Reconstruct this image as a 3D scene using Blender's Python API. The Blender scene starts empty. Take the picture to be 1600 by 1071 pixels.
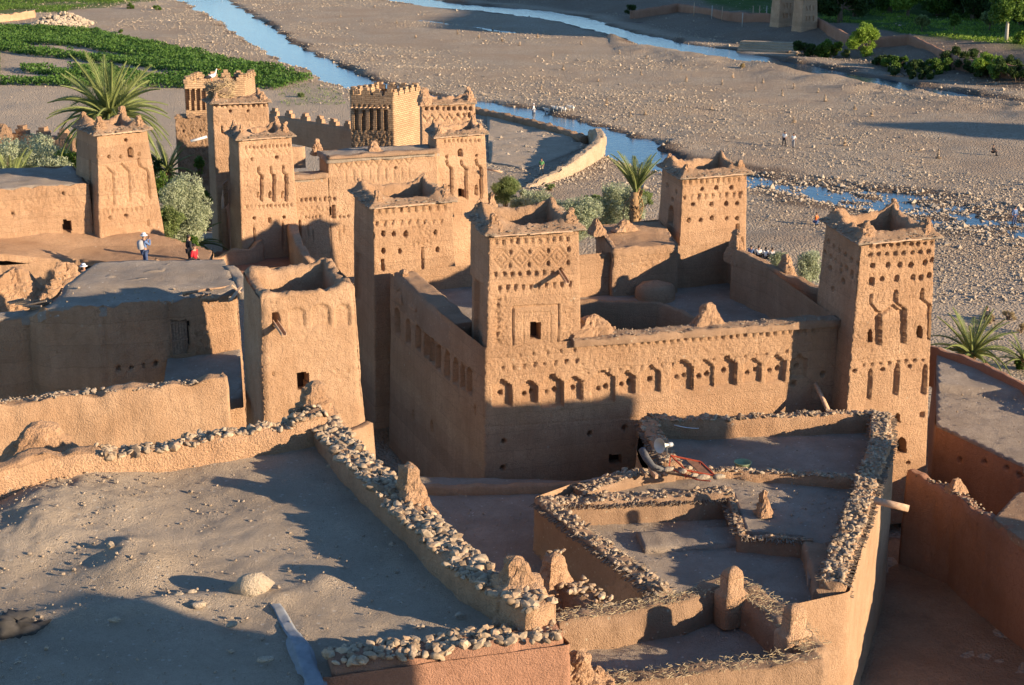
import bpy, math, random
import numpy as np
from mathutils import Vector, Matrix

rng = np.random.default_rng(7)
random.seed(7)
scene = bpy.context.scene
COL = scene.collection

# ---------------------------------------------------------------- camera, sky, sun, exposure
W, H, FPX = 1600, 1071, 2300.0            # photograph size and focal length in photograph pixels
PITCH = math.radians(17.04)               # camera looks down on the village
HC = 29.0                                 # camera height over the river
cam_d = bpy.data.cameras.new('camera')
cam_d.sensor_width = 36.0
cam_d.lens = 36.0 * FPX / W
cam_d.clip_start = 0.5
cam_d.clip_end = 12000
cam = bpy.data.objects.new('camera', cam_d)
cam.location = (0, 0, HC)
cam.rotation_euler = (math.pi / 2 - PITCH, 0, 0)
COL.objects.link(cam)
scene.camera = cam

SUN_EL = math.radians(13.2)
SUN_AZ = Vector((0.912, -0.410, 0)).normalized()      # horizontal direction towards the sun
world = bpy.data.worlds.new('World')
scene.world = world
world.use_nodes = True
wn = world.node_tree
wn.nodes.clear()
sky = wn.nodes.new('ShaderNodeTexSky')
sky.sky_type = 'NISHITA'
sky.sun_disc = False
sky.sun_elevation = SUN_EL
sky.sun_rotation = math.atan2(SUN_AZ.x, SUN_AZ.y)
sky.altitude = 1300
sky.air_density = 1.0
sky.dust_density = 0.0
sky.ozone_density = 3.5
bg = wn.nodes.new('ShaderNodeBackground')
bg.inputs['Strength'].default_value = 0.11
wo = wn.nodes.new('ShaderNodeOutputWorld')
wn.links.new(sky.outputs[0], bg.inputs['Color'])
wn.links.new(bg.outputs[0], wo.inputs['Surface'])

sun_d = bpy.data.lights.new('sun', 'SUN')
sun_d.energy = 5.0
sun_d.angle = math.radians(0.53)
sun_d.color = (1.0, 0.79, 0.55)
sun = bpy.data.objects.new('sun', sun_d)
to_sun = Vector((SUN_AZ.x * math.cos(SUN_EL), SUN_AZ.y * math.cos(SUN_EL), math.sin(SUN_EL)))
sun.rotation_euler = to_sun.to_track_quat('Z', 'Y').to_euler()
COL.objects.link(sun)

scene.view_settings.view_transform = 'Standard'
scene.view_settings.look = 'None'
scene.view_settings.gamma = 1.0
scene.view_settings.use_curve_mapping = False
scene.view_settings.exposure = 1.25

# ---------------------------------------------------------------- survey: sight lines to real positions
_c, _s = math.cos(PITCH), math.sin(PITCH)
def _ray(x, y):
    b = (H / 2 - y)
    return np.array((x - W / 2, FPX * _c + b * _s, -FPX * _s + b * _c))
def PY(x, y, Y):                          # point seen at (x, y) at distance Y
    r = _ray(x, y); t = Y / r[1]
    return np.array((r[0] * t, Y, HC + r[2] * t))
def PZ(x, y, z):                          # point seen at (x, y) at height z
    r = _ray(x, y); t = (z - HC) / r[2]
    return np.array((r[0] * t, r[1] * t, z))

# ---------------------------------------------------------------- noise
def vn(P):
    P = np.asarray(P, float)
    i = np.floor(P).astype(np.int64)
    f = P - i
    f = f * f * (3 - 2 * f)
    def h(a, b, c):
        n = ((i[..., 0] + a) * 73856093) ^ ((i[..., 1] + b) * 19349663) ^ ((i[..., 2] + c) * 83492791)
        n = n & 0xffffffff
        n = ((n ^ (n >> 15)) * 0x2c1b3c6d) & 0xffffffff
        n = ((n ^ (n >> 12)) * 0x297a2d39) & 0xffffffff
        n = n ^ (n >> 15)
        return (n & 0xffff) / 32767.5 - 1
    fx, fy, fz = f[..., 0], f[..., 1], f[..., 2]
    x00 = h(0,0,0) * (1-fx) + h(1,0,0) * fx
    x10 = h(0,1,0) * (1-fx) + h(1,1,0) * fx
    x01 = h(0,0,1) * (1-fx) + h(1,0,1) * fx
    x11 = h(0,1,1) * (1-fx) + h(1,1,1) * fx
    return (x00 * (1-fy) + x10 * fy) * (1-fz) + (x01 * (1-fy) + x11 * fy) * fz
def fbm(P, octv=3, lac=2.1, g=0.5):
    P = np.asarray(P, float)
    s = np.zeros(P.shape[:-1]); a = 1.0
    for k in range(octv):
        s += a * vn(P + 17.3 * k); P = P * lac; a *= g
    return s
def sstep(a, b, x):
    t = np.clip((x - a) / (b - a), 0, 1)
    return t * t * (3 - 2 * t)
def fbm2(X, Y, sc, octv=3, z=0.0):
    return fbm(np.stack([X * sc, Y * sc, np.zeros_like(X) + z], -1), octv)

# ---------------------------------------------------------------- mesh and object helpers
def mesh(name, V, Q=None, T=None, mat=None, smooth=True, mats=None, midx=None):
    me = bpy.data.meshes.new(name)
    V = np.asarray(V, np.float32).reshape(-1, 3)
    Q = np.zeros((0, 4), np.int32) if Q is None or len(Q) == 0 else np.asarray(Q, np.int32).reshape(-1, 4)
    T = np.zeros((0, 3), np.int32) if T is None or len(T) == 0 else np.asarray(T, np.int32).reshape(-1, 3)
    me.vertices.add(len(V)); me.vertices.foreach_set('co', V.ravel())
    nl = Q.size + T.size
    me.loops.add(nl)
    me.loops.foreach_set('vertex_index', np.concatenate([Q.ravel(), T.ravel()]).astype(np.int32))
    npoly = len(Q) + len(T)
    me.polygons.add(npoly)
    ls = np.concatenate([np.arange(len(Q)) * 4, Q.size + np.arange(len(T)) * 3]).astype(np.int32)
    lt = np.concatenate([np.full(len(Q), 4), np.full(len(T), 3)]).astype(np.int32)
    me.polygons.foreach_set('loop_start', ls)
    me.polygons.foreach_set('loop_total', lt)
    me.polygons.foreach_set('use_smooth', np.full(npoly, bool(smooth)))
    if midx is not None:
        me.polygons.foreach_set('material_index', np.asarray(midx, np.int32))
    me.update(calc_edges=True)
    me.validate()
    for m in (mats or ([mat] if mat else [])):
        me.materials.append(m)
    return me
def link(name, data, parent=None, label=None, cat=None, group=None, kind=None, loc=None):
    o = bpy.data.objects.new(name, data)
    COL.objects.link(o)
    if parent is not None:
        o.parent = parent
    if loc is not None:
        o.location = loc
    tag(o, label, cat, group, kind)
    return o
def tag(o, label=None, cat=None, group=None, kind=None):
    if label: o['label'] = label
    if cat: o['category'] = cat
    if group: o['group'] = group
    if kind: o['kind'] = kind
    return o
def thing(name, label, cat, loc=(0, 0, 0), group=None, rz=0.0):
    o = link(name, None, None, label, cat, group, None, loc)
    o.rotation_euler = (0, 0, rz)
    o.empty_display_size = 0.3
    return o
# a thing's parts are modelled in world coordinates and then hung under the thing's base point
def part(parent, name, V, Q=None, T=None, mat=None, smooth=True, kind=None, label=None, mats=None, midx=None):
    V = np.asarray(V, float).reshape(-1, 3)
    b = base_of(parent)
    return link(name, mesh(name, V - b, Q, T, mat, smooth, mats, midx), parent, label, None, None, kind)
def base_of(o):
    b = np.zeros(3)
    while o is not None:
        b = b + np.array(o.location); o = o.parent
    return b
def grid_quads(nr, nc, wrap=False):
    r = np.arange(nr - 1)[:, None]
    c = np.arange(nc if wrap else nc - 1)[None, :]
    a = r * nc + c
    b = r * nc + (c + 1) % nc
    return np.stack([a, b, b + nc, a + nc], -1).reshape(-1, 4)
class MB:                                 # collects simple shapes for one mesh
    def __init__(s): s.V = []; s.Q = []; s.T = []; s.n = 0; s.mq = []; s.mt = []
    def add(s, V, Q=None, T=None, m=0):
        V = np.asarray(V, float).reshape(-1, 3)
        if Q is not None and len(Q):
            s.Q.append(np.asarray(Q) + s.n); s.mq += [m] * len(Q)
        if T is not None and len(T):
            s.T.append(np.asarray(T) + s.n); s.mt += [m] * len(T)
        s.V.append(V); s.n += len(V)
        return s
    def box(s, c, sx, sy, sz, R=None, jit=0.0, m=0):
        v = np.array([(x, y, z) for z in (-.5, .5) for y in (-.5, .5) for x in (-.5, .5)]) * (sx, sy, sz)
        if jit: v = v + rng.normal(0, jit, v.shape)
        if R is not None: v = v @ np.asarray(R).T
        return s.add(v + np.asarray(c), [(0,2,3,1),(4,5,7,6),(0,1,5,4),(2,6,7,3),(0,4,6,2),(1,3,7,5)], m=m)
    def bar(s, a, b, w, h=None, m=0, up=(0, 0, 1)):
        a, b = np.asarray(a, float), np.asarray(b, float)
        d = b - a; L = np.linalg.norm(d); d = d / L
        u = np.asarray(up, float)
        if abs(d @ u) > .97: u = np.array((1., 0, 0))
        x = np.cross(d, u); x /= np.linalg.norm(x); z = np.cross(x, d)
        return s.box((a + b) / 2, w, L, h or w, np.stack([x, d, z], 1), m=m)
    def tube(s, pts, rad, n=8, m=0, cap=True):
        pts = np.asarray(pts, float)
        rad = np.full(len(pts), rad) if np.isscalar(rad) else np.asarray(rad, float)
        tg = np.gradient(pts, axis=0)
        tg /= np.linalg.norm(tg, axis=1)[:, None] + 1e-9
        up = np.array((0, 0, 1.)) if abs(tg[0][2]) < .9 else np.array((1., 0, 0))
        V = []
        for p, t, r in zip(pts, tg, rad):
            x = np.cross(up, t); x /= np.linalg.norm(x) + 1e-9; y = np.cross(t, x)
            an = np.arange(n) * 2 * math.pi / n
            V.append(p + r * (np.cos(an)[:, None] * x + np.sin(an)[:, None] * y))
        V = np.concatenate(V)
        Q = grid_quads(len(pts), n, True)
        T = []
        if cap:
            V = np.concatenate([V, pts[:1], pts[-1:]])
            k = len(pts) * n
            T = [(k, (i + 1) % n, i) for i in range(n)] + [(k + 1, k - n + i, k - n + (i + 1) % n) for i in range(n)]
        return s.add(V, Q, T, m)
    def lathe(s, c, prof, n=12, m=0, R=None):
        an = np.arange(n) * 2 * math.pi / n
        V = np.concatenate([np.stack([r * np.cos(an), r * np.sin(an), np.full(n, z)], 1) for r, z in prof])
        if R is not None: V = V @ np.asarray(R).T
        return s.add(V + np.asarray(c), grid_quads(len(prof), n, True), m=m)
    def arrays(s):
        return (np.concatenate(s.V), np.concatenate(s.Q) if s.Q else None, np.concatenate(s.T) if s.T else None)
    def build(s, parent, name, mat=None, smooth=False, kind=None, label=None, mats=None):
        V, Q, T = s.arrays()
        return part(parent, name, V, Q, T, mat, smooth, kind, label, mats, (s.mq + s.mt) if mats else None)

# ---------------------------------------------------------------- materials
def nd(nt, t, **kw):
    n = nt.nodes.new(t)
    for k, v in kw.items():
        if k in n.inputs.keys(): n.inputs[k].default_value = v
        else: setattr(n, k, v)
    return n
def ramp(nt, fac, stops):
    r = nt.nodes.new('ShaderNodeValToRGB')
    e = r.color_ramp.elements
    while len(e) < len(stops): e.new(0.5)
    for el, (p, c) in zip(e, stops):
        el.position = p; el.color = (*c, 1)
    nt.links.new(fac, r.inputs[0])
    return r.outputs[0]
def mixc(nt, fac, a, b, mode='MIX'):
    m = nt.nodes.new('ShaderNodeMix'); m.data_type = 'RGBA'; m.blend_type = mode
    for sock, v in ((m.inputs[0], fac), (m.inputs[6], a), (m.inputs[7], b)):
        if hasattr(v, 'node'): nt.links.new(v, sock)
        elif isinstance(v, (int, float)): sock.default_value = v
        else: sock.default_value = (*v, 1)
    return m.outputs[2]
def earth(name, c1, c2, c3=None, scale=1.0, bump=0.5, fine=30.0, rough=0.95, speck=None, speck_amt=0.0, streak=0.0, bdist=0.03, crack=0.0, lift=0.0):
    """dry earth: two-tone large patches, small grit, optional pale specks, fine relief"""
    m = bpy.data.materials.new(name); m.use_nodes = True
    nt = m.node_tree; b = nt.nodes['Principled BSDF']
    b.inputs['Roughness'].default_value = rough
    b.inputs['Specular IOR Level'].default_value = 0.15
    tc = nd(nt, 'ShaderNodeTexCoord')
    geo = nd(nt, 'ShaderNodeNewGeometry')
    pos = geo.outputs['Position']
    n1 = nd(nt, 'ShaderNodeTexNoise', Scale=0.45 * scale, Detail=6.0, Roughness=0.62)
    n2 = nd(nt, 'ShaderNodeTexNoise', Scale=fine * 0.25, Detail=5.0, Roughness=0.7)
    n3 = nd(nt, 'ShaderNodeTexNoise', Scale=fine, Detail=3.0, Roughness=0.7)
    for n in (n1, n2, n3): nt.links.new(pos, n.inputs['Vector'])
    col = ramp(nt, n1.outputs[0], [(0.33, c1), (0.66, c2)])
    d = tuple(x * 0.72 for x in (c3 or c1))
    col = mixc(nt, ramp(nt, n2.outputs[0], [(0.50, (0, 0, 0)), (0.78, (0.55,) * 3)]), col, d)
    col = mixc(nt, 1.0, col, ramp(nt, n3.outputs[0], [(0.25, (0.78,) * 3), (0.75, (1.18,) * 3)]), 'MULTIPLY')
    if streak:
        mp = nd(nt, 'ShaderNodeMapping'); mp.inputs['Scale'].default_value = (2.6, 2.6, 0.28)
        nt.links.new(pos, mp.inputs[0])
        n4 = nd(nt, 'ShaderNodeTexNoise', Scale=1.0, Detail=4.0, Roughness=0.6)
        nt.links.new(mp.outputs[0], n4.inputs['Vector'])
        col = mixc(nt, ramp(nt, n4.outputs[0], [(0.45, (0, 0, 0)), (0.75, (streak,) * 3)]), col, tuple(x * 0.68 for x in c1))
    if lift:                              # faint horizontal lifts of the rammed earth
        sx_ = nd(nt, 'ShaderNodeSeparateXYZ'); nt.links.new(pos, sx_.inputs[0])
        ma = nd(nt, 'ShaderNodeMath', operation='MULTIPLY_ADD'); ma.inputs[1].default_value = .35; nt.links.new(n1.outputs[0], ma.inputs[0]); nt.links.new(sx_.outputs[2], ma.inputs[2])
        md = nd(nt, 'ShaderNodeMath', operation='FRACT'); ml = nd(nt, 'ShaderNodeMath', operation='MULTIPLY'); ml.inputs[1].default_value = 1.18
        nt.links.new(ma.outputs[0], ml.inputs[0]); nt.links.new(ml.outputs[0], md.inputs[0])
        lf = ramp(nt, md.outputs[0], [(0.0, (lift,) * 3), (.05, (0, 0, 0))])
        fl_ = nd(nt, 'ShaderNodeMath', operation='FLOOR'); nt.links.new(ml.outputs[0], fl_.inputs[0])
        wn_ = nd(nt, 'ShaderNodeTexWhiteNoise', noise_dimensions='1D'); nt.links.new(fl_.outputs[0], wn_.inputs['W'])
        col = mixc(nt, 1.0, col, ramp(nt, wn_.outputs['Value'], [(0, (.90, .89, .88)), (1, (1.07, 1.06, 1.05))]), 'MULTIPLY')
        col = mixc(nt, lf, col, tuple(x * .55 for x in c1))
    if crack:                             # drying cracks
        nw_ = nd(nt, 'ShaderNodeTexNoise', Scale=1.5, Detail=3.0); nt.links.new(pos, nw_.inputs['Vector'])
        mv = nd(nt, 'ShaderNodeVectorMath', operation='MULTIPLY_ADD'); mv.inputs[1].default_value = (.7, .7, .7)
        nt.links.new(nw_.outputs['Color'], mv.inputs[0]); nt.links.new(pos, mv.inputs[2])
        vc = nd(nt, 'ShaderNodeTexVoronoi', Scale=1.7, feature='DISTANCE_TO_EDGE'); nt.links.new(mv.outputs[0], vc.inputs['Vector'])
        cr_ = ramp(nt, vc.outputs['Distance'], [(0.0, (crack,) * 3), (0.022, (0, 0, 0))])
        pm = ramp(nt, n1.outputs[0], [(.45, (0, 0, 0)), (.6, (1, 1, 1))])
        col = mixc(nt, mixc(nt, 1.0, cr_, pm, 'MULTIPLY'), col, tuple(x * .4 for x in c1))
    if speck:
        vo = nd(nt, 'ShaderNodeTexVoronoi', Scale=fine * 0.22)
        nt.links.new(pos, vo.inputs['Vector'])
        wv = nd(nt, 'ShaderNodeTexWhiteNoise')
        nt.links.new(vo.outputs['Color'], wv.inputs['Vector'])
        f1 = ramp(nt, vo.outputs['Distance'], [(0.20, (1, 1, 1)), (0.30, (0, 0, 0))])
        f2 = ramp(nt, wv.outputs['Value'], [(1 - speck_amt - 0.02, (0, 0, 0)), (1 - speck_amt + 0.02, (1, 1, 1))])
        col = mixc(nt, mixc(nt, 1.0, f1, f2, 'MULTIPLY'), col, speck)
    nt.links.new(col, b.inputs['Base Color'])
    bp = nd(nt, 'ShaderNodeBump', Strength=bump, Distance=bdist)
    ad = nd(nt, 'ShaderNodeMath', operation='ADD')
    nt.links.new(n2.outputs[0], ad.inputs[0]); nt.links.new(n3.outputs[0], ad.inputs[1])
    nt.links.new(ad.outputs[0], bp.inputs['Height'])
    nt.links.new(bp.outputs[0], b.inputs['Normal'])
    return m
def plain(name, col, rough=0.7, var=0.15, sc=6.0, metal=0.0, spec=0.3, objvar=False, bump=0.0):
    m = bpy.data.materials.new(name); m.use_nodes = True
    nt = m.node_tree; b = nt.nodes['Principled BSDF']
    b.inputs['Roughness'].default_value = rough
    b.inputs['Metallic'].default_value = metal
    b.inputs['Specular IOR Level'].default_value = spec
    geo = nd(nt, 'ShaderNodeNewGeometry')
    n = nd(nt, 'ShaderNodeTexNoise', Scale=sc, Detail=4.0)
    nt.links.new(geo.outputs['Position'], n.inputs['Vector'])
    c = ramp(nt, n.outputs[0], [(0.3, tuple(x * (1 - var) for x in col)), (0.7, tuple(min(1, x * (1 + var)) for x in col))])
    if objvar:
        oi = nd(nt, 'ShaderNodeObjectInfo')
        c = mixc(nt, 1.0, c, ramp(nt, oi.outputs['Random'], [(0.0, (0.55, 0.5, 0.47)), (0.3, (.85, .8, .75)), (0.6, (1, 1, 1)), (0.85, (1.05, .92, .82)), (1.0, (1.3, 1.28, 1.25))]), 'MULTIPLY')
    nt.links.new(c, b.inputs['Base Color'])
    if bump:
        bp = nd(nt, 'ShaderNodeBump', Strength=bump, Distance=0.02)
        nt.links.new(n.outputs[0], bp.inputs['Height']); nt.links.new(bp.outputs[0], b.inputs['Normal'])
    return m
def leafmat(name, c1, c2, trans=0.35):
    m = bpy.data.materials.new(name); m.use_nodes = True
    nt = m.node_tree; b = nt.nodes['Principled BSDF']
    b.inputs['Roughness'].default_value = 0.6
    b.inputs['Specular IOR Level'].default_value = 0.25
    geo = nd(nt, 'ShaderNodeNewGeometry')
    rp = ramp(nt, geo.outputs['Random Per Island'], [(0.0, c1), (1.0, c2)])
    n = nd(nt, 'ShaderNodeTexNoise', Scale=0.9, Detail=2.0)
    nt.links.new(geo.outputs['Position'], n.inputs['Vector'])
    c = mixc(nt, 1.0, rp, ramp(nt, n.outputs[0], [(0.3, (0.75,) * 3), (0.7, (1.2,) * 3)]), 'MULTIPLY')
    nt.links.new(c, b.inputs['Base Color'])
    tr = nd(nt, 'ShaderNodeBsdfTranslucent')
    nt.links.new(c, tr.inputs['Color'])
    mx = nd(nt, 'ShaderNodeMixShader'); mx.inputs[0].default_value = trans
    nt.links.new(b.outputs[0], mx.inputs[1]); nt.links.new(tr.outputs[0], mx.inputs[2])
    nt.links.new(mx.outputs[0], nt.nodes['Material Output'].inputs['Surface'])
    return m

M = {}
M['clay'] = earth('clay_plaster', (.42, .25, .143), (.545, .348, .212), lift=.45, bump=.9, streak=.35, bdist=.11, fine=20, crack=.5, speck=(.52, .40, .28), speck_amt=.02)
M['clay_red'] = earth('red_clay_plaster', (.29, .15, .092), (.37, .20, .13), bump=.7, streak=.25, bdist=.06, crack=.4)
M['clay_far'] = earth('clay_far', (.41, .25, .147), (.53, .345, .216), lift=.4, bump=.9, fine=14, streak=.25, bdist=.09, crack=.3)
M["clay_pale"] = earth("pale_clay_plaster", (.31, .188, .108), (.40, .258, .158), bump=.8, fine=20, scale=1.6, crack=.5, bdist=.05)
M['mudroof'] = earth('trodden_mud_roof', (.29, .23, .175), (.42, .34, .265), bump=.9, fine=30, speck=(.55, .48, .40), speck_amt=.07, bdist=.07, crack=.35, scale=1.5)
M['mudtop'] = earth('straw_mud', (.29, .185, .115), (.40, .26, .165), bump=1.0, fine=30, speck=(.45, .35, .24), speck_amt=.15, bdist=.05)
M['rubble'] = earth('rubble_stone_wall', (.26, .16, .095), (.36, .23, .14), bump=1.0, fine=9, bdist=.12)
M['sand'] = earth('riverbed', (.33, .265, .21), (.40, .32, .255), c3=(.27, .21, .165), scale=.12, bump=1.0, fine=9, speck=(.50, .45, .39), speck_amt=.35, bdist=.10)
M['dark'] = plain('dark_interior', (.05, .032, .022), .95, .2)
M['wood'] = plain('weathered_wood', (.25, .16, .10), .85, .35, 14, bump=.4)
M['pole'] = plain('debarked_pole', (.46, .30, .19), .8, .25, 9, bump=.3)
M['greywood'] = plain('grey_plank', (.12, .115, .11), .9, .3, 12, bump=.3)
M['stone'] = plain('cobble', (.34, .265, .185), .95, .3, 11, objvar=True, bump=.6, spec=.1)
M['stonestuff'] = earth('small_stones', (.24, .18, .125), (.40, .315, .225), scale=12, bump=.6, fine=14)
M['reed'] = plain('dry_reeds', (.21, .16, .115), .9, .45, 22, bump=.3)
M['cement'] = plain('grey_cement', (.21, .22, .23), .85, .15, 6, bump=.5)
M['lime'] = plain('lime_splash', (.66, .64, .60), .9, .1, 8)

# ---------------------------------------------------------------- walls with relief
class Frame:                              # plane of one wall side: u runs right along the top, v down the face
    def __init__(s, TL, TR, BL):
        s.o = np.asarray(TL, float)
        s.u = np.asarray(TR, float) - s.o; s.L = np.linalg.norm(s.u); s.u /= s.L
        d = np.asarray(BL, float) - s.o
        n = np.cross(d, s.u); s.n = n / np.linalg.norm(n)        # outward
        s.v = np.cross(s.u, s.n); s.v /= np.linalg.norm(s.v)
        if s.v[2] > 0: s.v = -s.v
    def uv(s, x, y):                      # where the sight line through (x, y) meets the wall
        r = _ray(x, y); C = np.array((0, 0, HC))
        t = ((s.o - C) @ s.n) / (r @ s.n)
        p = C + r * t - s.o
        return np.array((p @ s.u, p @ s.v))
    def coords(s, P):
        d = P - s.o
        return d @ s.u, d @ s.v
SOFT = 0.022
def inpoly(U, V, poly):
    r = np.zeros(U.shape, bool); n = len(poly)
    for i in range(n):
        x0, y0 = poly[i]; x1, y1 = poly[(i + 1) % n]
        if y0 == y1: continue
        c = ((V < y0) != (V < y1)) & (U < (x1 - x0) * (V - y0) / (y1 - y0) + x0)
        r ^= c
    return r
def shape_mask(kind, U, V, c, w, h, e):
    x = (U - c[0]) / (w / 2); y = (V - c[1]) / (h / 2)
    if kind == 'h': d = np.sqrt(x * x + y * y)
    elif kind == 'r': d = np.maximum(abs(x), abs(y))
    elif kind == 't': d = np.maximum(abs(y), abs(x) + (y + 1) * .45)     # point down
    elif kind == 'd': d = abs(x) + abs(y)
    elif kind == 'a':                                                   # round-headed
        d = np.where(y < -.4, np.sqrt(x * x + ((y + .4) / .6) ** 2), np.maximum(abs(x), abs(y)))
    elif kind == 's':                                                   # stepped head
        lim = np.where(y > -.55, 1.0, np.where(y > -.70, .72, np.where(y > -.85, .46, .22)))
        d = np.maximum(abs(x) / lim, abs(y))
    k = e / (min(w, h) / 2)
    return sstep(1 + k * .5, 1 - k * .5, d)
def relief(fr, deco, U, V):
    D = np.zeros(U.shape)
    for q in deco:
        k = q[0]
        if k == 'row':                    # row kind x1 y1 x2 y2 n w h depth (pixels of the survey picture)
            _, kind, x1, y1, x2, y2, n, w, h, dep = q
            for i in range(n):
                t = i / max(1, n - 1)
                xx, yy = x1 + (x2 - x1) * t, y1 + (y2 - y1) * t
                c = fr.uv(xx, yy); mu = abs(fr.uv(xx + 1, yy)[0] - c[0]); mv = abs(fr.uv(xx, yy + 1)[1] - c[1])
                jw = 1 + rng.normal(0, .10); jd = 1 + rng.normal(0, .15)
                c = c + rng.normal(0, .012, 2)
                W_, H_ = w * mu * jw, h * mv * jw
                sel = (abs(U - c[0]) < W_) & (abs(V - c[1]) < H_)
                if sel.any():
                    D[sel] = np.maximum(D[sel], dep * jd * shape_mask(kind, U[sel], V[sel], c, W_, H_, SOFT))
        elif k == 'pts':                  # holes at listed places
            _, kind, w, h, dep, pl = q
            for xx, yy in pl:
                D = np.maximum(D, relief(fr, [('row', kind, xx, yy, xx, yy, 1, w, h, dep)], U, V))
        elif k == 'line':                 # groove along a path (negative depth: a raised rib)
            _, pl, wpx, dep = q
            pp = [fr.uv(*p) for p in pl]
            mu = abs(fr.uv(pl[0][0] + 1, pl[0][1])[0] - pp[0][0]); w = wpx * mu
            for a, b in zip(pp[:-1], pp[1:]):
                d = b - a; L2 = d @ d + 1e-9
                t = np.clip(((U - a[0]) * d[0] + (V - a[1]) * d[1]) / L2, 0, 1)
                dist = np.hypot(U - a[0] - t * d[0], V - a[1] - t * d[1])
                m = sstep(w * .5 + SOFT * .6, w * .5 - SOFT * .4, dist)
                D = np.where(abs(dep * m) > abs(D), dep * m, D)
        elif k == 'poly':
            _, pl, dep = q
            m = inpoly(U, V, [fr.uv(*p) for p in pl])
            D = np.where(m, np.maximum(D, dep), D)
        elif k == 'zig':                  # zigzag groove
            _, x1, y1, x2, y2, n, amp, wpx, dep = q
            pl = [(x1 + (x2 - x1) * i / n, y1 + (y2 - y1) * i / n + (amp if i % 2 else -amp)) for i in range(n + 1)]
            D2 = relief(fr, [('line', pl, wpx, dep)], U, V)
            D = np.where(abs(D2) > abs(D), D2, D)
        elif k == 'lozenge':              # nested carved lozenges
            _, x1, y1, x2, y2, n, w, h, dep = q
            for i in range(n):
                t = i / max(1, n - 1); cx, cy = x1 + (x2 - x1) * t, y1 + (y2 - y1) * t
                for f in (1.0, .5):
                    a, b = w * f / 2, h * f / 2
                    D2 = relief(fr, [('line', [(cx - a, cy), (cx, cy - b), (cx + a, cy), (cx, cy + b), (cx - a, cy)], 2.2, dep)], U, V)
                    D = np.where(abs(D2) > abs(D), D2, D)
        elif k == 'pit':                  # eroded zone: x0 y0 x1 y1 depth
            _, x0, y0, x1, y1, dep = q
            a, b = fr.uv(x0, y0), fr.uv(x1, y1)
            e = sstep(-.05, .12, np.minimum(np.minimum(U - a[0], b[0] - U), np.minimum(V - a[1], b[1] - V)))
            n = .55 * np.clip(vn(np.stack([U * 11, V * 11, U * 0 + 3], -1)), 0, 1) + .75 * np.clip(vn(np.stack([U * 19, V * 19, U * 0 + 8], -1)) - .1, 0, 1)
            D = np.maximum(D, dep * n * e)
    return D
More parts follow.
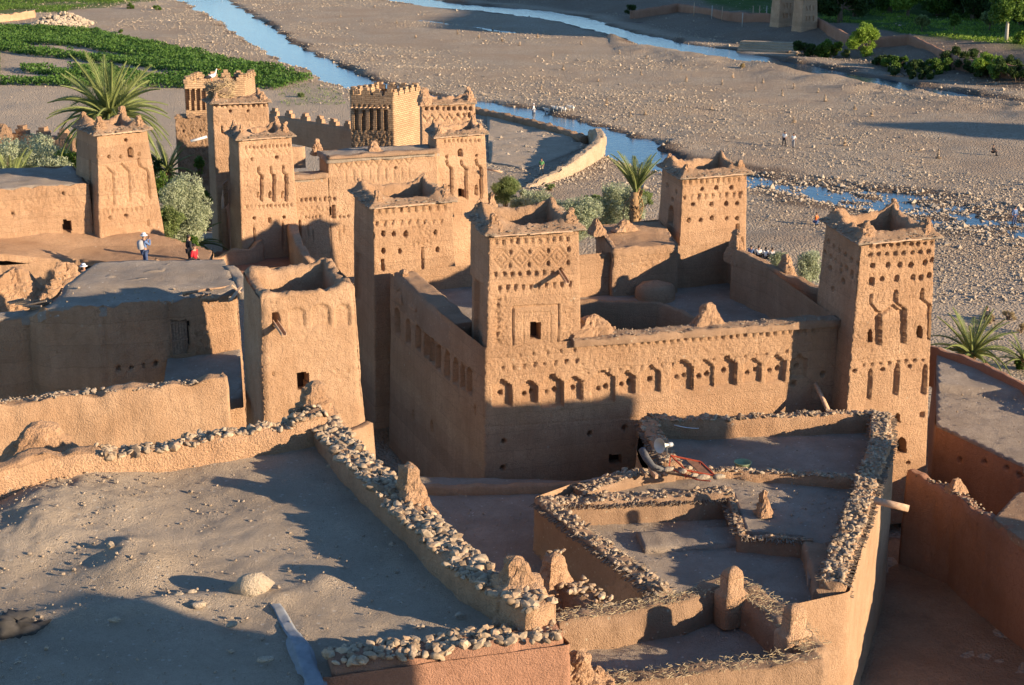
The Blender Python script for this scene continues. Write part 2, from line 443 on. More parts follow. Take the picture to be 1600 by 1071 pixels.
def prism(parent, name, base, top, zb, zt, mat, res=.2, side_res=None, vres=None, deco=None, openings=None, amp=.05, rnd=.12,
          frames=None, cap=False, label=None, seed=0.0, top_jag=0.0):
    """standing block with eroded faces; deco / openings: {side: [...]}; side 0 runs front-left to front-right"""
    base = np.asarray(base, float)[:, :2]; top = np.asarray(top, float)[:, :2]
    n = len(base)
    zts = np.full(n, zt) if np.isscalar(zt) else np.asarray(zt, float)
    side_res = side_res or {}
    vres = vres or min([res] + list(side_res.values()))
    Hh = zts.max() - zb
    nr = max(2, int(Hh / vres) + 1)
    rv = np.linspace(0, 1, nr)
    cols = []
    nrm2 = []
    for i in range(n):
        d = top[(i + 1) % n] - top[i]; nrm2.append(np.array((d[1], -d[0])) / (np.linalg.norm(d) + 1e-9))
    cpos = []
    for i in range(n):
        L = np.linalg.norm(base[(i + 1) % n] - base[i])
        nc = max(2, int(L / side_res.get(i, res)))
        cpos.append(nc)
        for k in range(nc):
            cols.append((i, k / nc, L))
    nc_tot = len(cols)
    P = np.zeros((nr, nc_tot, 3)); N = np.zeros((nr, nc_tot, 3)); E = np.zeros((nr, nc_tot)); edge = np.zeros(nc_tot, int)
    for c, (i, t, L) in enumerate(cols):
        j = (i + 1) % n; t_raw = t
        if 0 < t: t = min(max(t, .29 * rnd / L), 1 - .29 * rnd / L)
        b = base[i] * (1 - t) + base[j] * t; tp = top[i] * (1 - t) + top[j] * t
        z1 = zts[i] * (1 - t) + zts[j] * t
        P[:, c, :2] = b + (tp - b) * rv[:, None]
        P[:, c, 2] = zb + (z1 - zb) * rv
        t = t_raw
        nn = nrm2[i] if t > 0 else (nrm2[i] + nrm2[i - 1]) / max(.3, np.linalg.norm(nrm2[i] + nrm2[i - 1]))
        N[:, c, :2] = nn
        dd = min(t, 1 - t) * L
        if t == 0: E[:, c] = rnd * .41
        elif dd < rnd: E[:, c] = rnd - math.sqrt(max(0, rnd * rnd - (rnd - max(dd, .29 * rnd)) ** 2))
        edge[c] = i
    fr = {}
    for i in range(n):
        j = (i + 1) % n
        fr[i] = Frame((*top[i], zts[i]), (*top[j], zts[j]), (*base[i], zb))
    if callable(deco): deco = deco(fr)
    if callable(openings): openings = openings(fr)
    D = E.copy()
    if amp:
        q = P + seed
        D -= amp * (.75 * fbm(q * .45, 2) + .16 * fbm(q * 2.3, 2))
        D += amp * .26 * np.abs(fbm(q * 8.0, 2))
        if res < .12 or side_res: D += amp * .55 * np.clip(fbm(q * 17.0 + 4, 2) - .25, 0, 1)
    for i, dl in (deco or {}).items():
        sel = np.where(edge == i)[0]
        U, V = fr[i].coords(P[:, sel])
        D[:, sel] += relief(fr[i], dl, U, V)
    if top_jag:
        tj = top_jag * np.clip(fbm(P[-1] * 2.2 + seed, 3), -1, .6)
        P[:, :, 2] += tj[None, :] * rv[:, None] ** 6
    PD = P - N * D[..., None]
    Q = grid_quads(nr, nc_tot, True)
    keep = np.ones(len(Q), bool)
    kids = []
    for i, ol in (openings or {}).items():
        sel = np.where(edge == i)[0]
        c0, c1 = sel[0], sel[-1]
        ccols = np.append(sel, (c1 + 1) % nc_tot)
        cen = (P[:-1][:, ccols[:-1]] + P[:-1][:, ccols[1:]] + P[1:][:, ccols[:-1]] + P[1:][:, ccols[1:]]) / 4
        U, V = fr[i].coords(cen)
        for o in ol:
            pl = [fr[i].uv(*p) for p in o['px']] if 'px' in o else o['uv']
            m = inpoly(U, V, pl)
            m[:, 0] = False; m[:, -1] = False; m[0] = False; m[-1] = False
            if not m.any(): continue
            rr, cc = np.where(m)
            keep[rr * nc_tot + ccols[cc]] = False
            dep = o.get('depth', .3)
            nin = -fr[i].n
            vid = {}; VV = []; QQ = []; MI = []
            def gv(r, c, back):
                k = (r, c, back)
                if k not in vid:
                    p = PD[r, ccols[c]].copy()
                    if back:
                        p = P[r, ccols[c]] + nin * dep
                        if o.get('rough'): p = p - nin * o['rough'] * abs(vn(p[None] * 6)[0])
                    vid[k] = len(VV); VV.append(p)
                return vid[k]
            for r, c in zip(rr, cc):
                QQ.append([gv(r, c, 1), gv(r, c + 1, 1), gv(r + 1, c + 1, 1), gv(r + 1, c, 1)]); MI.append(1)
                for (r2, c2, a, b_) in ((r - 1, c, (r, c), (r, c + 1)), (r + 1, c, (r + 1, c + 1), (r + 1, c)),
                                        (r, c - 1, (r + 1, c), (r, c)), (r, c + 1, (r, c + 1), (r + 1, c + 1))):
                    if not (0 <= r2 < m.shape[0] and 0 <= c2 < m.shape[1]) or not m[r2, c2]:
                        QQ.append([gv(*a, 0), gv(*b_, 0), gv(*b_, 1), gv(*a, 1)]); MI.append(0)
            kids.append((o, np.array(VV), np.array(QQ), MI))
    V = PD.reshape(-1, 3); Q = Q[keep]; T = []
    if cap:
        cen = PD[-1].mean(0); V = np.concatenate([V, [cen]]); k = len(V) - 1; r0 = (nr - 1) * nc_tot
        T = [(r0 + a, r0 + (a + 1) % nc_tot, k) for a in range(nc_tot)]
    ob = part(parent, name, V, Q, T, mat, True, label=label)
    for o, VV, QQ, MI in kids:
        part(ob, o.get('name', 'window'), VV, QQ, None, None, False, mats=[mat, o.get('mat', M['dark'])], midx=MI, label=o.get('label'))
    ob_frames = fr
    if frames is not None: frames.update(fr)
    return ob
TOPS = {}
def mudwall(parent, name, path, thick, zb, zt, mat, res=.15, nv=8, nt=6, amp=.05, rnd=.12, jag=.05, peaks=None, closed=False, seed=0.0, label=None, smooth=True):
    """free wall or parapet swept along a path; zt number, list per node or function of distance"""
    path = np.asarray(path, float)[:, :2]
    if closed: path = np.concatenate([path, path[:1]])
    seg = np.linalg.norm(np.diff(path, axis=0), axis=1); S = np.concatenate([[0], np.cumsum(seg)])
    ns = max(3, int(S[-1] / res) + 1)
    S = np.round(S, 5); s = np.linspace(0, S[-1], ns)
    s = s[np.min(np.abs(s[:, None] - S[None, :]), axis=1) > .55 * S[-1] / ns]
    s = np.unique(np.round(np.concatenate([s, S]), 5))
    x = np.interp(s, S, path[:, 0]); y = np.interp(s, S, path[:, 1])
    sd = np.diff(path, axis=0) / seg[:, None]; snm = np.stack([-sd[:, 1], sd[:, 0]], 1)   # left normal
    idx = np.clip(np.searchsorted(S, s, 'right') - 1, 0, len(seg) - 1)
    nrm = snm[idx].copy()
    for i in range(len(S)):
        k = np.where(np.abs(s - S[i]) < 1e-9)[0][0]
        a = snm[i - 1] if i > 0 else (snm[-1] if closed else snm[0])
        b = snm[i] if i < len(seg) else (snm[0] if closed else snm[-1])
        m = a + b; m /= np.linalg.norm(m); nrm[k] = m / max(.5, m @ b)
    zbv = np.interp(s, S, zb) if not np.isscalar(zb) else np.full(len(s), zb)
    if callable(zt): ztv = np.array([zt(q) for q in s])
    elif np.isscalar(zt): ztv = np.full(len(s), float(zt))
    else: ztv = np.interp(s, S, list(zt) + ([zt[0]] if closed and len(zt) < len(S) else []))
    for (ps, ph, pw) in (peaks or []):
        ztv = ztv + ph * np.clip(1 - np.abs(s - ps) / pw, 0, 1) ** .8
    if jag: ztv = ztv + jag * fbm(np.stack([s * 1.7, s * 0 + seed, s * 0], -1), 3)
    th = thick if np.isscalar(thick) else np.interp(s, S, thick)
    h2 = (th * np.ones(len(s))) / 2
    a = np.linspace(0, 1, nv)
    sec = []
    for k in a: sec.append((1.0, k, 0))
    for k in range(1, nt): sec.append((1 - 2 * k / nt, 1.0, 1))
    for k in a[::-1]: sec.append((-1.0, k, 0))
    nc = len(sec)
    P = np.zeros((len(s), nc, 3)); Nn = np.zeros((len(s), nc, 3))
    for j, (o, k, tp) in enumerate(sec):
        off = o * h2
        z = zbv + (ztv - zbv) * k
        if tp == 0 and k == 1.0: off = np.sign(o) * np.maximum(h2 - rnd * .5, h2 * .3); z = z - rnd * .45
        P[:, j, 0] = x + nrm[:, 0] * off; P[:, j, 1] = y + nrm[:, 1] * off; P[:, j, 2] = z
        Nn[:, j] = (0, 0, 1) if tp else np.stack([nrm[:, 0] * np.sign(o), nrm[:, 1] * np.sign(o), nrm[:, 0] * 0], 1)
    q = P + seed
    P = P + Nn * (amp * (fbm(q * .8, 2) * .8 + .5 * fbm(q * 3.1, 2) - .3 * np.abs(fbm(q * 8, 2))))[..., None]
    V = P.reshape(-1, 3)
    Q = grid_quads(len(s), nc)[:, ::-1]
    T = []
    if not closed:
        for r, fl in ((0, 1), (len(s) - 1, 0)):
            k = len(V); V = np.concatenate([V, [P[r].mean(0)]])
            for j in range(nc):
                t = (r * nc + j, r * nc + (j + 1) % nc, k)
                T.append(t if fl else t[::-1])
    ob = part(parent, name, V, Q, T, mat, smooth, label=label)
    TOPS[ob.name] = P[:, nv:nv + nt - 1].reshape(-1, 3)
    return ob
def on_top(ob, pts):                      # rest points on the uneven top of a wall
    t = TOPS[ob.name]; pts = np.array(pts, float)
    for i in range(0, len(pts), 400):
        d = ((pts[i:i + 400, None, :2] - t[None, :, :2]) ** 2).sum(-1); pts[i:i + 400, 2] = t[d.argmin(1), 2]
    return pts
def sheet(parent, name, poly, z, mat, res=.25, amp=.05, hf=None, seed=0.0, kind=None, label=None, skirt=.35):
    poly = np.asarray(poly, float)
    p2 = poly[:, :2]
    lo, hi = p2.min(0) - res, p2.max(0) + res
    nx, ny = max(2, int((hi[0] - lo[0]) / res)), max(2, int((hi[1] - lo[1]) / res))
    X, Y = np.meshgrid(np.linspace(lo[0], hi[0], nx), np.linspace(lo[1], hi[1], ny))
    Z = np.zeros_like(X) + (z if np.isscalar(z) else 0)
    if callable(z): Z = z(X, Y)
    Z = Z + amp * (fbm2(X, Y, .5, 3, seed) + .35 * fbm2(X, Y, 2.6, 2, seed))
    if hf is not None: Z = Z + hf(X, Y)
    Q = grid_quads(ny, nx)
    cx = X.ravel()[Q].mean(1); cy = Y.ravel()[Q].mean(1)
    ins = inpoly(X.ravel(), Y.ravel(), p2)
    Q = Q[ins[Q].sum(1) >= 2]
    Xf, Yf = X.ravel().copy(), Y.ravel().copy()
    ou = np.unique(Q); ou = ou[~ins[ou]]
    if len(ou):
        bd_ = np.full(len(ou), 1e9); bx_, by_ = Xf[ou].copy(), Yf[ou].copy()
        for i_ in range(len(p2)):
            a_, b_ = p2[i_], p2[(i_ + 1) % len(p2)]; d_ = b_ - a_
            t_ = np.clip(((Xf[ou] - a_[0]) * d_[0] + (Yf[ou] - a_[1]) * d_[1]) / (d_ @ d_ + 1e-9), 0, 1)
            qx, qy = a_[0] + t_ * d_[0], a_[1] + t_ * d_[1]; q_ = np.hypot(Xf[ou] - qx, Yf[ou] - qy)
            k_ = q_ < bd_; bd_[k_] = q_[k_]; bx_[k_] = qx[k_]; by_[k_] = qy[k_]
        Xf[ou], Yf[ou] = bx_, by_
    X, Y = Xf, Yf
    used, inv = np.unique(Q, return_inverse=True)
    V = np.stack([X.ravel(), Y.ravel(), Z.ravel()], 1)[used]
    Q = inv.reshape(-1, 4)
    if skirt:
        e = np.concatenate([Q[:, [0, 1]], Q[:, [1, 2]], Q[:, [2, 3]], Q[:, [3, 0]]])
        key = np.sort(e, 1); _, ix, ct = np.unique(key, axis=0, return_index=True, return_counts=True)
        be = e[ix[ct == 1]]; bv = np.unique(be); mp = np.zeros(len(V), int); mp[bv] = len(V) + np.arange(len(bv))
        low = V[bv].copy(); low[:, 2] -= skirt; V = np.concatenate([V, low])
        Q = np.concatenate([Q, np.stack([be[:, 1], be[:, 0], mp[be[:, 0]], mp[be[:, 1]]], 1)])
    if parent is None:
        return link(name, mesh(name, V, Q, None, mat), None, label, None, None, kind)
    return part(parent, name, V, Q, None, mat, True, kind, label)
def lump(c, prof, yaw=0.0, n=14, amp=.06, aspect=1.0, square=.5, seed=0.0, fr=4.0):
    """eroded stepped pinnacle: prof = [(half width, height)]; returns V, Q, T"""
    an = np.arange(n) * 2 * math.pi / n + math.pi / n
    r = 1 / np.maximum(np.abs(np.cos(an)), np.abs(np.sin(an))) ** square
    V = []
    for w, h in prof:
        p = np.stack([np.cos(an) * r * w * aspect, np.sin(an) * r * w, np.full(n, h)], 1)
        V.append(p)
    V = np.concatenate(V)
    ca, sa = math.cos(yaw), math.sin(yaw)
    V = V @ np.array([[ca, sa, 0], [-sa, ca, 0], [0, 0, 1]]) + np.asarray(c)
    d = amp * (fbm(V * fr + seed, 3) + .55 * fbm(V * fr * 3.3 + seed, 2))
    cc = np.array([c[0], c[1]])
    rad = V[:, :2] - cc; rl = np.linalg.norm(rad, axis=1)[:, None] + 1e-6
    V[:, :2] += rad / rl * d[:, None]; V[:, 2] += d * .6
    k = len(V); V = np.concatenate([V, [V[-n:].mean(0) + (0, 0, prof[-1][0] * .5)]])
    T = [(k - n + i, k - n + (i + 1) % n, k) for i in range(n)]
    return V, grid_quads(len(prof), n, True), T
STEP = [(1.25, -.2), (1.2, .0), (1.02, .14), (.98, .20), (.95, .30), (.74, .335), (.70, .40), (.66, .58), (.50, .62), (.46, .68), (.43, .84), (.38, .93), (.24, 1.0)]
CONE = [(1.2, -.2), (1.1, .0), (.98, .12), (.88, .24), (.76, .36), (.66, .48), (.55, .60), (.47, .72), (.40, .84), (.33, .93), (.2, 1.0)]
def pinnacle(parent, c, w, h, yaw=0.0, kind=STEP, mat=None, aspect=1.0, amp=.05, seed=None, name='pinnacle', n=22):
    pr = []
    for (a0, b0), (a1, b1) in zip(kind[:-1], kind[1:]):
        m_ = max(1, int(math.hypot((a1 - a0) * w / 2, (b1 - b0) * h) / .06))
        pr += [((a0 + (a1 - a0) * k / m_) * w / 2, (b0 + (b1 - b0) * k / m_) * h) for k in range(m_)]
    pr.append((kind[-1][0] * w / 2, kind[-1][1] * h))
    V, Q, T = lump(c, pr, yaw, max(n, int(w * 3.2 / .07)), amp, aspect, .75, seed if seed is not None else c[0] * 3.1, 2.6 / max(.4, w))
    return part(parent, name, V, Q, T, mat or M['clay'], False)

# ---------------------------------------------------------------- stones
def _octa(sub=1):
    v = [(1,0,0),(-1,0,0),(0,1,0),(0,-1,0),(0,0,1),(0,0,-1)]
    t = [(0,2,4),(2,1,4),(1,3,4),(3,0,4),(2,0,5),(1,2,5),(3,1,5),(0,3,5)]
    v = [np.array(x, float) for x in v]
    for _ in range(sub):
        mid = {}; nt = []
        def m(a, b):
            k = (min(a, b), max(a, b))
            if k not in mid:
                p = v[a] + v[b]; v.append(p / np.linalg.norm(p)); mid[k] = len(v) - 1
            return mid[k]
        for a, b, c in t:
            x, y, z = m(a, b), m(b, c), m(c, a)
            nt += [(a, x, z), (x, b, y), (z, y, c), (x, y, z)]
        t = nt
    return np.array(v), np.array(t)
OV0, OT0 = _octa(0)
OV1, OT1 = _octa(1)
OV2, OT2 = _octa(2)
def rockshape(i, sub=1):
    v, t = (OV1, OT1) if sub == 1 else (OV2, OT2)
    r = np.random.default_rng(100 + i)
    v = v * (1 + .28 * fbm(v * .9 + i * 7.7, 2)[:, None])
    for _ in range(4):                    # a few flattened sides
        d = r.normal(size=3); d /= np.linalg.norm(d); lim = r.uniform(.55, .8)
        k = v @ d; v = v - np.where(k > lim, (k - lim) * .85, 0)[:, None] * d
    return v * (1, r.uniform(.65, .95), r.uniform(.5, .8)), t
ROCKS = []
def rock_mesh(i, mat):
    key = (i, mat.name)
    for k, m in ROCKS:
        if k == key: return m
    v, t = rockshape(i)
    m = mesh('stone', v, None, t, mat, i % 3 == 0)
    ROCKS.append((key, m))
    return m
def stones(parent, pts, sizes, mat=None, mat2=None, nmax=300, name='stone', flat=1.0, upbias=None):
    """separate stones: the nmax largest as objects, the rest one heap part"""
    mat = mat or M['stone']; mat2 = mat2 or M['stonestuff']
    pts = np.asarray(pts, float); sizes = np.asarray(sizes, float)
    b = base_of(parent)
    d = np.linalg.norm(pts - np.array((0, 0, HC)), axis=1)
    order = np.argsort(-sizes / d)
    for k in order[:nmax]:
        o = link(name, rock_mesh(int(rng.integers(14)), mat), parent)
        o.location = pts[k] - b
        o.rotation_euler = (rng.normal(0, .35), rng.normal(0, .35), rng.uniform(0, 6.28))
        s = sizes[k] / 2
        o.scale = (s * rng.uniform(.9, 1.3), s * rng.uniform(.85, 1.15), s * rng.uniform(.75, 1.1) * flat)
    rest = order[nmax:]
    if len(rest):
        V, T = rock_cloud(pts[rest], sizes[rest], flat=flat)
        part(parent, 'small_stones', V, None, T, mat2, False, 'stuff')
def rock_cloud(P, S, flat=1.0, sub=0, seed=3):
    n = len(P); r = np.random.default_rng(seed)
    bv, bt = (OV0, OT0) if sub == 0 else (OV1, OT1)
    nv = len(bv)
    v = np.repeat(bv[None], n, 0) * (1 + r.uniform(-.35, .25, (n, nv, 1)))
    sc = np.stack([r.uniform(.8, 1.3, n), r.uniform(.7, 1.1, n), r.uniform(.5, .85, n) * flat], 1) * (np.asarray(S)[:, None] / 2)
    a = r.uniform(0, 6.283, n); tx = r.normal(0, .35, n)
    v = v * sc[:, None, :]
    ct, st = np.cos(tx)[:, None], np.sin(tx)[:, None]
    y = v[..., 1] * ct - v[..., 2] * st; z = v[..., 1] * st + v[..., 2] * ct
    ca, sa = np.cos(a)[:, None], np.sin(a)[:, None]
    v = np.stack([v[..., 0] * ca - y * sa, v[..., 0] * sa + y * ca, z], -1) + np.asarray(P)[:, None, :]
    T = (bt[None] + (np.arange(n) * nv)[:, None, None]).reshape(-1, 3)
    return v.reshape(-1, 3), T
def along(path, spacing, width, zf, jit=.3):
    """random positions on top of a wall"""
    path = np.asarray(path, float)
    seg = np.linalg.norm(np.diff(path[:, :2], axis=0), axis=1); S = np.concatenate([[0], np.cumsum(seg)])
    out = []
    nn = int(S[-1] * width / spacing ** 2)
    s = rng.uniform(0, S[-1], nn); o = rng.uniform(-.5, .5, nn) * width
    i = np.clip(np.searchsorted(S, s, 'right') - 1, 0, len(seg) - 1)
    d = np.diff(path[:, :2], axis=0)[i] / seg[i][:, None]
    x = np.interp(s, S, path[:, 0]) - d[:, 1] * o; y = np.interp(s, S, path[:, 1]) + d[:, 0] * o
    z = np.interp(s, S, path[:, 2]) if zf is None else (zf(s) if callable(zf) else np.full(nn, zf))
    return np.stack([x, y, z], 1), s, o

# ================================================================ GROUND AND RIVER
def chan(pts):
    return np.array([(*PZ(x, y, 0)[:2], w * .82) for x, y, w in pts])
CH_A = chan([(262, -22, 9), (330, 5, 7), (385, 38, 5.5), (432, 70, 4.6), (500, 104, 4.3), (560, 130, 4.2), (640, 150, 4), (720, 160, 3.6), (800, 170, 3.3), (870, 188, 3.4), (925, 205, 4.2), (965, 222, 5.0), (990, 240, 5.0), (1035, 262, 3.0)])
CH_S = chan([(1035, 258, 2.5), (1120, 268, 3.0), (1200, 282, 3.6), (1300, 300, 5.0), (1400, 315, 6.0), (1500, 333, 7.0), (1600, 352, 8.0), (1750, 380, 9.0)])
CH_B = chan([(430, -40, 10), (560, -12, 9), (700, 8, 8), (800, 16, 8), (880, 26, 6), (950, 45, 3.6), (1020, 64, 5.5), (1100, 79, 6.0), (1180, 93, 5.4), (1250, 104, 4.4), (1320, 116, 3.6), (1400, 132, 3.4), (1500, 147, 3.2), (1640, 168, 3.4)])
CH_C = chan([(640, 30, 1.6), (720, 38, 2.0), (800, 50, 1.2)])
def cdist(X, Y, ch):
    best = np.full(X.shape, 1e9); side = np.zeros(X.shape)
    for a, b in zip(ch[:-1], ch[1:]):
        d = b[:2] - a[:2]; L2 = d @ d
        t = np.clip(((X - a[0]) * d[0] + (Y - a[1]) * d[1]) / L2, 0, 1)
        w = a[2] + (b[2] - a[2]) * t
        px_, py_ = X - a[0] - t * d[0], Y - a[1] - t * d[1]
        q = np.hypot(px_, py_) - w
        c = d[0] * py_ - d[1] * px_
        side = np.where(q < best, np.sign(c), side)
        best = np.minimum(best, q)
    return best, side
def ground_h(X, Y):
    far = sstep(95, 125, Y)
    z = .12 * fbm2(X, Y, .12, 3) + .05 * fbm2(X, Y, .6, 2, 5)
    z = z * far
    # low gravel bars along the flood channel
    z += far * .55 * np.clip(fbm2(X * .5 + Y * .35, Y * 1.2, .06, 3, 9), 0, 1)
    # the village slope
    hill = 5.0 * sstep(-5, -19, X) * sstep(128, 98, Y) + .5 * sstep(100, 78, Y)
    z += hill
    z += 1.0 * sstep(30, -20, X) * sstep(190, 140, Y) * (1 - sstep(128, 98, Y))
    # fields on the left lie a little above the river
    a, sa = cdist(X, Y, CH_A)
    z += .9 * sstep(4, 16, a) * (sa < 0) * 0
    # the far bank rises to the gardens
    b, sb = cdist(X, Y, CH_B)
    z += 3.0 * sstep(5, 32, np.where(sb > 0, b, -1)) + .5 * fbm2(X, Y, .10, 3, 3) * sstep(3, 12, np.where(sb > 0, b, -1))
    # eroded ridge on this side of the far channel
    z += .75 * sstep(.5, 3, b) * sstep(16, 5, b) * (sb < 0) * (X > 20) * (.6 + .7 * fbm2(X, Y, .16, 3, 21))
    n = 1.0 * fbm2(X, Y, .22, 3, 31) + .6 * fbm2(X, Y, .9, 2, 33)
    for ch, dep in ((CH_A, .75), (CH_B, .75), (CH_C, .45)):
        q, _ = cdist(X, Y, ch)
        m = sstep(1.6, -1.2, q + n)
        z = z * (1 - m) + (-dep + .42 * np.clip(fbm2(X, Y, .16, 4, 61), -.2, 1) ) * m
    q, _ = cdist(X, Y, CH_S)
    m = sstep(2.5, -2.0, q + n)
    z = z * (1 - m) + m * (-.305 + .26 * fbm2(X, Y, .42, 4, 41))
    return z
rows = np.concatenate([np.linspace(-60, 90, 60), 90 * np.exp(np.arange(1, 500) * .0031 * 1.05), np.array([500, 560, 650, 800, 1000, 1400, 2000, 3000, 5000.])])
rows = np.unique(np.round(rows, 3))
us = np.concatenate([np.linspace(-3, -.52, 14)[:-1], np.linspace(-.52, .60, 330), np.linspace(.60, 3, 14)[1:]])
RY, UU = np.meshgrid(rows, us, indexing='ij')
GX = UU * np.maximum(RY, 90)
GZ = ground_h(GX, RY)
GZ = np.where(RY > 480, GZ * 0 + 3.0, GZ)
V = np.stack([GX, RY, GZ], -1).reshape(-1, 3)

def ground_material():
    m = bpy.data.materials.new('ground_earth'); m.use_nodes = True
    nt = m.node_tree; b = nt.nodes['Principled BSDF']
    b.inputs['Roughness'].default_value = .95; b.inputs['Specular IOR Level'].default_value = .12
    geo = nd(nt, 'ShaderNodeNewGeometry'); pos = geo.outputs['Position']
    at = nd(nt, 'ShaderNodeAttribute', attribute_name='soil'); wt = nd(nt, 'ShaderNodeAttribute', attribute_name='wet_dark')
    gr = nd(nt, 'ShaderNodeAttribute', attribute_name='grass')
    n1 = nd(nt, 'ShaderNodeTexNoise', Scale=.09, Detail=6., Roughness=.6)
    n2 = nd(nt, 'ShaderNodeTexNoise', Scale=1.1, Detail=5., Roughness=.7)
    vo = nd(nt, 'ShaderNodeTexVoronoi', Scale=3.2)
    vo2 = nd(nt, 'ShaderNodeTexVoronoi', Scale=5.0)
    for n in (n1, n2, vo, vo2): nt.links.new(pos, n.inputs['Vector'])
    peb = ramp(nt, vo.outputs['Color'], [(0.0, (.24, .18, .125)), (.35, (.38, .30, .22)), (.7, (.47, .39, .295)), (1.0, (.60, .53, .43))])
    peb2 = ramp(nt, vo2.outputs['Color'], [(0.0, (.25, .19, .135)), (.5, (.42, .335, .245)), (1.0, (.57, .49, .39))])
    gravel = mixc(nt, ramp(nt, n2.outputs[0], [(.42, (0,) * 3), (.58, (1,) * 3)]), peb, peb2)
    sand = ramp(nt, n2.outputs[0], [(.25, (.33, .245, .17)), (.75, (.44, .335, .24))])
    f = ramp(nt, n1.outputs[0], [(.40, (0.15,) * 3), (.62, (1,) * 3)])
    base = mixc(nt, f, gravel, sand)
    soil = ramp(nt, n2.outputs[0], [(.2, (.37, .29, .21)), (.8, (.45, .36, .265))])
    base = mixc(nt, at.outputs['Fac'], base, soil)
    base = mixc(nt, wt.outputs['Fac'], base, (.115, .075, .052))
    base = mixc(nt, gr.outputs['Fac'], base, ramp(nt, n2.outputs[0], [(.3, (.045, .085, .016)), (.7, (.10, .16, .03))]))
    nt.links.new(base, b.inputs['Base Color'])
    bp = nd(nt, 'ShaderNodeBump', Distance=.34)
    sb = nd(nt, 'ShaderNodeMapRange'); sb.inputs[3].default_value = 1.0; sb.inputs[4].default_value = .8
    nt.links.new(at.outputs['Fac'], sb.inputs[0]); nt.links.new(sb.outputs[0], bp.inputs['Strength'])
    mm = nd(nt, 'ShaderNodeMath', operation='ADD'); nt.links.new(vo2.outputs['Distance'], mm.inputs[0])
    inv = nd(nt, 'ShaderNodeMath', operation='MULTIPLY'); inv.inputs[1].default_value = -1
    n3 = nd(nt, 'ShaderNodeTexNoise', Scale=2.2, Detail=6., Roughness=.8); nt.links.new(pos, n3.inputs['Vector'])
    nt.links.new(n3.outputs[0], mm.inputs[1])
    nt.links.new(mm.outputs[0], inv.inputs[0]); nt.links.new(inv.outputs[0], bp.inputs['Height'])
    nt.links.new(bp.outputs[0], b.inputs['Normal'])
    return m
gme = mesh('ground', V, grid_quads(len(rows), len(us))[:, ::-1], None, ground_material())
X1, Y1 = V[:, 0], V[:, 1]
fieldpoly = [PZ(x, y, 0)[:2] for x, y in [(-400, 40), (-40, 45), (120, 48), (300, 78), (430, 112), (540, 150), (560, 190), (560, 300), (300, 420), (-500, 420)]]
soil = np.maximum(inpoly(X1, Y1, fieldpoly) * 1.0, sstep(118, 108, Y1))
bd, bs = cdist(X1, Y1, CH_B); ad, as_ = cdist(X1, Y1, CH_A); sd_, ss_ = cdist(X1, Y1, CH_S)
jn = 1.5 * fbm2(X1, Y1, .15, 3, 77)
wet_dark = np.maximum.reduce([.8 * sstep(2.2, .2, ad + jn), .75 * sstep(3.0, .2, bd + jn), .75 * sstep(5.0, .5, sd_ + 2 * jn)])
wet_dark = np.maximum(wet_dark, .5 * sstep(4, 8, np.where(bs > 0, bd, -1)) * (bs > 0) * (Y1 < 480))  # the far bank is toned darker as well, away from the water
green = sstep(27, 33, np.where(bs > 0, bd + jn, -1)) * (X1 > 30)
topgreen = inpoly(X1, Y1, [PZ(x, y, 0)[:2] for x, y in [(-300, 6), (0, 24), (60, 20), (170, 12), (240, 2), (300, -14), (-300, -14)]])
green = np.maximum(green, topgreen * .85)
for nm, a in (('soil', soil), ('wet_dark', wet_dark), ('grass', green)):
    at = gme.attributes.new(nm, 'FLOAT', 'POINT'); at.data.foreach_set('value', np.asarray(a, np.float32))
ground = link('ground', gme, None, 'stony riverbed and village ground', None, None, 'structure')

def water_material():
    m = bpy.data.materials.new('river_water'); m.use_nodes = True
    nt = m.node_tree; b = nt.nodes['Principled BSDF']
    b.inputs['Base Color'].default_value = (.02, .05, .08, 1)
    b.inputs['Specular Tint'].default_value = (.70, .84, 1, 1)
    b.inputs['Roughness'].default_value = .07
    b.inputs['IOR'].default_value = 1.33
    geo = nd(nt, 'ShaderNodeNewGeometry')
    n = nd(nt, 'ShaderNodeTexNoise', Scale=1.6, Detail=4., Roughness=.6)
    nt.links.new(geo.outputs['Position'], n.inputs['Vector'])
    bp = nd(nt, 'ShaderNodeBump', Strength=.35, Distance=.12)
    nt.links.new(n.outputs[0], bp.inputs['Height']); nt.links.new(bp.outputs[0], b.inputs['Normal'])
    return m
wv = np.array([(-260, 105, -.25), (320, 105, -.25), (320, 520, -.25), (-260, 520, -.25)])
link('river_water', mesh('river_water', wv, [(0, 1, 2, 3)], None, water_material(), False), None, 'blue river water', None, None, 'structure')

M['riverstone'] = earth('river_stones', (.28, .215, .15), (.50, .41, .305), scale=10, bump=.5, fine=8)
# loose stones of the riverbed, too many to count
n = 215000
u = rng.uniform(-.40, .46, n); ly = rng.uniform(math.log(104), math.log(430), n)
sy = np.exp(ly); sx = u * sy
size = np.clip(rng.lognormal(-1.92, .5, n), .06, .8) * (.8 + sy / 600)
ad, as_ = cdist(sx, sy, CH_A); bd, bs = cdist(sx, sy, CH_B); sd_, _ = cdist(sx, sy, CH_S)
dens = .5 + 1.1 * fbm2(sx, sy, .05, 3, 50)
dens = np.where((np.minimum(ad, sd_) < 14), dens + .45, dens)
dens = np.where(sd_ < 1, 1.0, dens)
dens = np.where((ad < -.5) | (bd < -.5), .03, dens)
dens = np.where(inpoly(sx, sy, fieldpoly), .02, dens)
dens = np.where((bs > 0) & (bd > 10), .08, dens)
dens = np.where((sx < 10) & (sy < 128), .05, dens)
keep = rng.uniform(0, 1, n) < dens
sx, sy, size, sd_ = sx[keep], sy[keep], size[keep], sd_[keep]
size = np.where(sd_ < 3, size * 1.5, size)
sz = ground_h(sx, sy) + size * .10
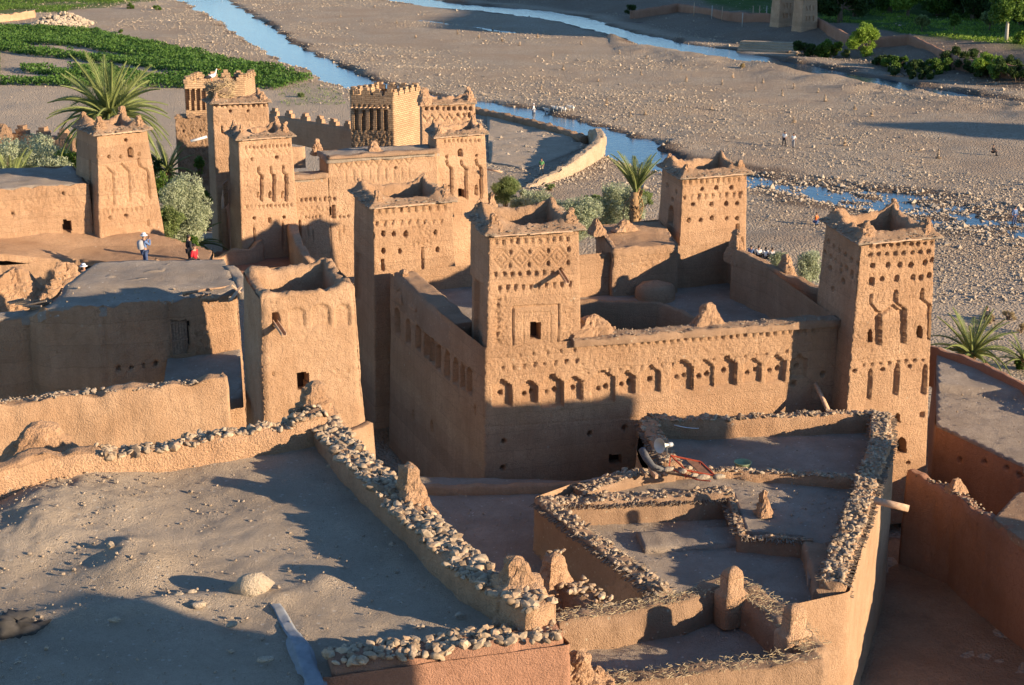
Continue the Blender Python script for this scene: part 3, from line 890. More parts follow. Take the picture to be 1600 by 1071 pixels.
V, T = rock_cloud(np.stack([sx, sy, sz], 1), size)
link('riverbed_stones', mesh('riverbed_stones', V, None, T, M['riverstone'], False), None, 'pale loose stones scattered over the riverbed', 'stones', None, 'stuff')

# unseen hill, added and shaped to shade the far bank and a riverbed tongue
hx = np.linspace(185, 330, 60); hy = np.linspace(40, 360, 130); HX, HY = np.meshgrid(hx, hy)
cc = HY + .45 * HX
hz = 17 + 17.5 * np.exp(-((cc - 212) / 13) ** 2) + 32 * sstep(308, 324, cc) + 1.2 * fbm2(HX, HY, .05, 4, 3)
hz = hz * math.tan(SUN_EL) / .2034 * sstep(185, 200, HX) * sstep(330, 300, HX) * sstep(360, 340, HY) * sstep(40, 60, HY) - .5
link('hill', mesh('hill', np.stack([HX, HY, hz], -1).reshape(-1, 3), grid_quads(130, 60), None, M['sand']), None, 'unseen stony hill added to cast shade from the right', None, None, 'structure')

# ================================================================ TOWERED MUD CASTLES
def offset_poly(P, d):
    P = np.asarray(P, float)[:, :2]; n = len(P); out = []
    for i in range(n):
        a, b, c = P[i - 1], P[i], P[(i + 1) % n]
        e1 = (b - a) / np.linalg.norm(b - a); e2 = (c - b) / np.linalg.norm(c - b)
        n1, n2 = np.array((e1[1], -e1[0])), np.array((e2[1], -e2[0]))
        m = n1 + n2; m = m / np.linalg.norm(m)
        out.append(b + m * d / max(.35, m @ n1))
    return np.array(out)
def quad_px(FL, FR, BL, Y):
    A = PY(*FL, Y); z = A[2]; B = PZ(*FR, z); D = PZ(*BL, z)
    C = B + D - A
    return np.array([A, B, C, D]), z
def ring(parent, name, poly, z, prof, mats, midx, res=.15, corner=.35, cw=.55, amp=.05, seed=0.0, jag=.06):
    """eaves ring round a tower head; prof = [(outward, up, lift with corners)]"""
    polys = [offset_poly(poly, o) for o, _, _ in prof]
    n = len(poly); cols = []
    for i in range(n):
        L = np.linalg.norm(np.asarray(poly)[(i + 1) % n][:2] - np.asarray(poly)[i][:2]); nc = max(4, int(L / res))
        for k in range(nc): cols.append((i, k / nc, L))
    P = np.zeros((len(prof), len(cols), 3))
    for c, (i, t, L) in enumerate(cols):
        dd = min(t, 1 - t) * L
        for r, (o, h, lf) in enumerate(prof):
            P[r, c, :2] = polys[r][i] * (1 - t) + polys[r][(i + 1) % n] * t
            P[r, c, 2] = z + h + lf * corner * math.exp(-(dd / cw) ** 2)
    nz = amp * fbm(P * 2.6 + seed, 3)
    P[..., 2] += nz * np.array([.4 + abs(l) for _, _, l in prof])[:, None]
    cen = np.asarray(poly)[:, :2].mean(0)
    rad = P[..., :2] - cen; rad /= np.linalg.norm(rad, axis=-1)[..., None]
    P[..., :2] += rad * (jag * fbm(P * 4.0 + seed + 9, 2) * np.array([1.0 if o > .1 else .5 for o, _, _ in prof])[:, None])[..., None]
    Q = grid_quads(len(prof), len(cols), True)
    mi = np.repeat(np.asarray(midx), len(cols))
    return part(parent, name, P.reshape(-1, 3), Q, None, None, True, mats=mats, midx=mi)
def tower(parent, name, FL, FR, BL, Y, zb, batter=.035, mat=None, deco=None, openings=None, res=.05, lres=None, label=None, head=True,
          over=.26, pin=(.55, .6), seed=None, corner=.35, quad=None, amp=.05, pins=(0, 1, 2, 3), stones_n=160, chimneys=True, pin_kind=STEP):
    mat = mat or M['clay']
    top, z = quad_px(FL, FR, BL, Y) if quad is None else quad
    seed = top[0][0] if seed is None else seed
    base = offset_poly(top, batter * (z - zb))
    ob = prism(parent, name, base, top, zb, z, mat, .35, {0: res, 3: lres or res * 1.5}, res, deco, openings, amp, .13, label=label, seed=seed)
    if head:
        prof = [(-.05, -.05, 0), (over * .8, -.04, 0), (over, .0, 0), (over * .9, .05, .02), (over * .4, .10, .08), (-.02, .15, .22), (-.16, .22, .5), (-.30, .28, .85), (-.42, .31, 1.0), (-.54, .22, .9), (-.60, .0, .5), (-.62, -.9, 0), (-.7, -1.3, 0)]
        ring(ob, 'eaves', top, z, prof, [M['reed'], M['mudtop'], mat], [0, 0, 0, 1, 1, 1, 1, 2, 2, 2, 2, 2], .08 if res < .07 else .14, corner, .6, .10, seed, .08)
        inn = offset_poly(top, -.55)
        part(ob, 'roof_floor', np.c_[inn, np.full(4, z - 1.0)], [(0, 1, 2, 3)], None, M['mudroof'], False)
        cp = offset_poly(top, -.34)
        ang = math.atan2(*(top[1] - top[0])[[1, 0]])
        for i in pins:
            w, h = pin[0] * rng.uniform(.9, 1.12), pin[1] * rng.uniform(.85, 1.2)
            pinnacle(ob, (*cp[i], z + .14), w, h, ang, pin_kind, mat, seed=seed + i * 3.7, amp=.07, aspect=rng.uniform(.85, 1.15))
        # stone flakes weighing down the eaves
        q = np.concatenate([offset_poly(top, .06), offset_poly(top, .06)[:1]])
        path = np.c_[q, np.full(5, z + .14)]
        p, s, o = along(path, .075, .46, None); stones_n = stones_n * 3
        p = p[:stones_n]; p[:, 2] += o[:stones_n] * .38 + .02
        V, T = rock_cloud(p, np.clip(rng.lognormal(-2.35, .4, len(p)), .05, .24), .55, 0, seed=int(abs(seed) * 10) + 1)
        part(ob, 'eaves_stones', V, None, T, M['stonestuff'], False, 'stuff')
        # a few reed ends and a bent branch under the eaves at the front
        f = offset_poly(top, over + .05)
        for k in range(3):
            t0 = rng.uniform(0, .6); a = f[0] * (1 - t0) + f[1] * t0; b = f[0] * (1 - t0 - .3) + f[1] * (t0 + .3)
            MB().tube([(*a, z - .01), (*((a + b) / 2), z + .03 + rng.uniform(-.02, .02)), (*b, z + .0)], .028, 6).build(ob, 'eaves_pole', M['pole'])
    return ob
def cvf(sc, ox, oy):
    return lambda *pl: [(ox + x / sc, oy + y / sc) for x, y in pl]
def rect_px(cx, cy, w, h):
    return [(cx - w/2, cy - h/2), (cx + w/2, cy - h/2), (cx + w/2, cy + h/2), (cx - w/2, cy + h/2)]
def arch_px(cx, cy, w, h):
    return [(cx - w/2, cy + h/2), (cx - w/2, cy - h*.2), (cx - w*.32, cy - h*.42), (cx, cy - h*.52), (cx + w*.32, cy - h*.42), (cx + w/2, cy - h*.2), (cx + w/2, cy + h/2)]
def spout(parent, x1, y1, out, fr, length=1.0):
    """hollowed wooden roof drain sticking out of a wall, at wall position under the sight line (x1, y1)"""
    u, v = fr.uv(x1, y1); p = fr.o + fr.u * u + fr.v * v - fr.n * .15
    d = fr.n + np.array((0, 0, -.28)); d = d / np.linalg.norm(d)
    q = p + d * length
    mb = MB(); s = fr.u
    up = np.cross(s, d); up = up if up[2] > 0 else -up
    for side in (-1, 1): mb.bar(p + s * .075 * side + up * .03, q + s * .075 * side + up * .03, .025, .13, up=up)
    mb.bar(p - up * .02, q - up * .02, .16, .025, up=up)
    return mb.build(parent, 'drain_spout', M['pole'], label='wooden drain spout sticking out of the wall')

# ---------------------------------------------------------------- the large kasbah in the middle
K = thing('kasbah', 'large mud kasbah with four carved corner towers and walled roof terrace', 'kasbah', (6, 68, 2))
z1 = 10.5
c1 = PY(757, 548, 59.6)[:2]; c2 = PZ(1312, 500, z1)[:2]
c4 = np.array((-6.2, 72.5)); c3 = np.array((12.0, 79.5))
ktop = np.array([c1, c2, c3, c4])
kbase = offset_poly(ktop, .03 * 8)
R7 = cvf(2.6775, 530, 260); R8 = cvf(2.6667, 880, 230); R1 = cvf(5.3333, 700, 300); RA = cvf(3.2, 600, 500)
ar_x = [799, 842, 878, 913, 958, 995, 1033, 1082, 1116, 1150, 1192, 1227, 1263]
ar_b = [636, 634, 632, 629, 626, 620, 615, 609, 606, 602, 600, 598, 594]
dec = []
for i, (x, yb) in enumerate(zip(ar_x, ar_b)):
    dec.append(('row', 's', x - 15, yb - 21, x - 15, yb - 21, 1, 31, 44, .22))
    for hx, hy in ((-22, -16), (-10, -20)) if i % 3 else ((-16, -20),):
        dec.append(('row', 'h', x + hx, yb + hy, x + hx, yb + hy, 1, 6.5, 8, .42))
dec += [('row', 'r', 932, 540, 1269, 517, 30, 4.6, 8, .10),
        ('pit', 905, 545, 1270, 586, .07), ('pit', 764, 540, 905, 598, .06),
        ('row', 't', 786, 577, 900, 566, 8, 7, 9, .12), ('row', 'd', 791, 557, 898, 548, 6, 5, 8, .10),
        ('row', 't', 920, 585, 1262, 548, 22, 4.5, 7, .09),
        ('pts', 'h', 8, 9, .35, [(787, 690), (922, 678), (976, 670), (786, 732), (1240, 600), (1285, 585)]),
        ('line', [(760, 668), (850, 662), (1000, 652)], 2, .03)]
left = [('row', 'a', x, y, x, y, 1, 8, 40, .34) for x, y in [(621, 503), (638, 518), (653, 528), (666, 539), (675, 548), (684, 559), (698, 570), (712, 580), (723, 589), (734, 595)]]
left += [('row', 'r', 640, 505, 748, 590, 22, 2.5, 5, .06), ('pts', 'h', 4, 18, .15, [(675, 668), (645, 650), (742, 640)])]
KB = prism(K, 'main_wall', kbase, ktop, 1.0, z1, M['clay'], .3, {0: .05, 3: .08}, .05, {0: dec, 3: left},
           {0: [{'px': rect_px(962, 718, 20, 15), 'depth': .6}]}, .05, .15, seed=4)
# roof terrace with the open light well
zf = 8.1
fl = [PZ(x, y, zf) for x, y in [(850, 452), (900, 432), (1060, 420), (1160, 430), (1310, 470), (1320, 520), (1118, 520), (1112, 506), (1030, 474), (905, 470), (850, 476)]]
sheet(K, 'terrace_floor', fl, zf, M['mudroof'], .25, .06, seed=3)
well = [PZ(x, y, zf)[:2] for x, y in [(850, 474), (905, 471), (1030, 475), (1110, 507)]]
mudwall(K, 'light_well_wall', well, .5, 3.0, zf + .08, M['clay'], .2, 6, 4, .03)
well2 = [PZ(x, y, zf)[:2] for x, y in [(1110, 507), (1120, 540)]]
mudwall(K, 'light_well_wall', well2, .5, 3.0, zf + .08, M['clay'], .2, 6, 4, .03)
sheet(K, 'court_floor', [PZ(x, y, zf) for x, y in [(840, 470), (1112, 470), (1130, 560), (840, 560)]], 3.0, M['mudroof'], .5, .05)
# terrace in the left wing, a step lower behind the long side wall
sheet(K, 'terrace_floor', np.array([(*(c1 + (.2, 1.5)), 0), (3.2, 66, 0), (1.5, 74, 0), (-6, 74, 0)]), 9.3, M['mudroof'], .3, .05, seed=6)
# parapets
d12 = (c2 - c1) / np.linalg.norm(c2 - c1)
n12 = np.array((d12[1], -d12[0]))
pf = [c1 + d12 * 3.9 - n12 * .28, c2 - n12 * .28]
PF = mudwall(K, 'parapet', pf, .95, z1 - .25, z1 + .10, M['mudtop'], .1, 4, 8, .08, .1, .05)
p, s, o = along(np.c_[np.array(pf), np.full(2, z1 + .12)], .11, .95, None); p = on_top(PF, p); V, T = rock_cloud(p, np.clip(rng.lognormal(-2.6, .4, len(p)), .04, .18), .7, 0); part(PF, 'grit', V, None, T, M['stonestuff'], False, 'stuff')
pr = [PZ(1298, 450, 10.6)[:2], PZ(1232, 425, 10.6)[:2], PZ(1150, 396, 10.6)[:2]]
mudwall(K, 'parapet', pr, .6, 7.6, [10.4, 10.5, 10.9], M['clay'], .15, 12, 6, .06, .15, .08)
d14 = (c4 - c1) / np.linalg.norm(c4 - c1); n14 = np.array((d14[1], -d14[0]))
pl_ = [c1 + d14 * 4.2 + n14 * .55, c1 + d14 * 8 + n14 * .5, c1 + d14 * 13.0 + n14 * .5]
mudwall(K, 'parapet', pl_, 1.15, 9.0, [10.45, 10.6, 10.75], M['mudtop'], .12, 5, 8, .05, .1, .05)
def pin_px(parent, x, yb, Y, w, h, kind=STEP, yaw=.3, mat=None, aspect=1.0, amp=.07):
    p = PY(x, yb, Y)
    return pinnacle(parent, p, w, h, yaw, kind, mat, aspect, amp)
pin_px(K, 1106, 512, 63.0, .95, 1.1, CONE, aspect=1.7)
pin_px(K, 925, 526, 61.6, 1.3, .95, CONE, aspect=1.7, amp=.12)
pin_px(K, 948, 526, 62.0, .9, .4, CONE, aspect=1.4, amp=.12)
pin_px(K, 1228, 428, 73.0, .7, 1.0, CONE, 1.9, aspect=1.7)
pin_px(K, 1150, 402, 76.5, .7, 1.5, STEP, 1.9, aspect=2.0)
pin_px(K, 632, 462, 71.0, .75, 1.35, STEP, 2.0, aspect=1.6)
pin_px(K, 655, 478, 68.8, .7, .6, STEP, 2.0, aspect=1.4)
# towers
k1d = [('row', 'r', 775, 380, 887, 374, 11, 6, 8.5, .09), ('lozenge', 785, 406, 873, 401, 4, 28, 31, .06),
       ('pts', 'h', 4.5, 8, .16, R1((520, 505), (680, 505), (840, 495), (1003, 485), (520, 620), (680, 610), (838, 600), (1000, 590))),
       ('row', 'h', 775, 430, 863, 427, 8, 6.5, 8.5, .12), ('row', 't', 781, 453, 890, 445, 10, 6.5, 10, .13),
       ('row', 'h', 876, 424, 876, 424, 1, 9, 10, .3),
       ('line', [(802, 545), (802, 480), (873, 477), (873, 540)], 3, .09), ('line', [(818, 545), (818, 490), (860, 488), (860, 540)], 2, .04),
       ('pit', 770, 462, 795, 545, .11), ('pit', 876, 460, 898, 540, .09), ('pit', 822, 492, 857, 540, .06),
       ('row', 't', 778, 470, 778, 535, 7, 7, 8, .1), ('pit', 768, 372, 896, 460, .035)]
k1l = [('poly', [(724, 424), (737, 432), (735, 540), (721, 528)], .2), ('poly', [(741, 436), (757, 446), (754, 556), (739, 545)], .2), ('pit', 724, 350, 760, 420, .06)]
def k1quad():
    z = 15.3
    q = PZ(763, 368, z)[:2]; ang = math.atan2(d12[1], d12[0]) + .02
    u = np.array((math.cos(ang), math.sin(ang))); b = np.array((math.cos(ang + 1.5), math.sin(ang + 1.5)))
    return np.array([(*q, z), (*(q + u * 4.02), z), (*(q + u * 4.02 + b * 4.1), z), (*(q + b * 4.1), z)]), z
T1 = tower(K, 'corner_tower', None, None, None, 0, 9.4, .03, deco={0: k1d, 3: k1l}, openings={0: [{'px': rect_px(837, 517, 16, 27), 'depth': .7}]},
           res=.045, quad=k1quad(), label='carved corner tower with lozenge band and square window', pin=(.58, .62))
_q, _z = k1quad()
spout(T1, 876, 424, .9, Frame(_q[0], _q[1], (*offset_poly(_q, .03 * 6)[0], _z - 6)), 1.15)
R5 = cvf(4.4636, 1260, 320); R4 = cvf(2.1425, 1200, 300)
k2d = [('row', 'h', 1362, 386, 1455, 380.5, 10, 6, 6.5, .14), ('row', 'h', 1361, 399, 1451, 394, 8, 6.5, 7, .14), ('zig', 1350, 419, 1446, 413, 10, 4, 2, -.05),
       ('pts', 'h', 6.5, 8.5, .25, R5((467, 430), (572, 428), (658, 423), (732, 420), (830, 405), (880, 388), (530, 520), (750, 510), (803, 508), (858, 497))),
       ('pts', 'a', 7, 12, .3, R5((455, 540), (630, 520))),
       ('row', 'r', *R5((455, 665))[0], *R5((455, 665))[0], 1, 5, 23, .16), ('row', 'a', *R5((622, 640))[0], *R5((622, 640))[0], 1, 7, 22, .18), ('row', 'a', *R5((810, 630))[0], *R5((810, 630))[0], 1, 5, 19, .16),
       ('poly', R5((480, 745), (527, 745), (527, 985), (480, 985)), .24), ('poly', R5((658, 735), (700, 735), (700, 972), (658, 972)), .24),
       ('poly', R5((846, 708), (882, 708), (882, 948), (846, 948)), .20),
       ('line', R5((525, 765), (605, 708), (680, 772)), 4, .16), ('line', R5((455, 700), (490, 745)), 3.5, .14), ('line', R5((630, 690), (690, 735)), 3.5, .14), ('line', R5((815, 672), (866, 708)), 3.5, .14),
       ('row', 'h', *R4((320, 582))[0], *R4((548, 563))[0], 9, 6, 6, .12), ('pts', 'h', 6, 6, .25, R4((385, 596), (475, 585), (290, 600), (466, 908))),
       ('row', 'a', *R4((342, 645))[0], *R4((342, 645))[0], 1, 7, 50, .2), ('row', 'a', *R4((430, 630))[0], *R4((430, 630))[0], 1, 8, 45, .2), ('row', 'a', *R4((525, 628))[0], *R4((525, 628))[0], 1, 6.5, 40, .2),
       ('pts', 'r', 6, 8, .3, R4((516, 747))), ('pit', 1335, 385, 1460, 580, .06)]
k2l = [('row', 'h', 1294, 378, 1338, 412, 6, 4, 7, .2), ('row', 'h', 1290, 395, 1338, 432, 7, 4, 7, .18), ('pts', 'h', 5, 9, .25, [(1313, 424), (1317, 440), (1297, 420), (1330, 432), (1300, 452)]), ('pit', 1290, 360, 1342, 470, .05)]
tower(K, 'corner_tower', (1345, 380), (1463, 370), (1290, 345), 62.3, 1.0, .034, deco={0: k2d, 3: k2l}, res=.045,
      openings={0: [{'px': arch_px(*R5((445, 915))[0], 8, 22), 'depth': .5}, {'px': arch_px(*R5((793, 888))[0], 10, 21), 'depth': .5}, {'px': arch_px(*R4((435, 757))[0], 8.5, 15), 'depth': .5}, {'px': arch_px(*R4((447, 848))[0], 15, 25), 'depth': .6}]},
      label='tall corner tower with stepped arch niches and four rows of holes', pin=(.55, .62))
k3d = [('row', 'r', 590, 330, 694, 326, 10, 6.5, 8.5, .10), ('row', 't', 588, 351, 689, 347, 9, 8, 8, .12),
       ('pts', 'h', 5.5, 9, .3, R7((185, 282), (227, 285), (277, 285), (401, 278), (184, 355), (253, 355), (411, 350), (140, 290))),
       ('row', 'r', *R7((183, 415))[0], *R7((183, 415))[0], 1, 5, 19, .3), ('line', R7((348, 345), (350, 490)), 4, .14), ('pit', 640, 350, 675, 385, .12), ('pit', 585, 335, 705, 450, .04)]
tower(K, 'corner_tower', (583, 325), (708, 314), (552, 299), 73.0, 2.0, .03, deco={0: k3d, 3: [('poly', [(556, 395), (566, 400), (563, 470), (553, 465)], .15), ('pit', 555, 320, 580, 400, .06)]}, res=.05,
      openings={0: [{'px': [(648, 447), (682, 445), (682, 492), (668, 480), (648, 462)], 'depth': .9, 'name': 'doorway', 'mat': M['clay_red']}]}, label='corner tower with low doorway opening on to the side terrace', pin=(.55, .62))
k4d = [('row', 'r', 1070, 286, 1163, 280, 12, 5, 7, .10), ('row', 't', 1070, 310, 1157, 305, 9, 7, 10, .14),
       ('pts', 'h', 5, 6.5, .28, R8((578, 178), (637, 172), (700, 170), (541, 240), (620, 240), (680, 238), (725, 236), (524, 308), (573, 305), (620, 298), (680, 300), (725, 297))),
       ('row', 'r', *R8((724, 350))[0], *R8((724, 350))[0], 1, 5, 22, .2), ('row', 'r', *R8((740, 398))[0], *R8((740, 398))[0], 1, 6, 14, .2), ('pit', 1068, 295, 1165, 345, .05)]
tower(K, 'corner_tower', (1066, 279), (1168, 271), (1034, 259), 80.0, 2.0, .03, deco={0: k4d, 3: [('pts', 'h', 4, 7, .2, [(1042, 290), (1056, 300), (1050, 312)]), ('row', 'a', 1048, 336, 1048, 336, 1, 7, 30, .5)]}, res=.06,
      label='square rear tower beside the roof kiosk with two rows of round holes', pin=(.5, .62))
# roof kiosk with door, and the clay oven before it
kq, kz = quad_px((957, 388), (1062, 380), (930, 358), 76.5)
KI = prism(K, 'roof_kiosk', offset_poly(kq, .05), kq, zf - .3, [kz - .1, kz - .1, kz + .3, kz + .2], M['clay'], .3, {0: .07, 3: .07}, .07,
      {0: [('pts', 'h', 6, 5, .2, [(970, 396), (1001, 397), (1033, 394)]), ('pit', 1000, 385, 1020, 430, .15), ('poly', [(1026, 388), (1040, 386), (1042, 392), (1024, 394)], .15)]},
      {3: [{'px': [(939, 392), (953, 398), (952, 448), (940, 446)], 'depth': .8, 'name': 'doorway'}]}, .08, .2)
sheet(KI, 'kiosk_roof', np.c_[offset_poly(kq, -.05), np.zeros(4)], kz - .12, M['clay'], .15, .08, hf=lambda X, Y: .30 * sstep(78.5, 80.5, Y))
mudwall(KI, 'kiosk_parapet', [offset_poly(kq, -.15)[k] for k in (1, 0, 3)], .4, kz - .5, [kz - .02, kz - .05, kz + .35], M['clay'], .12, 4, 5, .08, .12, .08)
pin_px(KI, 932, 362, 79.5, .7, .75, CONE, 1.9, aspect=1.5); pin_px(KI, 976, 358, 80.0, .7, .5, CONE, .4, aspect=1.8)
V, Q, T = lump((*PY(1024, 452, 76.2)[:2], zf - .1), [(.95, 0), (.97, .4), (.9, .75), (.8, .9), (.45, .95)], .2, 22, .08, 1.1, .1)
part(K, 'oven', V, Q, T, M['clay'])
# leaning prop beside the right tower
a = PY(1274, 600, 63.2); b = PY(1294, 642, 62.0)
link_pole = thing('leaning_pole', 'debarked wooden pole leaning on the kasbah front beside the right tower', 'pole', b)
MB().tube([a, (a + b) / 2 + (0, 0, .02), b], [.09, .10, .11], 10).build(link_pole, 'shaft', M['pole'], True)

# ---------------------------------------------------------------- the rear kasbah
G = thing('kasbah', 'smaller kasbah behind the palms with stork nest tower, near the curved river wall', 'kasbah', (-12, 100, 5))
R2 = cvf(4.4615, 300, 180); R3 = cvf(4.869, 530, 120)
g2d = [('row', 'r', 384, 231.5, 451, 228, 12, 3.2, 5.2, .16), ('zig', 384, 241, 455, 237, 14, 3.5, 1.6, .06), ('pts', 'h', 4, 4.5, .3, R2((418, 308), (590, 297), (640, 713), (434, 722))),
       ('row', 'r', 386, 323.5, 455, 321, 12, 3.2, 4, .14), ('row', 'a', *R2((540, 737))[0], *R2((540, 737))[0], 1, 4, 9, .2),
       ('row', 'a', *R2((434, 855))[0], *R2((434, 855))[0], 1, 3, 46, .2), ('row', 'a', *R2((638, 840))[0], *R2((638, 840))[0], 1, 3, 46, .2), ('pit', 375, 240, 458, 320, .06)]
for x0 in (475, 562, 648):
    g2d += [('poly', R2((x0 - 2, 422 - (x0 - 475) * .07), (x0 + 20, 422 - (x0 - 475) * .07), (x0 + 20, 605), (x0 - 2, 605)), .24), ('line', R2((x0 - 14, 370 - (x0 - 475) * .07), (x0 - 12, 405), (x0 + 4, 425)), 3.2, .18),
            ('row', 'a', *R2((x0 - 14, 560))[0], *R2((x0 - 14, 560))[0], 1, 4, 12, .3)]
tower(G, 'corner_tower', (372, 219), (456, 213), (357, 208), 94.0, 3.5, .03, M['clay_far'], {0: g2d}, res=.065, label='front left tower with three slender stepped niches', pin=(.5, .7), corner=.3)
g3d = [('row', 'r', 695, 221, 748, 220, 9, 3.4, 5, .15), ('row', 'a', *R3((922, 583))[0], *R3((922, 583))[0], 1, 7, 11, .5),
       ('pts', 'h', 3.6, 5.5, .25, R3((820, 610), (1046, 603))), ('pit', 685, 265, 755, 300, .08)]
for x0, y0 in ((845, 700), (955, 700), (1070, 695)):
    g3d += [('poly', R3((x0, y0), (x0 + 22, y0), (x0 + 22, 932), (x0, 932)), .24), ('line', R3((x0 - 28, y0 - 55), (x0 - 20, y0 - 20), (x0 + 8, y0 + 2)), 3.4, .18)]
g3d += [('pts', 'a', 4, 16, .3, R3((832, 870), (1043, 865)))]
tower(G, 'corner_tower', (681, 215), (759, 209), (669, 204), 100.0, 3.0, .04, M['clay_far'], {0: g3d}, {0: [{'px': rect_px(*R3((928, 885))[0], 9, 13), 'depth': .5}]}, res=.065, label='front right tower with pointed window over three stepped niches', pin=(.5, .65), corner=.3)
g1d = [('row', 'r', 338, 166, 420, 165, 11, 3.4, 4.5, .15), ('pts', 'h', 4, 4, .3, [(359, 174), (387, 174)]), ('zig', 335, 196, 420, 194, 12, 5, 1.6, .05), ('line', [(346, 198), (347, 208), (352, 210)], 2, .25), ('pit', 332, 180, 420, 200, .08)]
tower(G, 'corner_tower', (331, 163), (420, 160), (322, 157), 104.0, 3.0, .015, M['clay_far'], {0: g1d}, res=.07, label='rear left tower carrying the stork nest', pin=(.5, .6), corner=.2)
g4d = [('row', 'a', 666, 170, 735, 170, 9, 3.6, 5.5, .3), ('zig', 660, 185, 742, 183, 12, 5, 2, .12), ('pit', 660, 176, 742, 205, .08), ('pts', 'h', 3.4, 7, .25, [(715, 180), (724, 180), (733, 180)])]
tower(G, 'corner_tower', (658, 165), (743, 162), (655, 158), 109.0, 3.0, .012, M['clay_far'], {0: g4d}, res=.07, label='rear tower with arched hole row beside the crenellated tower', pin=(.75, .9), corner=.25, over=.1, stones_n=40)
# front curtain wall, its two steps of roof and terrace parapets
ga = PY(452, 262, 96.0); gb = PY(690, 240, 101.5)
q, zq = quad_px((512, 246), (684, 236), (498, 236), 96.5)
gfd = [('zig', 520, 258, 646, 250, 16, 6, 1.7, .08), ('row', 'r', 540, 276, 640, 271, 9, 1.6, 17, .08), ('row', 'r', *R2((760, 595))[0], *R2((990, 585))[0], 8, 4, 6, .15),
       ('zig', *R2((790, 665))[0], *R2((890, 655))[0], 5, 4, 1.8, .08), ('row', 'r', *R2((795, 718))[0], *R2((890, 715))[0], 5, 3, 4, .14), ('row', 'r', *R2((1025, 712))[0], *R2((1090, 710))[0], 3, 3, 4, .14),
       ('poly', R2((975, 628), (995, 628), (995, 725), (975, 725)), .25), ('poly', R2((955, 770), (968, 770), (968, 950), (955, 950)), .22), ('line', R2((925, 800), (938, 820), (930, 840), (935, 905)), 2.5, .15),
       ('row', 'r', *R2((750, 800))[0], *R2((750, 800))[0], 1, 3, 28, .22), ('pts', 'r', 1.8, 17, .12, R2((808, 805), (1055, 800), (845, 840), (1025, 840))), ('pit', 465, 325, 545, 345, .09), ('pit', 515, 285, 660, 300, .07), ('pts', 'h', 4, 5, .3, [(618, 263)])]
ug = (q[1] - q[0])[:2] / np.linalg.norm((q[1] - q[0])[:2]); vg = (q[3] - q[0])[:2] / np.linalg.norm((q[3] - q[0])[:2])
gq2 = np.array([q[0][:2] - ug * 2.9, q[0][:2] - ug * .02, q[0][:2] - ug * .02 + vg * 1.6, q[0][:2] - ug * 2.9 + vg * 1.6]); zq2 = zq - 1.15
gl = prism(G, 'curtain_wall', offset_poly(gq2, .13), gq2, 4.0, zq2, M['clay_far'], .4, {0: .065, 3: .3}, .065, {0: [d for d in gfd if d[0] in ('row', 'zig', 'pit', 'pts') ]}, None, .05, .1)
sheet(gl, 'roof', np.c_[offset_poly(gq2, .02), np.zeros(4)], zq2 - .05, M['mudroof'], .3, .06)
mudwall(gl, 'parapet', [gq2[0], gq2[1]], .5, zq2 - .2, zq2 + .12, M['mudtop'], .2, 4, 6, .06, .1, .06)
mudwall(G, 'far_parapet', [gq2[3] + vg * 7 - ug * .5, gq2[2] + vg * 7 + ug * .3], .4, zq2 - 1, zq2 + .55, M['clay_far'], .2, 6, 5, .05)
GW = prism(G, 'curtain_wall', offset_poly(q, .15), q, 4.0, zq, M['clay_far'], .4, {0: .065, 3: .12}, .065, {0: gfd}, {0: [{'px': rect_px(*R2((955, 672))[0], 8.5, 13), 'depth': .6}]}, .05, .1)
sheet(GW, 'roof', np.c_[offset_poly(q, .12), np.zeros(4)], zq + .02, M['mudroof'], .3, .08)
qq = offset_poly(q, .02)
mudwall(GW, 'parapet', [qq[0], qq[1]], .7, zq - .1, zq + .16, M['mudtop'], .2, 4, 6, .06, .1, .06)
pin_px(GW, 585, 243, 98.5, .8, .95, STEP, .3, M['clay_far'], 1.5)
pin_px(G, 496, 238, 100.0, .6, .9, STEP, .3, M['clay_far'], 1.2)
# side court: low red-brown room with lit terrace in front of the left tower
lw = [PZ(x, y, 6.6)[:2] for x, y in [(318, 405), (352, 396), (392, 392), (408, 388)]]
mudwall(G, 'forecourt_wall', lw, .6, 4.0, [6.5, 6.7, 6.9, 7.2], M['clay_far'], .18, 8, 6, .07, .15, .15)
rw = [PZ(x, y, 6.8)[:2] for x, y in [(458, 378), (462, 390), (480, 408), (500, 412)]]
mudwall(G, 'forecourt_wall', rw, .7, 4.0, [8.2, 7.8, 7.0, 6.6], M['clay_far'], .18, 8, 6, .08, .15, .2)
sheet(G, 'forecourt_floor', np.array([PZ(x, y, 5.8) for x, y in [(300, 430), (340, 392), (470, 388), (520, 430)]]), 5.8, M['clay_red'], .3, .04)
# long wall between the rear towers, with slatted balcony in its shade
mudwall(G, 'rear_wall', [PY(338, 250, 97.5)[:2] + (.3, 0), PY(338, 250, 104)[:2] + (.5, 0)], .5, 4, 8.6, M['clay_far'], .3, 8, 4, .05)
mb = MB(); o_ = PY(352, 300, 96.3)
for k in range(6): mb.bar(o_ + (.0, .25 * k - .5, -.9), o_ + (0, .25 * k - .5, .6), .06)
for zz in (-.9, -.1, .6): mb.bar(o_ + (0, -.7, zz), o_ + (0, 1.0, zz), .07)
mb.build(G, 'balcony_slats', M['wood'])
a = PY(323, 214, 103); MB().tube([a, a + np.array((-1.0, -.6, -.22))], .09, 10).build(G, 'drain_pipe', plain('pale_pipe', (.55, .56, .55), .5, .05), True)
a = PY(762, 265, 101); MB().tube([a, a + np.array((1.0, -.2, -.15))], .07, 8).build(G, 'roof_beam', M['pole'], True)
q5 = [PY(764, 300, 99.5), PY(772, 320, 99)]
pin_px(G, 769, 326, 98.5, .8, 1.1, STEP, .3, M['clay_far'], .8)

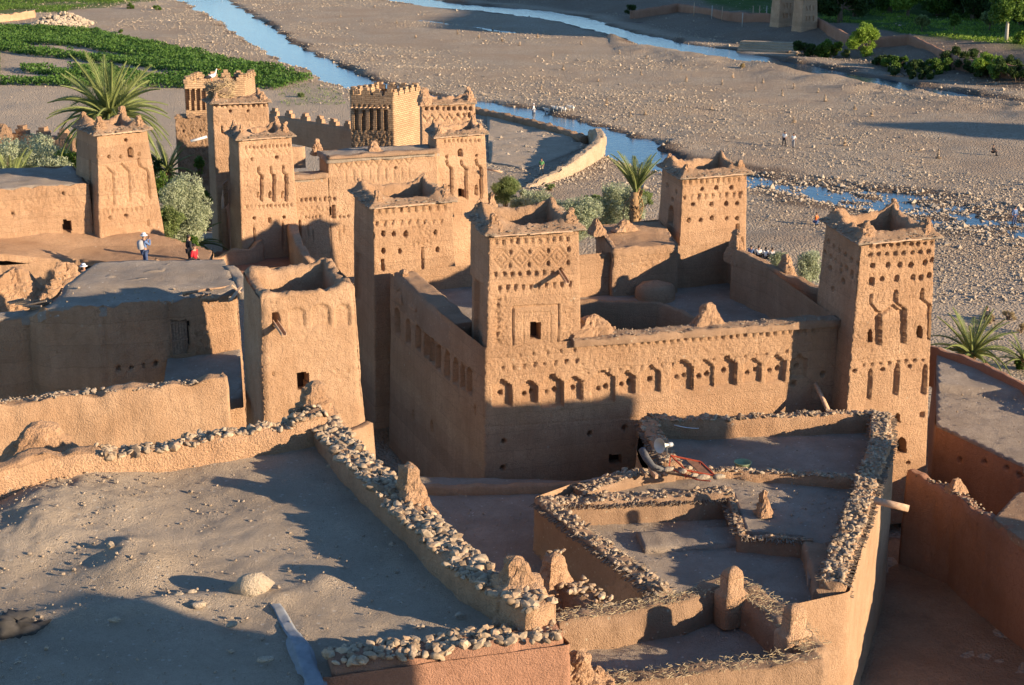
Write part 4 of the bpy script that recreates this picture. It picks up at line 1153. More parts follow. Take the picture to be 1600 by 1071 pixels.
# ================================================================ HOUSES OF THE VILLAGE
def adobe_brick(name, c1, c2, mortar, sx=.42, sz=.16):
    m = earth(name, c1, c2, bump=.5, fine=14)
    nt = m.node_tree; b = nt.nodes['Principled BSDF']
    geo = nd(nt, 'ShaderNodeNewGeometry'); sp = nd(nt, 'ShaderNodeSeparateXYZ'); nt.links.new(geo.outputs['Position'], sp.inputs[0])
    a = nd(nt, 'ShaderNodeMath', operation='MULTIPLY_ADD'); a.inputs[1].default_value = .9
    nt.links.new(sp.outputs[0], a.inputs[0]); nt.links.new(sp.outputs[1], a.inputs[2])
    cb = nd(nt, 'ShaderNodeCombineXYZ'); nt.links.new(a.outputs[0], cb.inputs[0]); nt.links.new(sp.outputs[2], cb.inputs[1])
    br = nd(nt, 'ShaderNodeTexBrick', Scale=1.0); br.inputs['Brick Width'].default_value = sx; br.inputs['Row Height'].default_value = sz
    br.inputs['Mortar Size'].default_value = .022; br.inputs['Color1'].default_value = (.82, .82, .82, 1); br.inputs['Color2'].default_value = (1.12, 1.1, 1.08, 1); br.inputs['Mortar'].default_value = (.58, .55, .52, 1)
    nt.links.new(cb.outputs[0], br.inputs['Vector'])
    old = b.inputs['Base Color'].links[0].from_socket
    nt.links.new(mixc(nt, 1.0, old, br.outputs['Color'], 'MULTIPLY'), b.inputs['Base Color'])
    bp = b.inputs['Normal'].links[0].from_node
    b2 = nd(nt, 'ShaderNodeBump', Strength=.8, Distance=.04); b2.invert = True
    nt.links.new(br.outputs['Fac'], b2.inputs['Height']); nt.links.new(bp.outputs[0], b2.inputs['Normal']); nt.links.new(b2.outputs[0], b.inputs['Normal'])
    return m
M['adobe'] = adobe_brick('adobe_brick', (.38, .245, .145), (.46, .31, .185), (.3, .2, .12))
def zpoly(pl, z): return np.array([PZ(x, y, z) for x, y in pl])
def merlons(parent, poly, z, sides, mat, w=.75, h=.55, th=.35, gap=.5):
    poly = np.asarray(poly)[:, :2]
    for i in sides:
        a, b = poly[i], poly[(i + 1) % len(poly)]
        L = np.linalg.norm(b - a); d = (b - a) / L; nrm = np.array((d[1], -d[0]))
        k = max(2, int(round(L / (w + gap))) + 1)
        R = np.stack([np.array((*d, 0)), np.array((*-nrm, 0)), np.array((0, 0, 1))], 1)
        for j in range(k):
            p = a + d * (w / 2 + (L - w) * j / (k - 1)) - nrm * th * .5
            mb = MB(); hh = h * rng.uniform(.85, 1.1)
            mb.box((*p, z + hh * .3), w, th, hh * .6, R, .015); mb.box((*p, z + hh * .8), w * .5, th * .96, hh * .42, R, .015)
            mb.build(parent, 'merlon', mat)

# ---- plain crenellated tower and the tower with the rubble foot, at the river side
q, z = quad_px((615, 151), (657, 141), (546, 148), 118)
A1 = thing('tower', 'plain square crenellated brick tower with five tall slits, at the river side', 'tower', (*q[0][:2], 4))
tower(A1, 'tower_body', None, None, None, 0, 3.0, .012, M['adobe'], {3: [('row', 'h', 552, 165, 608, 168, 8, 3, 2.5, .2), ('pit', 546, 202, 613, 240, .2)]},
      {3: [{'px': rect_px(*R3((x, 330))[0], 6.6, 33), 'depth': .35, 'name': 'slit', 'mat': M['adobe']} for x in (132, 187, 243, 299, 354)]}, res=.09, lres=.08, quad=(q, z), head=False, amp=.03)
merlons(A1, q, z, (0, 1, 2, 3), M['adobe'])
part(A1, 'roof_floor', np.c_[offset_poly(q, -.1), np.full(4, z - .5)], [(0, 1, 2, 3)], None, M['mudroof'], False)
mb = MB(); f3 = Frame(q[3], q[0], (*q[3][:2], 3))
for x in range(551, 612, 7):
    u, v = f3.uv(x, 168); p = f3.o + f3.u * u + f3.v * v
    mb.bar(p - f3.n * .1, p + f3.n * .35, .07)
mb.build(A1, 'beam_ends', M['pole'])
q, z = quad_px((287, 131), (384, 127), (305, 122), 122)
A2 = thing('tower', 'crenellated brick tower on a rubble foot behind the stork nest', 'tower', (*q[0][:2], 4))
tower(A2, 'tower_body', None, None, None, 0, 6.0, .01, M['adobe'], None, {0: [{'px': rect_px(x, 156, 6, 34), 'depth': .35, 'name': 'slit', 'mat': M['adobe']} for x in (293, 301.5, 310, 318.5)]}, res=.09, quad=(q, z), head=False, amp=.03)
merlons(A2, q, z, (0, 1, 2, 3), M['adobe'])
part(A2, 'roof_floor', np.c_[offset_poly(q, -.1), np.full(4, z - .5)], [(0, 1, 2, 3)], None, M['mudroof'], False)
q2, z2 = quad_px((273, 186), (345, 183), (280, 178), 120.5)
prism(A2, 'rubble_foot', offset_poly(q2, .1), q2, 2.0, z2, M['rubble'], .2, {0: .08}, .09, {0: [('pit', 262, 180, 345, 290, .22), ('pts', 'h', 3.5, 4, .3, [(287, 205), (300, 207), (313, 205)])]}, None, .08, .1, cap=True)
merlons(A2, q2, z2, (0,), M['rubble'], .6, .35, .3)
# ---- crenellated garden walls
def fort(label, pl, z, zb, mat, th=.5, res=.25):
    P = zpoly(pl, z); t = thing('fortified_wall', label, 'wall', (*P[0][:2], zb))
    mudwall(t, 'wall_body', P, th, zb, z, mat, res, 10, 4, .06, .05, .04)
    for a, b in zip(P[:-1], P[1:]):
        L = np.linalg.norm(b - a); d = (b - a)[:2] / L; n = max(1, int(L / 1.7))
        R = np.stack([np.array((*d, 0)), np.array((-d[1], d[0], 0)), np.array((0, 0, 1))], 1)
        for j in range(n):
            p = a[:2] + d * L * (j + .5) / n; mb = MB()
            mb.box((*p, z + .16), 1.0, th * .8, .4, R, .03); mb.box((*p, z + .48), .5, th * .78, .3, R, .03)
            mb.build(t, 'merlon', mat)
    return t
FW = fort('dark shaded crenellated wall between nest tower and crenellated tower', [(420, 178), (440, 181), (490, 190), (556, 202)], 9.0, 6.6, M['clay_far'])
pp = zpoly([(506, 205), (512, 205)], 8.2)
prism(FW, 'gate_pier', offset_poly(np.array([(*PY(508, 230, 124)[:2], 0), (*PY(546, 230, 122)[:2], 0), (*PY(546, 230, 124)[:2], 0), (*PY(508, 230, 126)[:2], 0)]), .05), np.array([PY(508, 230, 124)[:2], PY(546, 230, 122)[:2], PY(546, 230, 124)[:2], PY(508, 230, 126)[:2]]), 2, 7.6, M['clay_far'], .3, None, .3, None, None, .05, cap=True)
fort('rubble garden wall with worn crenels behind the left palm', [(-60, 205), (20, 208), (118, 216)], 11.6, 4.0, M['rubble'], .6, .15)
q3, z3 = quad_px((-30, 208), (19, 206), (-32, 200), 108)
LW = thing('tower', 'stub of reddish rubble tower at the left picture edge', 'tower', (*q3[0][:2], 4))
prism(LW, 'tower_body', offset_poly(q3, .15), q3, 3.0, z3, M['rubble'], .2, {0: .08}, .09, {0: [('pit', -30, 200, 22, 290, .15), ('pts', 'h', 3.5, 4, .3, [(12, 217), (4, 240)])]}, None, .08, .1, cap=True)
pinnacle(LW, (*PY(8, 206, 107.5)[:2], z3 - .1), .9, .8, .3, CONE, M['rubble'])

# ---- left tower house on its terrace
LT = thing('tower_house', 'mud tower house at the left with palm behind it and tourists beside', 'house', (-24, 78, 8))
R4L = cvf(4.0, 0, 180)
ld = [('pts', 'h', 4, 5.5, .3, R4L((785, 160), (610, 262), (682, 262), (757, 262), (872, 247), (690, 645), (790, 632), (610, 660))), ('row', 'a', *R4L((817, 234))[0], *R4L((817, 234))[0], 1, 7.5, 15, .5),
      ('line', R4L((672, 335), (708, 372), (712, 560)), 3.2, .15), ('line', R4L((762, 310), (808, 362), (815, 540)), 3.2, .15), ('line', R4L((868, 278), (875, 325), (926, 352), (940, 520)), 3.2, .17),
      ('row', 'r', *R4L((640, 605))[0], *R4L((880, 590))[0], 9, 4, 6, .1), ('row', 'r', *R4L((930, 680))[0], *R4L((930, 680))[0], 1, 4, 13, .25), ('pit', 155, 260, 240, 320, .10), ('pit', 152, 325, 245, 345, .08), ('pit', 150, 300, 250, 390, .05)]
tower(LT, 'tower_body', (150, 211), (231, 203), (119, 198), 78, 8.5, .075, M['clay'], {0: ld, 3: [('line', [(140, 255), (142, 330)], 3, .15)]}, res=.055, label='tapering tower with stepped carved grooves', pin=(.55, .7), corner=.3)
fr_ = PY(140, 294, 78.2)[:2]; h_ = np.array((math.cos(.42), math.sin(.42))); bk = np.array((-h_[1], h_[0]))
lb = np.array([fr_ - h_ * 12, fr_, fr_ + bk * 6, fr_ - h_ * 12 + bk * 6])
prism(LT, 'wing', offset_poly(lb, .15), lb, 9, 14.0, M['clay'], .3, {0: .07}, .08, {0: [('pts', 'h', 5, 5, .3, [(98, 302), (20, 335)]), ('line', [(25, 345), (75, 342), (140, 342)], 2, .05), ('pit', -30, 300, 130, 330, .1)]},
      {0: [{'px': rect_px(105, 355, 14, 22), 'depth': .6}]}, .09, .25, top_jag=.08)
sheet(LT, 'wing_roof', np.c_[offset_poly(lb, -.1), np.zeros(4)], 14.0, M['mudroof'], .3, .12, seed=8)
zt_ = 10.75
tp = zpoly([(-120, 432), (0, 416), (120, 405), (236, 414), (330, 417), (332, 392), (200, 372), (-120, 380)], zt_)
TE = prism(LT, 'terrace', offset_poly(tp, .25), tp, 5, zt_, M['clay'], .3, {0: .12, 1: .12, 2: .12, 3: .12}, .12, None, {2: [{'px': arch_px(133, 414, 29, 34), 'depth': 1.2, 'name': 'archway'}]}, .12, .3)
sheet(TE, 'terrace_floor', np.c_[offset_poly(tp, -.02), np.zeros(len(tp))], zt_ - .03, M['clay'], .2, .06, hf=lambda X, Y: .7 * sstep(-22, -27, X) + .5 * sstep(76, 78, Y))
mudwall(LT, 'low_wall', zpoly([(243, 412), (262, 412), (275, 404), (296, 408), (318, 408)], 11.5), .4, 10.2, [11.9, 11.5, 11.1, 11.6, 11.3], M['clay'], .1, 6, 6, .08, .2, .1)
for x, yb, w, h in ((108, 462, 1.0, 1.6), (28, 470, 1.4, 1.5)):
    pinnacle(LT, PY(x, yb, 66.0), w, h, .5, CONE, M['clay'], 2.4, .14)

# ---- long shaded house with the plank door
zh = 14.1
HS = thing('house', 'long low mud house in shade with plank door and grey flat roof', 'house', (-16, 56, 9))
hp = np.array([PZ(-160, 522, 13.3), PZ(40, 498, 13.4), PZ(62, 483, 14.0), PZ(160, 479, zh), PZ(262, 471, zh), PZ(373, 457, zh), PZ(352, 409, zh), PZ(150, 416, zh), PZ(68, 468, 14.0), PZ(36, 486, 13.4), PZ(-160, 508, 13.3)])
door_px = [(265, 501), (297, 500), (297, 540), (293, 554), (268, 557)]
hsd = {3: [('row', 'h', 92, 583, 160, 578, 5, 5, 6, .2)], 4: [('pit', 290, 500, 330, 550, .1)]}
HB = prism(HS, 'house_wall', offset_poly(hp, .12), hp, 8, hp[:, 2], M['clay'], .3, {2: .12, 3: .07, 4: .06}, .08,
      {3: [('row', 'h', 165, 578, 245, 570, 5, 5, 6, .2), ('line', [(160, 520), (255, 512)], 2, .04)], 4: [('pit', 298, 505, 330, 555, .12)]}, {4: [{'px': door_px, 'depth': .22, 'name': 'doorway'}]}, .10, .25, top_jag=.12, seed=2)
sheet(HS, 'roof', np.c_[offset_poly(hp, -.06), np.zeros(len(hp))], lambda X, Y: np.interp(X, [-23, -18.6, -17.4, 0], [13.35, 13.45, 14.02, 14.06]), M['mudroof'], .2, .05, hf=lambda X, Y: .22 * sstep(55.3, 56.1, Y + .1 * X + 1.6) , seed=12)
# the door: planks and cross battens
f = Frame(hp[4], hp[5], (*offset_poly(hp, .12)[4], 8))
D = link('door', None, HS); D.location = np.array(f.o + f.u * f.uv(281, 555)[0] + f.v * f.uv(281, 555)[1]) - base_of(HS)
(u0, v0), (u1, v1) = f.uv(266, 501), f.uv(297, 556)
npl = 6
R = np.stack([f.u, -f.n, -f.v], 1)
for k in range(npl):
    uu = u0 + (u1 - u0) * (k + .5) / npl
    c = f.o + f.u * uu + f.v * ((v0 + v1) / 2) - f.n * .16
    MB().box(c, (u1 - u0) / npl - .012, .04, (v1 - v0) * rng.uniform(.985, 1.0), R).build(D, 'plank', M['wood'])
for vv in (.1, .58):
    MB().box(f.o + f.u * ((u0 + u1) / 2) + f.v * (v0 + (v1 - v0) * vv) - f.n * .125, u1 - u0, .035, .07, R).build(D, 'batten', M['wood'])
# step floor before the door
sheet(HS, 'step_floor', zpoly([(262, 556), (375, 545), (380, 620), (250, 640)], 11.8), 11.8, M['mudroof'], .2, .06)
mudwall(HS, 'roof_ridge', zpoly([(150, 432), (200, 421), (250, 419), (258, 408)], 14.4), .5, 14.0, 14.28, M['mudroof'], .15, 4, 5, .06)
mudwall(HS, 'roof_ridge', zpoly([(195, 437), (248, 432)], 14.3), .35, 14.0, 14.3, M['mudroof'], .15, 4, 4, .04)
mudwall(HS, 'roof_ridge', zpoly([(358, 410), (375, 430), (382, 452)], 14.4), .6, 14.0, 14.28, M['mudroof'], .15, 4, 5, .06)
V, T = rock_cloud(np.array([PZ(rng.uniform(75, 365), rng.uniform(425, 475), zh + .08) for _ in range(120)]), rng.uniform(.04, .12, 120), 1, 1)
part(HS, 'roof_pebbles', V, None, T, M['stonestuff'], False, 'stuff')
# battered reed mats at the left end
mb = MB()
for k in range(14):
    a = PZ(12 + k * 3.0, 474 + rng.uniform(-6, 6), 13.8); mb.tube([a, a + (rng.uniform(.5, 1.0), rng.uniform(-.5, .2), rng.uniform(-.1, .3))], .04, 5)
mb.build(HS, 'reed_mat', M['reed'])

# ---- small tower with scooped battlement
q, z = quad_px((405, 469), (557, 450), (378, 424), 47)
TB = thing('small_tower', 'smooth plastered small tower with scooped rim and square window', 'tower', (*q[0][:2], 9))
td = [('row', 'a', 463, 496, 463, 496, 1, 28, 34, .10), ('row', 'a', 500, 493, 500, 493, 1, 31, 36, .10), ('row', 'a', 536, 494, 536, 494, 1, 27, 38, .12), ('row', 'a', 431, 500, 431, 500, 1, 9, 20, .3),
      ('pts', 'h', 4, 4, .15, [(426, 586), (545, 581)])]
tbase = offset_poly(q, .045 * (z - 9))
TBb = prism(TB, 'tower_body', tbase, q, 6.5, z, M['clay_pale'], .2, {0: .055, 3: .08}, .06, {0: td}, {0: [{'px': rect_px(474, 597, 19, 28), 'depth': .6}]}, .08, .34)
ring(TBb, 'rim', q, z, [(-.06, -.35, 0), (-.05, -.1, .6), (-.10, -.03, 1), (-.2, .0, 1.0), (-.34, -.02, 1.0), (-.46, -.1, 1), (-.50, -.5, .4), (-.52, -1.3, 0)], [M['clay_pale']], [0] * 7, .07, .17, .9, .08, 3, .06)
part(TB, 'roof_floor', np.c_[offset_poly(q, -.45), np.full(4, z - 1.1)], [(0, 1, 2, 3)], None, M['mudroof'], False)
fT = Frame(q[0], q[1], (*tbase[0], 6.5)); spout(TBb, 432, 505, .9, fT, .95)
mudwall(TB, 'foot_ledge', [PY(505, 668, 45.7)[:2], PY(578, 655, 47.2)[:2]], .5, 6, 11.75, M['clay_pale'], .15, 6, 5, .06)

# ---- free-standing sunlit wall
FWL = thing('garden_wall', 'free-standing sunlit pale mud wall with rounded end', 'wall', (-14, 46, 9))
wpath = zpoly([(-110, 640), (0, 626), (120, 612), (240, 602), (330, 592), (352, 589)], 14.3)
mudwall(FWL, 'wall_body', wpath, .75, 7.5, [14.15, 14.25, 14.2, 14.25, 14.35, 14.4], M['clay_pale'], .1, 22, 7, .07, .2, .10, seed=5)
p, s, o = along(np.c_[wpath[:, :2], np.full(6, 14.28)], .14, .55, None)
V, T = rock_cloud(p, np.clip(rng.lognormal(-2.4, .4, len(p)), .05, .22), .8, 1); part(FWL, 'wall_top_stones', V, None, T, M['stonestuff'], False, 'stuff')

# ---- near flat roof with cobbled parapet
zn = 16.0
NH = thing('roof_house', 'nearest house, wide mud roof ringed by a parapet crusted with cobbles', 'house', (-6, 30, 8))
npoly = [(505, 1062), (884, 1012), (512, 672), (200, 725), (0, 765), (-160, 800), (-300, 1160), (420, 1160)]
nw = zpoly(npoly, zn); nw[1][:2] = (.98, 23.78); nw[2][:2] = (-4.30, 34.2)
def dsh(x, y, z): p = PZ(x, y, z); return p[0], p[1]
humps = [(*dsh(110, 800, zn), 1.4, .42), (*dsh(30, 850, zn), 1.2, .25), (*dsh(180, 880, zn), .9, .25), (*dsh(215, 895, zn), .7, .18), (*dsh(510, 905, zn), .5, .12)]
rid = zpoly([(-60, 985), (90, 965), (210, 952), (300, 940), (400, 935), (430, 940)], zn)[:, :2]
def nroof(X, Y):
    h = np.zeros_like(X)
    for a, b, r, k in humps: h += k * np.exp(-((X - a) ** 2 + ((Y - b) * .8) ** 2) / (r * r)) * (1 + .25 * fbm2(X, Y, 1.3, 3, 4))
    dd = np.full(X.shape, 9.0)
    for a, b in zip(rid[:-1], rid[1:]):
        d = b - a; t = np.clip(((X - a[0]) * d[0] + (Y - a[1]) * d[1]) / (d @ d), 0, 1)
        dd = np.minimum(dd, np.hypot(X - a[0] - t * d[0], Y - a[1] - t * d[1]))
    h += .16 * np.exp(-(dd / .35) ** 2)
    # silt swept against the far parapet
    p0, p1 = nw[4][:2], nw[2][:2]
    d = (p1 - p0) / np.linalg.norm(p1 - p0); dist = -((X - p0[0]) * d[1] - (Y - p0[1]) * d[0]) * -1
    h += .28 * np.exp(-np.abs(dist) / .7)
    return h
M['mudroof_near'] = earth('gritty_mud_roof', (.42, .33, .24), (.53, .425, .315), bump=1.0, fine=34, speck=(.58, .50, .40), speck_amt=.14, bdist=.08)
sheet(NH, 'roof', nw, zn, M['mudroof_near'], .07, .05, hf=nroof, seed=15)
prism(NH, 'house_wall', offset_poly(nw, .10), offset_poly(nw, .06), 6, zn + .05, M['clay_red'], .4, {0: .08}, .09, None, None, .05, .1, seed=7)
far_p = zpoly([(-160, 768), (0, 734), (70, 714), (150, 703), (300, 684), (440, 664), (505, 650)], zn + .75)
NP = mudwall(NH, 'parapet', far_p, .55, zn - .2, [16.85, 16.85, 16.95, 16.7, 16.72, 16.75, 16.9], M['clay'], .07, 9, 6, .08, .12, .08, seed=9)
rt_p = zpoly([(503, 652), (560, 712), (640, 786), (740, 880), (858, 985)], zn + .7); rt_p[-1][:2] = (.52, 24.12)
NR = mudwall(NH, 'parapet', rt_p, .72, zn - .2, zn + .62, M['clay'], .08, 9, 7, .07, .12, .06, seed=11)
fr_p = np.array([(.86, 24.06, 16.25), (-.4, 23.72, 16.25), (-1.8, 23.36, 16.25), (-3.2, 22.98, 16.25)])
NF = mudwall(NH, 'parapet', fr_p, .62, zn - .3, zn + .2, M['clay_red'], .08, 6, 7, .07, .12, .05, seed=13)
cr = zpoly([(415, 925), (440, 955), (465, 1000), (490, 1060), (505, 1110), (510, 1160)], zn + .1)
mudwall(NH, 'cement_kerb', cr, [.2, .3, .36, .42, .45, .45], zn - .2, zn + .10, M['cement'], .08, 4, 7, .05, .15, .05)
def cob(par, path, w, z, smin, smax, spacing, nmax, edge=False, flat=1.0):
    p, s, o = along(np.c_[np.asarray(path)[:, :2], np.full(len(path), z)], spacing, w, None)
    sz = np.clip(rng.lognormal(math.log((smin * smax) ** .5), .38, len(p)), smin, smax)
    p = on_top(par, p); p[:, 2] += sz * .0
    stones(par, p, sz, nmax=nmax, flat=flat)
cob(NR, rt_p, .76, zn + .62, .10, .30, .098, 300)
cob(NF, fr_p, .68, zn + .20, .10, .28, .10, 240)
cob(NP, far_p[3:], .52, zn + .74, .08, .22, .10, 180)
# a course of larger cobbles along the inner edge of the far parapet
a_, b_ = far_p[3][:2], far_p[6][:2]
dd_ = (b_ - a_) / np.linalg.norm(b_ - a_); nn_ = np.array((dd_[1], -dd_[0])); L_ = np.linalg.norm(b_ - a_)
pts, szs = [], []
t_ = .1
while t_ < L_ * .86:
    s_ = rng.uniform(.24, .46); pts.append((*(a_ + dd_ * (t_ + s_ / 2) + nn_ * .26), zn + .62 + rng.uniform(-.03, .05))); szs.append(s_); t_ += s_ * .95
stones(NP, pts, szs, nmax=300)
pin_px(NH, 492, 668, 34.6, .95, 1.15, STEP, .9, M['clay'], 1.25)
pin_px(NH, 462, 672, 34.2, .6, .55, STEP, .2, M['clay'], 1.2)
pin_px(NH, 643, 800, 29.4, .85, 1.05, CONE, 2.0, M['clay'], 1.3)
pin_px(NH, 808, 975, 25.0, .85, 1.35, [(1.1, -.3), (1.1, .1), (1.05, .4), (.9, .62), (.62, .7), (.5, .78), (.42, .95), (.3, 1.0)], .25, M['clay'], 1.25)
pin_px(NH, 68, 722, 34.6, 1.2, 1.05, CONE, .3, M['clay'], 1.7)
# loose grit and pebbles on the roof
n = 4200
gx = rng.uniform(nw[:, 0].min(), nw[:, 0].max(), n); gy = rng.uniform(22, nw[:, 1].max(), n)
k = inpoly(gx, gy, nw[:, :2]); gx, gy = gx[k], gy[k]
hh = nroof(gx, gy); kk = rng.uniform(0, 1, len(gx)) < .35 + 3 * hh; gx, gy, hh = gx[kk], gy[kk], hh[kk]
V, T = rock_cloud(np.stack([gx, gy, zn + hh + .02], 1), np.clip(rng.lognormal(-3.35, .5, len(gx)), .018, .2), 1, 1); part(NH, 'roof_pebbles', V, None, T, M['stonestuff'], False, 'stuff')

# ---- irregular roof house beyond it, with sunken courts
zr = 7.4
RH = thing('courtyard_house', 'irregular house with rubble-edged parapets and sunken roof courts below the kasbah', 'house', (9, 52, 2))
rp = zpoly([(845, 772), (1085, 962), (1318, 914), (1350, 808), (1388, 700), (1380, 642), (1010, 648), (1003, 700), (1020, 735), (905, 750)], zr - .15)
rwall = prism(RH, 'house_wall', offset_poly(rp, .36), offset_poly(rp, .24), .5, zr - .35, M['clay_pale'], .25, {2: .15, 3: .15}, .15, None, None, .06, .15, seed=3)
def rpath(pl, z=zr): return zpoly(pl, z)
sheet(RH, 'upper_roof', zpoly([(1015, 655), (1378, 645), (1380, 700), (1340, 748), (1040, 735)], 6.55), 6.55, M['mudroof'], .15, .06, seed=21)
sheet(RH, 'middle_roof', zpoly([(905, 752), (1060, 725), (1345, 735), (1340, 850), (1318, 925), (1262, 905), (1262, 838), (1165, 830), (1145, 770), (890, 775)], 6.75), 6.75, M['mudroof'], .15, .07, seed=22)
sheet(RH, 'court_floor', zpoly([(850, 790), (1170, 772), (1290, 790), (1330, 930), (1100, 990), (985, 905)], 6.2), 6.2, M['mudroof'], .15, .05, seed=23)
rparts = {}
def rpar(key, pl, th, zb, zt, mat, **kw):
    rparts[key] = (mudwall(RH, 'parapet', rpath(pl), th, zb, zt, mat, kw.pop('res', .1), kw.pop('nv', 7), kw.pop('nt', 7), kw.pop('amp', .07), .12, kw.pop('jag', .07), **kw), rpath(pl), th, zt)
rpar('back', [(1010, 650), (1100, 653), (1250, 648), (1372, 643)], .6, 6.3, zr, M['clay'])
rpar('right', [(1376, 645), (1377, 690), (1355, 750), (1335, 810), (1312, 870), (1300, 905)], .85, 6.3, [7.5, 7.5, 7.45, 7.45, 7.4, 7.3], M['clay'])
rpar('leftback', [(1013, 652), (1035, 690), (1050, 715)], .9, 6.2, [7.4, 7.25, 7.15], M['clay'])
rpar('mid', [(1045, 722), (1150, 722), (1240, 728), (1335, 738)], .5, 6.3, [7.1, 7.1, 7.15, 7.2], M['clay'])
rpar('heap', [(905, 752), (960, 738), (1010, 728), (1050, 722)], .8, 6.3, [7.1, 7.25, 7.2, 7.1], M['mudtop'])
rpar('lefttop', [(845, 768), (920, 768), (1040, 762), (1145, 757)], .85, 5.4, 7.15, M['mudtop'])
rpar('left', [(848, 770), (905, 815), (975, 865), (1060, 930), (1090, 958)], .75, 5.4, [7.3, 7.2, 7.1, 7.1, 7.1], M['mudtop'])
rpar('inner', [(1142, 760), (1155, 790), (1160, 812), (1200, 815), (1272, 822)], .4, 5.4, [7.1, 6.9, 6.85, 6.85, 6.9], M['mudtop'])
rpar('edge', [(1275, 825), (1288, 860), (1295, 905)], 1.0, 5.4, [6.95, 6.95, 7.0], M['mudtop'])
mudwall(RH, 'court_step', zpoly([(1000, 842), (1090, 838), (1180, 830), (1225, 842)], 6.4), 1.6, 5.8, 6.42, M['mudroof'], .15, 4, 7, .05)
pin_px(RH, 1193, 798, 50.5, .48, .8, CONE, 1.8, M['clay'], 1.3)
for key, nmax, smin, smax, sp in (('right', 280, .08, .30, .115), ('back', 110, .08, .34, .13), ('leftback', 60, .08, .26, .16), ('mid', 110, .08, .28, .12), ('heap', 150, .08, .28, .11), ('lefttop', 110, .07, .30, .15), ('left', 120, .07, .32, .15), ('inner', 40, .07, .22, .16)):
    o, path, th, zt = rparts[key]; zz = zt if not np.isscalar(zt) else [zt] * len(path)
    p, s, oo = along(np.c_[path[:, :2], np.array(zz)], sp, th * .95, None)
    sz = np.clip(rng.lognormal(math.log((smin * smax) ** .5), .4, len(p)), smin, smax); p = on_top(o, p); p[:, 2] += sz * .02
    stones(o, p, sz, nmax=nmax, flat=.85)
# reed fringe sticking out of the parapet edges
def fringe(par, path, th, z, n, side=1, ln=.35):
    path = np.asarray(path)[:, :2]; seg = np.linalg.norm(np.diff(path, axis=0), axis=1); S = np.r_[0, np.cumsum(seg)]
    mb = MB()
    for k in range(n):
        s = rng.uniform(0, S[-1]); i = min(len(seg) - 1, np.searchsorted(S, s, 'right') - 1); d = (path[i + 1] - path[i]) / seg[i]
        nn = np.array((-d[1], d[0])) * side; p = path[i] + d * (s - S[i]) + nn * (th / 2 - .12)
        zz = np.interp(s, S, z) if not np.isscalar(z) else z
        e = nn * rng.uniform(.2, ln) + d * rng.normal(0, .08)
        mb.bar((*p, zz + rng.uniform(-.16, -.04)), (*(p + e), zz + rng.uniform(-.22, -.06)), rng.uniform(.015, .035))
    mb.build(par, 'reed_fringe', M['reed'], kind='stuff')
fringe(rparts['lefttop'][0], rparts['lefttop'][1], .85, 7.1, 260, -1)
fringe(rparts['left'][0], rparts['left'][1], .75, 7.15, 260, -1); fringe(rparts['left'][0], rparts['left'][1], .75, 7.15, 160, 1)
fringe(rparts['right'][0], rparts['right'][1], .85, 7.4, 420, 1, .4); fringe(rparts['right'][0], rparts['right'][1], .85, 7.4, 160, -1, .3)
fringe(rparts['leftback'][0], rparts['leftback'][1], .9, 7.2, 120, -1)
fringe(rparts['inner'][0], rparts['inner'][1], .4, 6.9, 120, -1)
fringe(rparts['edge'][0], rparts['edge'][1], 1.0, 6.95, 140, 1, .5)
a = PY(1366, 782, 47.5); b = a + np.array((1.1, -.45, -.12))
MB().tube([a, b], [.13, .12], 10).build(RH, 'roof_beam', M['pole'], True, label='round roof beam end jutting from the right wall')
# low roof in the alley between the houses
AL = thing('alley_roof', 'low flat grey roof in the shaded alley below the kasbah corner', 'roof', (0, 52, 3))
sheet(AL, 'roof', zpoly([(600, 742), (910, 752), (1080, 960), (860, 1010), (760, 900)], 4.9), 4.9, M['mudroof'], .25, .06, seed=31)
mudwall(AL, 'parapet', zpoly([(655, 756), (760, 757), (860, 755), (915, 750)], 5.3), .5, 3.5, 5.25, M['clay'], .15, 5, 5, .05, .1, .06)
# broken wall stub with stones on its head, and its rubble tail
WS = thing('wall_stub', 'broken mud wall stub topped with stones beside the near parapet', 'wall', PY(868, 945, 36))
pinnacle(WS, PY(866, 948, 36.0), .8, 1.55, .6, [(1.1, -.6), (1.05, .1), (.95, .35), (.8, .55), (.62, .7), (.5, .85), (.4, 1.0)], M['clay'], 1.3, .05, name='stub')
ps = PY(866, 948, 36.0) + (0, 0, 1.53); stones(WS, [ps + rng.normal(0, .08, 3) * (1, 1, .8) for _ in range(9)], rng.uniform(.14, .26, 9))
tl = np.array([PY(885, 905, 36.0), PY(920, 925, 35.4), PY(958, 955, 34.6)])
mudwall(WS, 'rubble_tail', tl, .8, 8, tl[:, 2] - .1, M['mudtop'], .12, 5, 6, .1)
p, s, oo = along(tl, .15, .8, None); stones(WS, p, np.clip(rng.lognormal(-1.75, .35, len(p)), .08, .3), nmax=90)

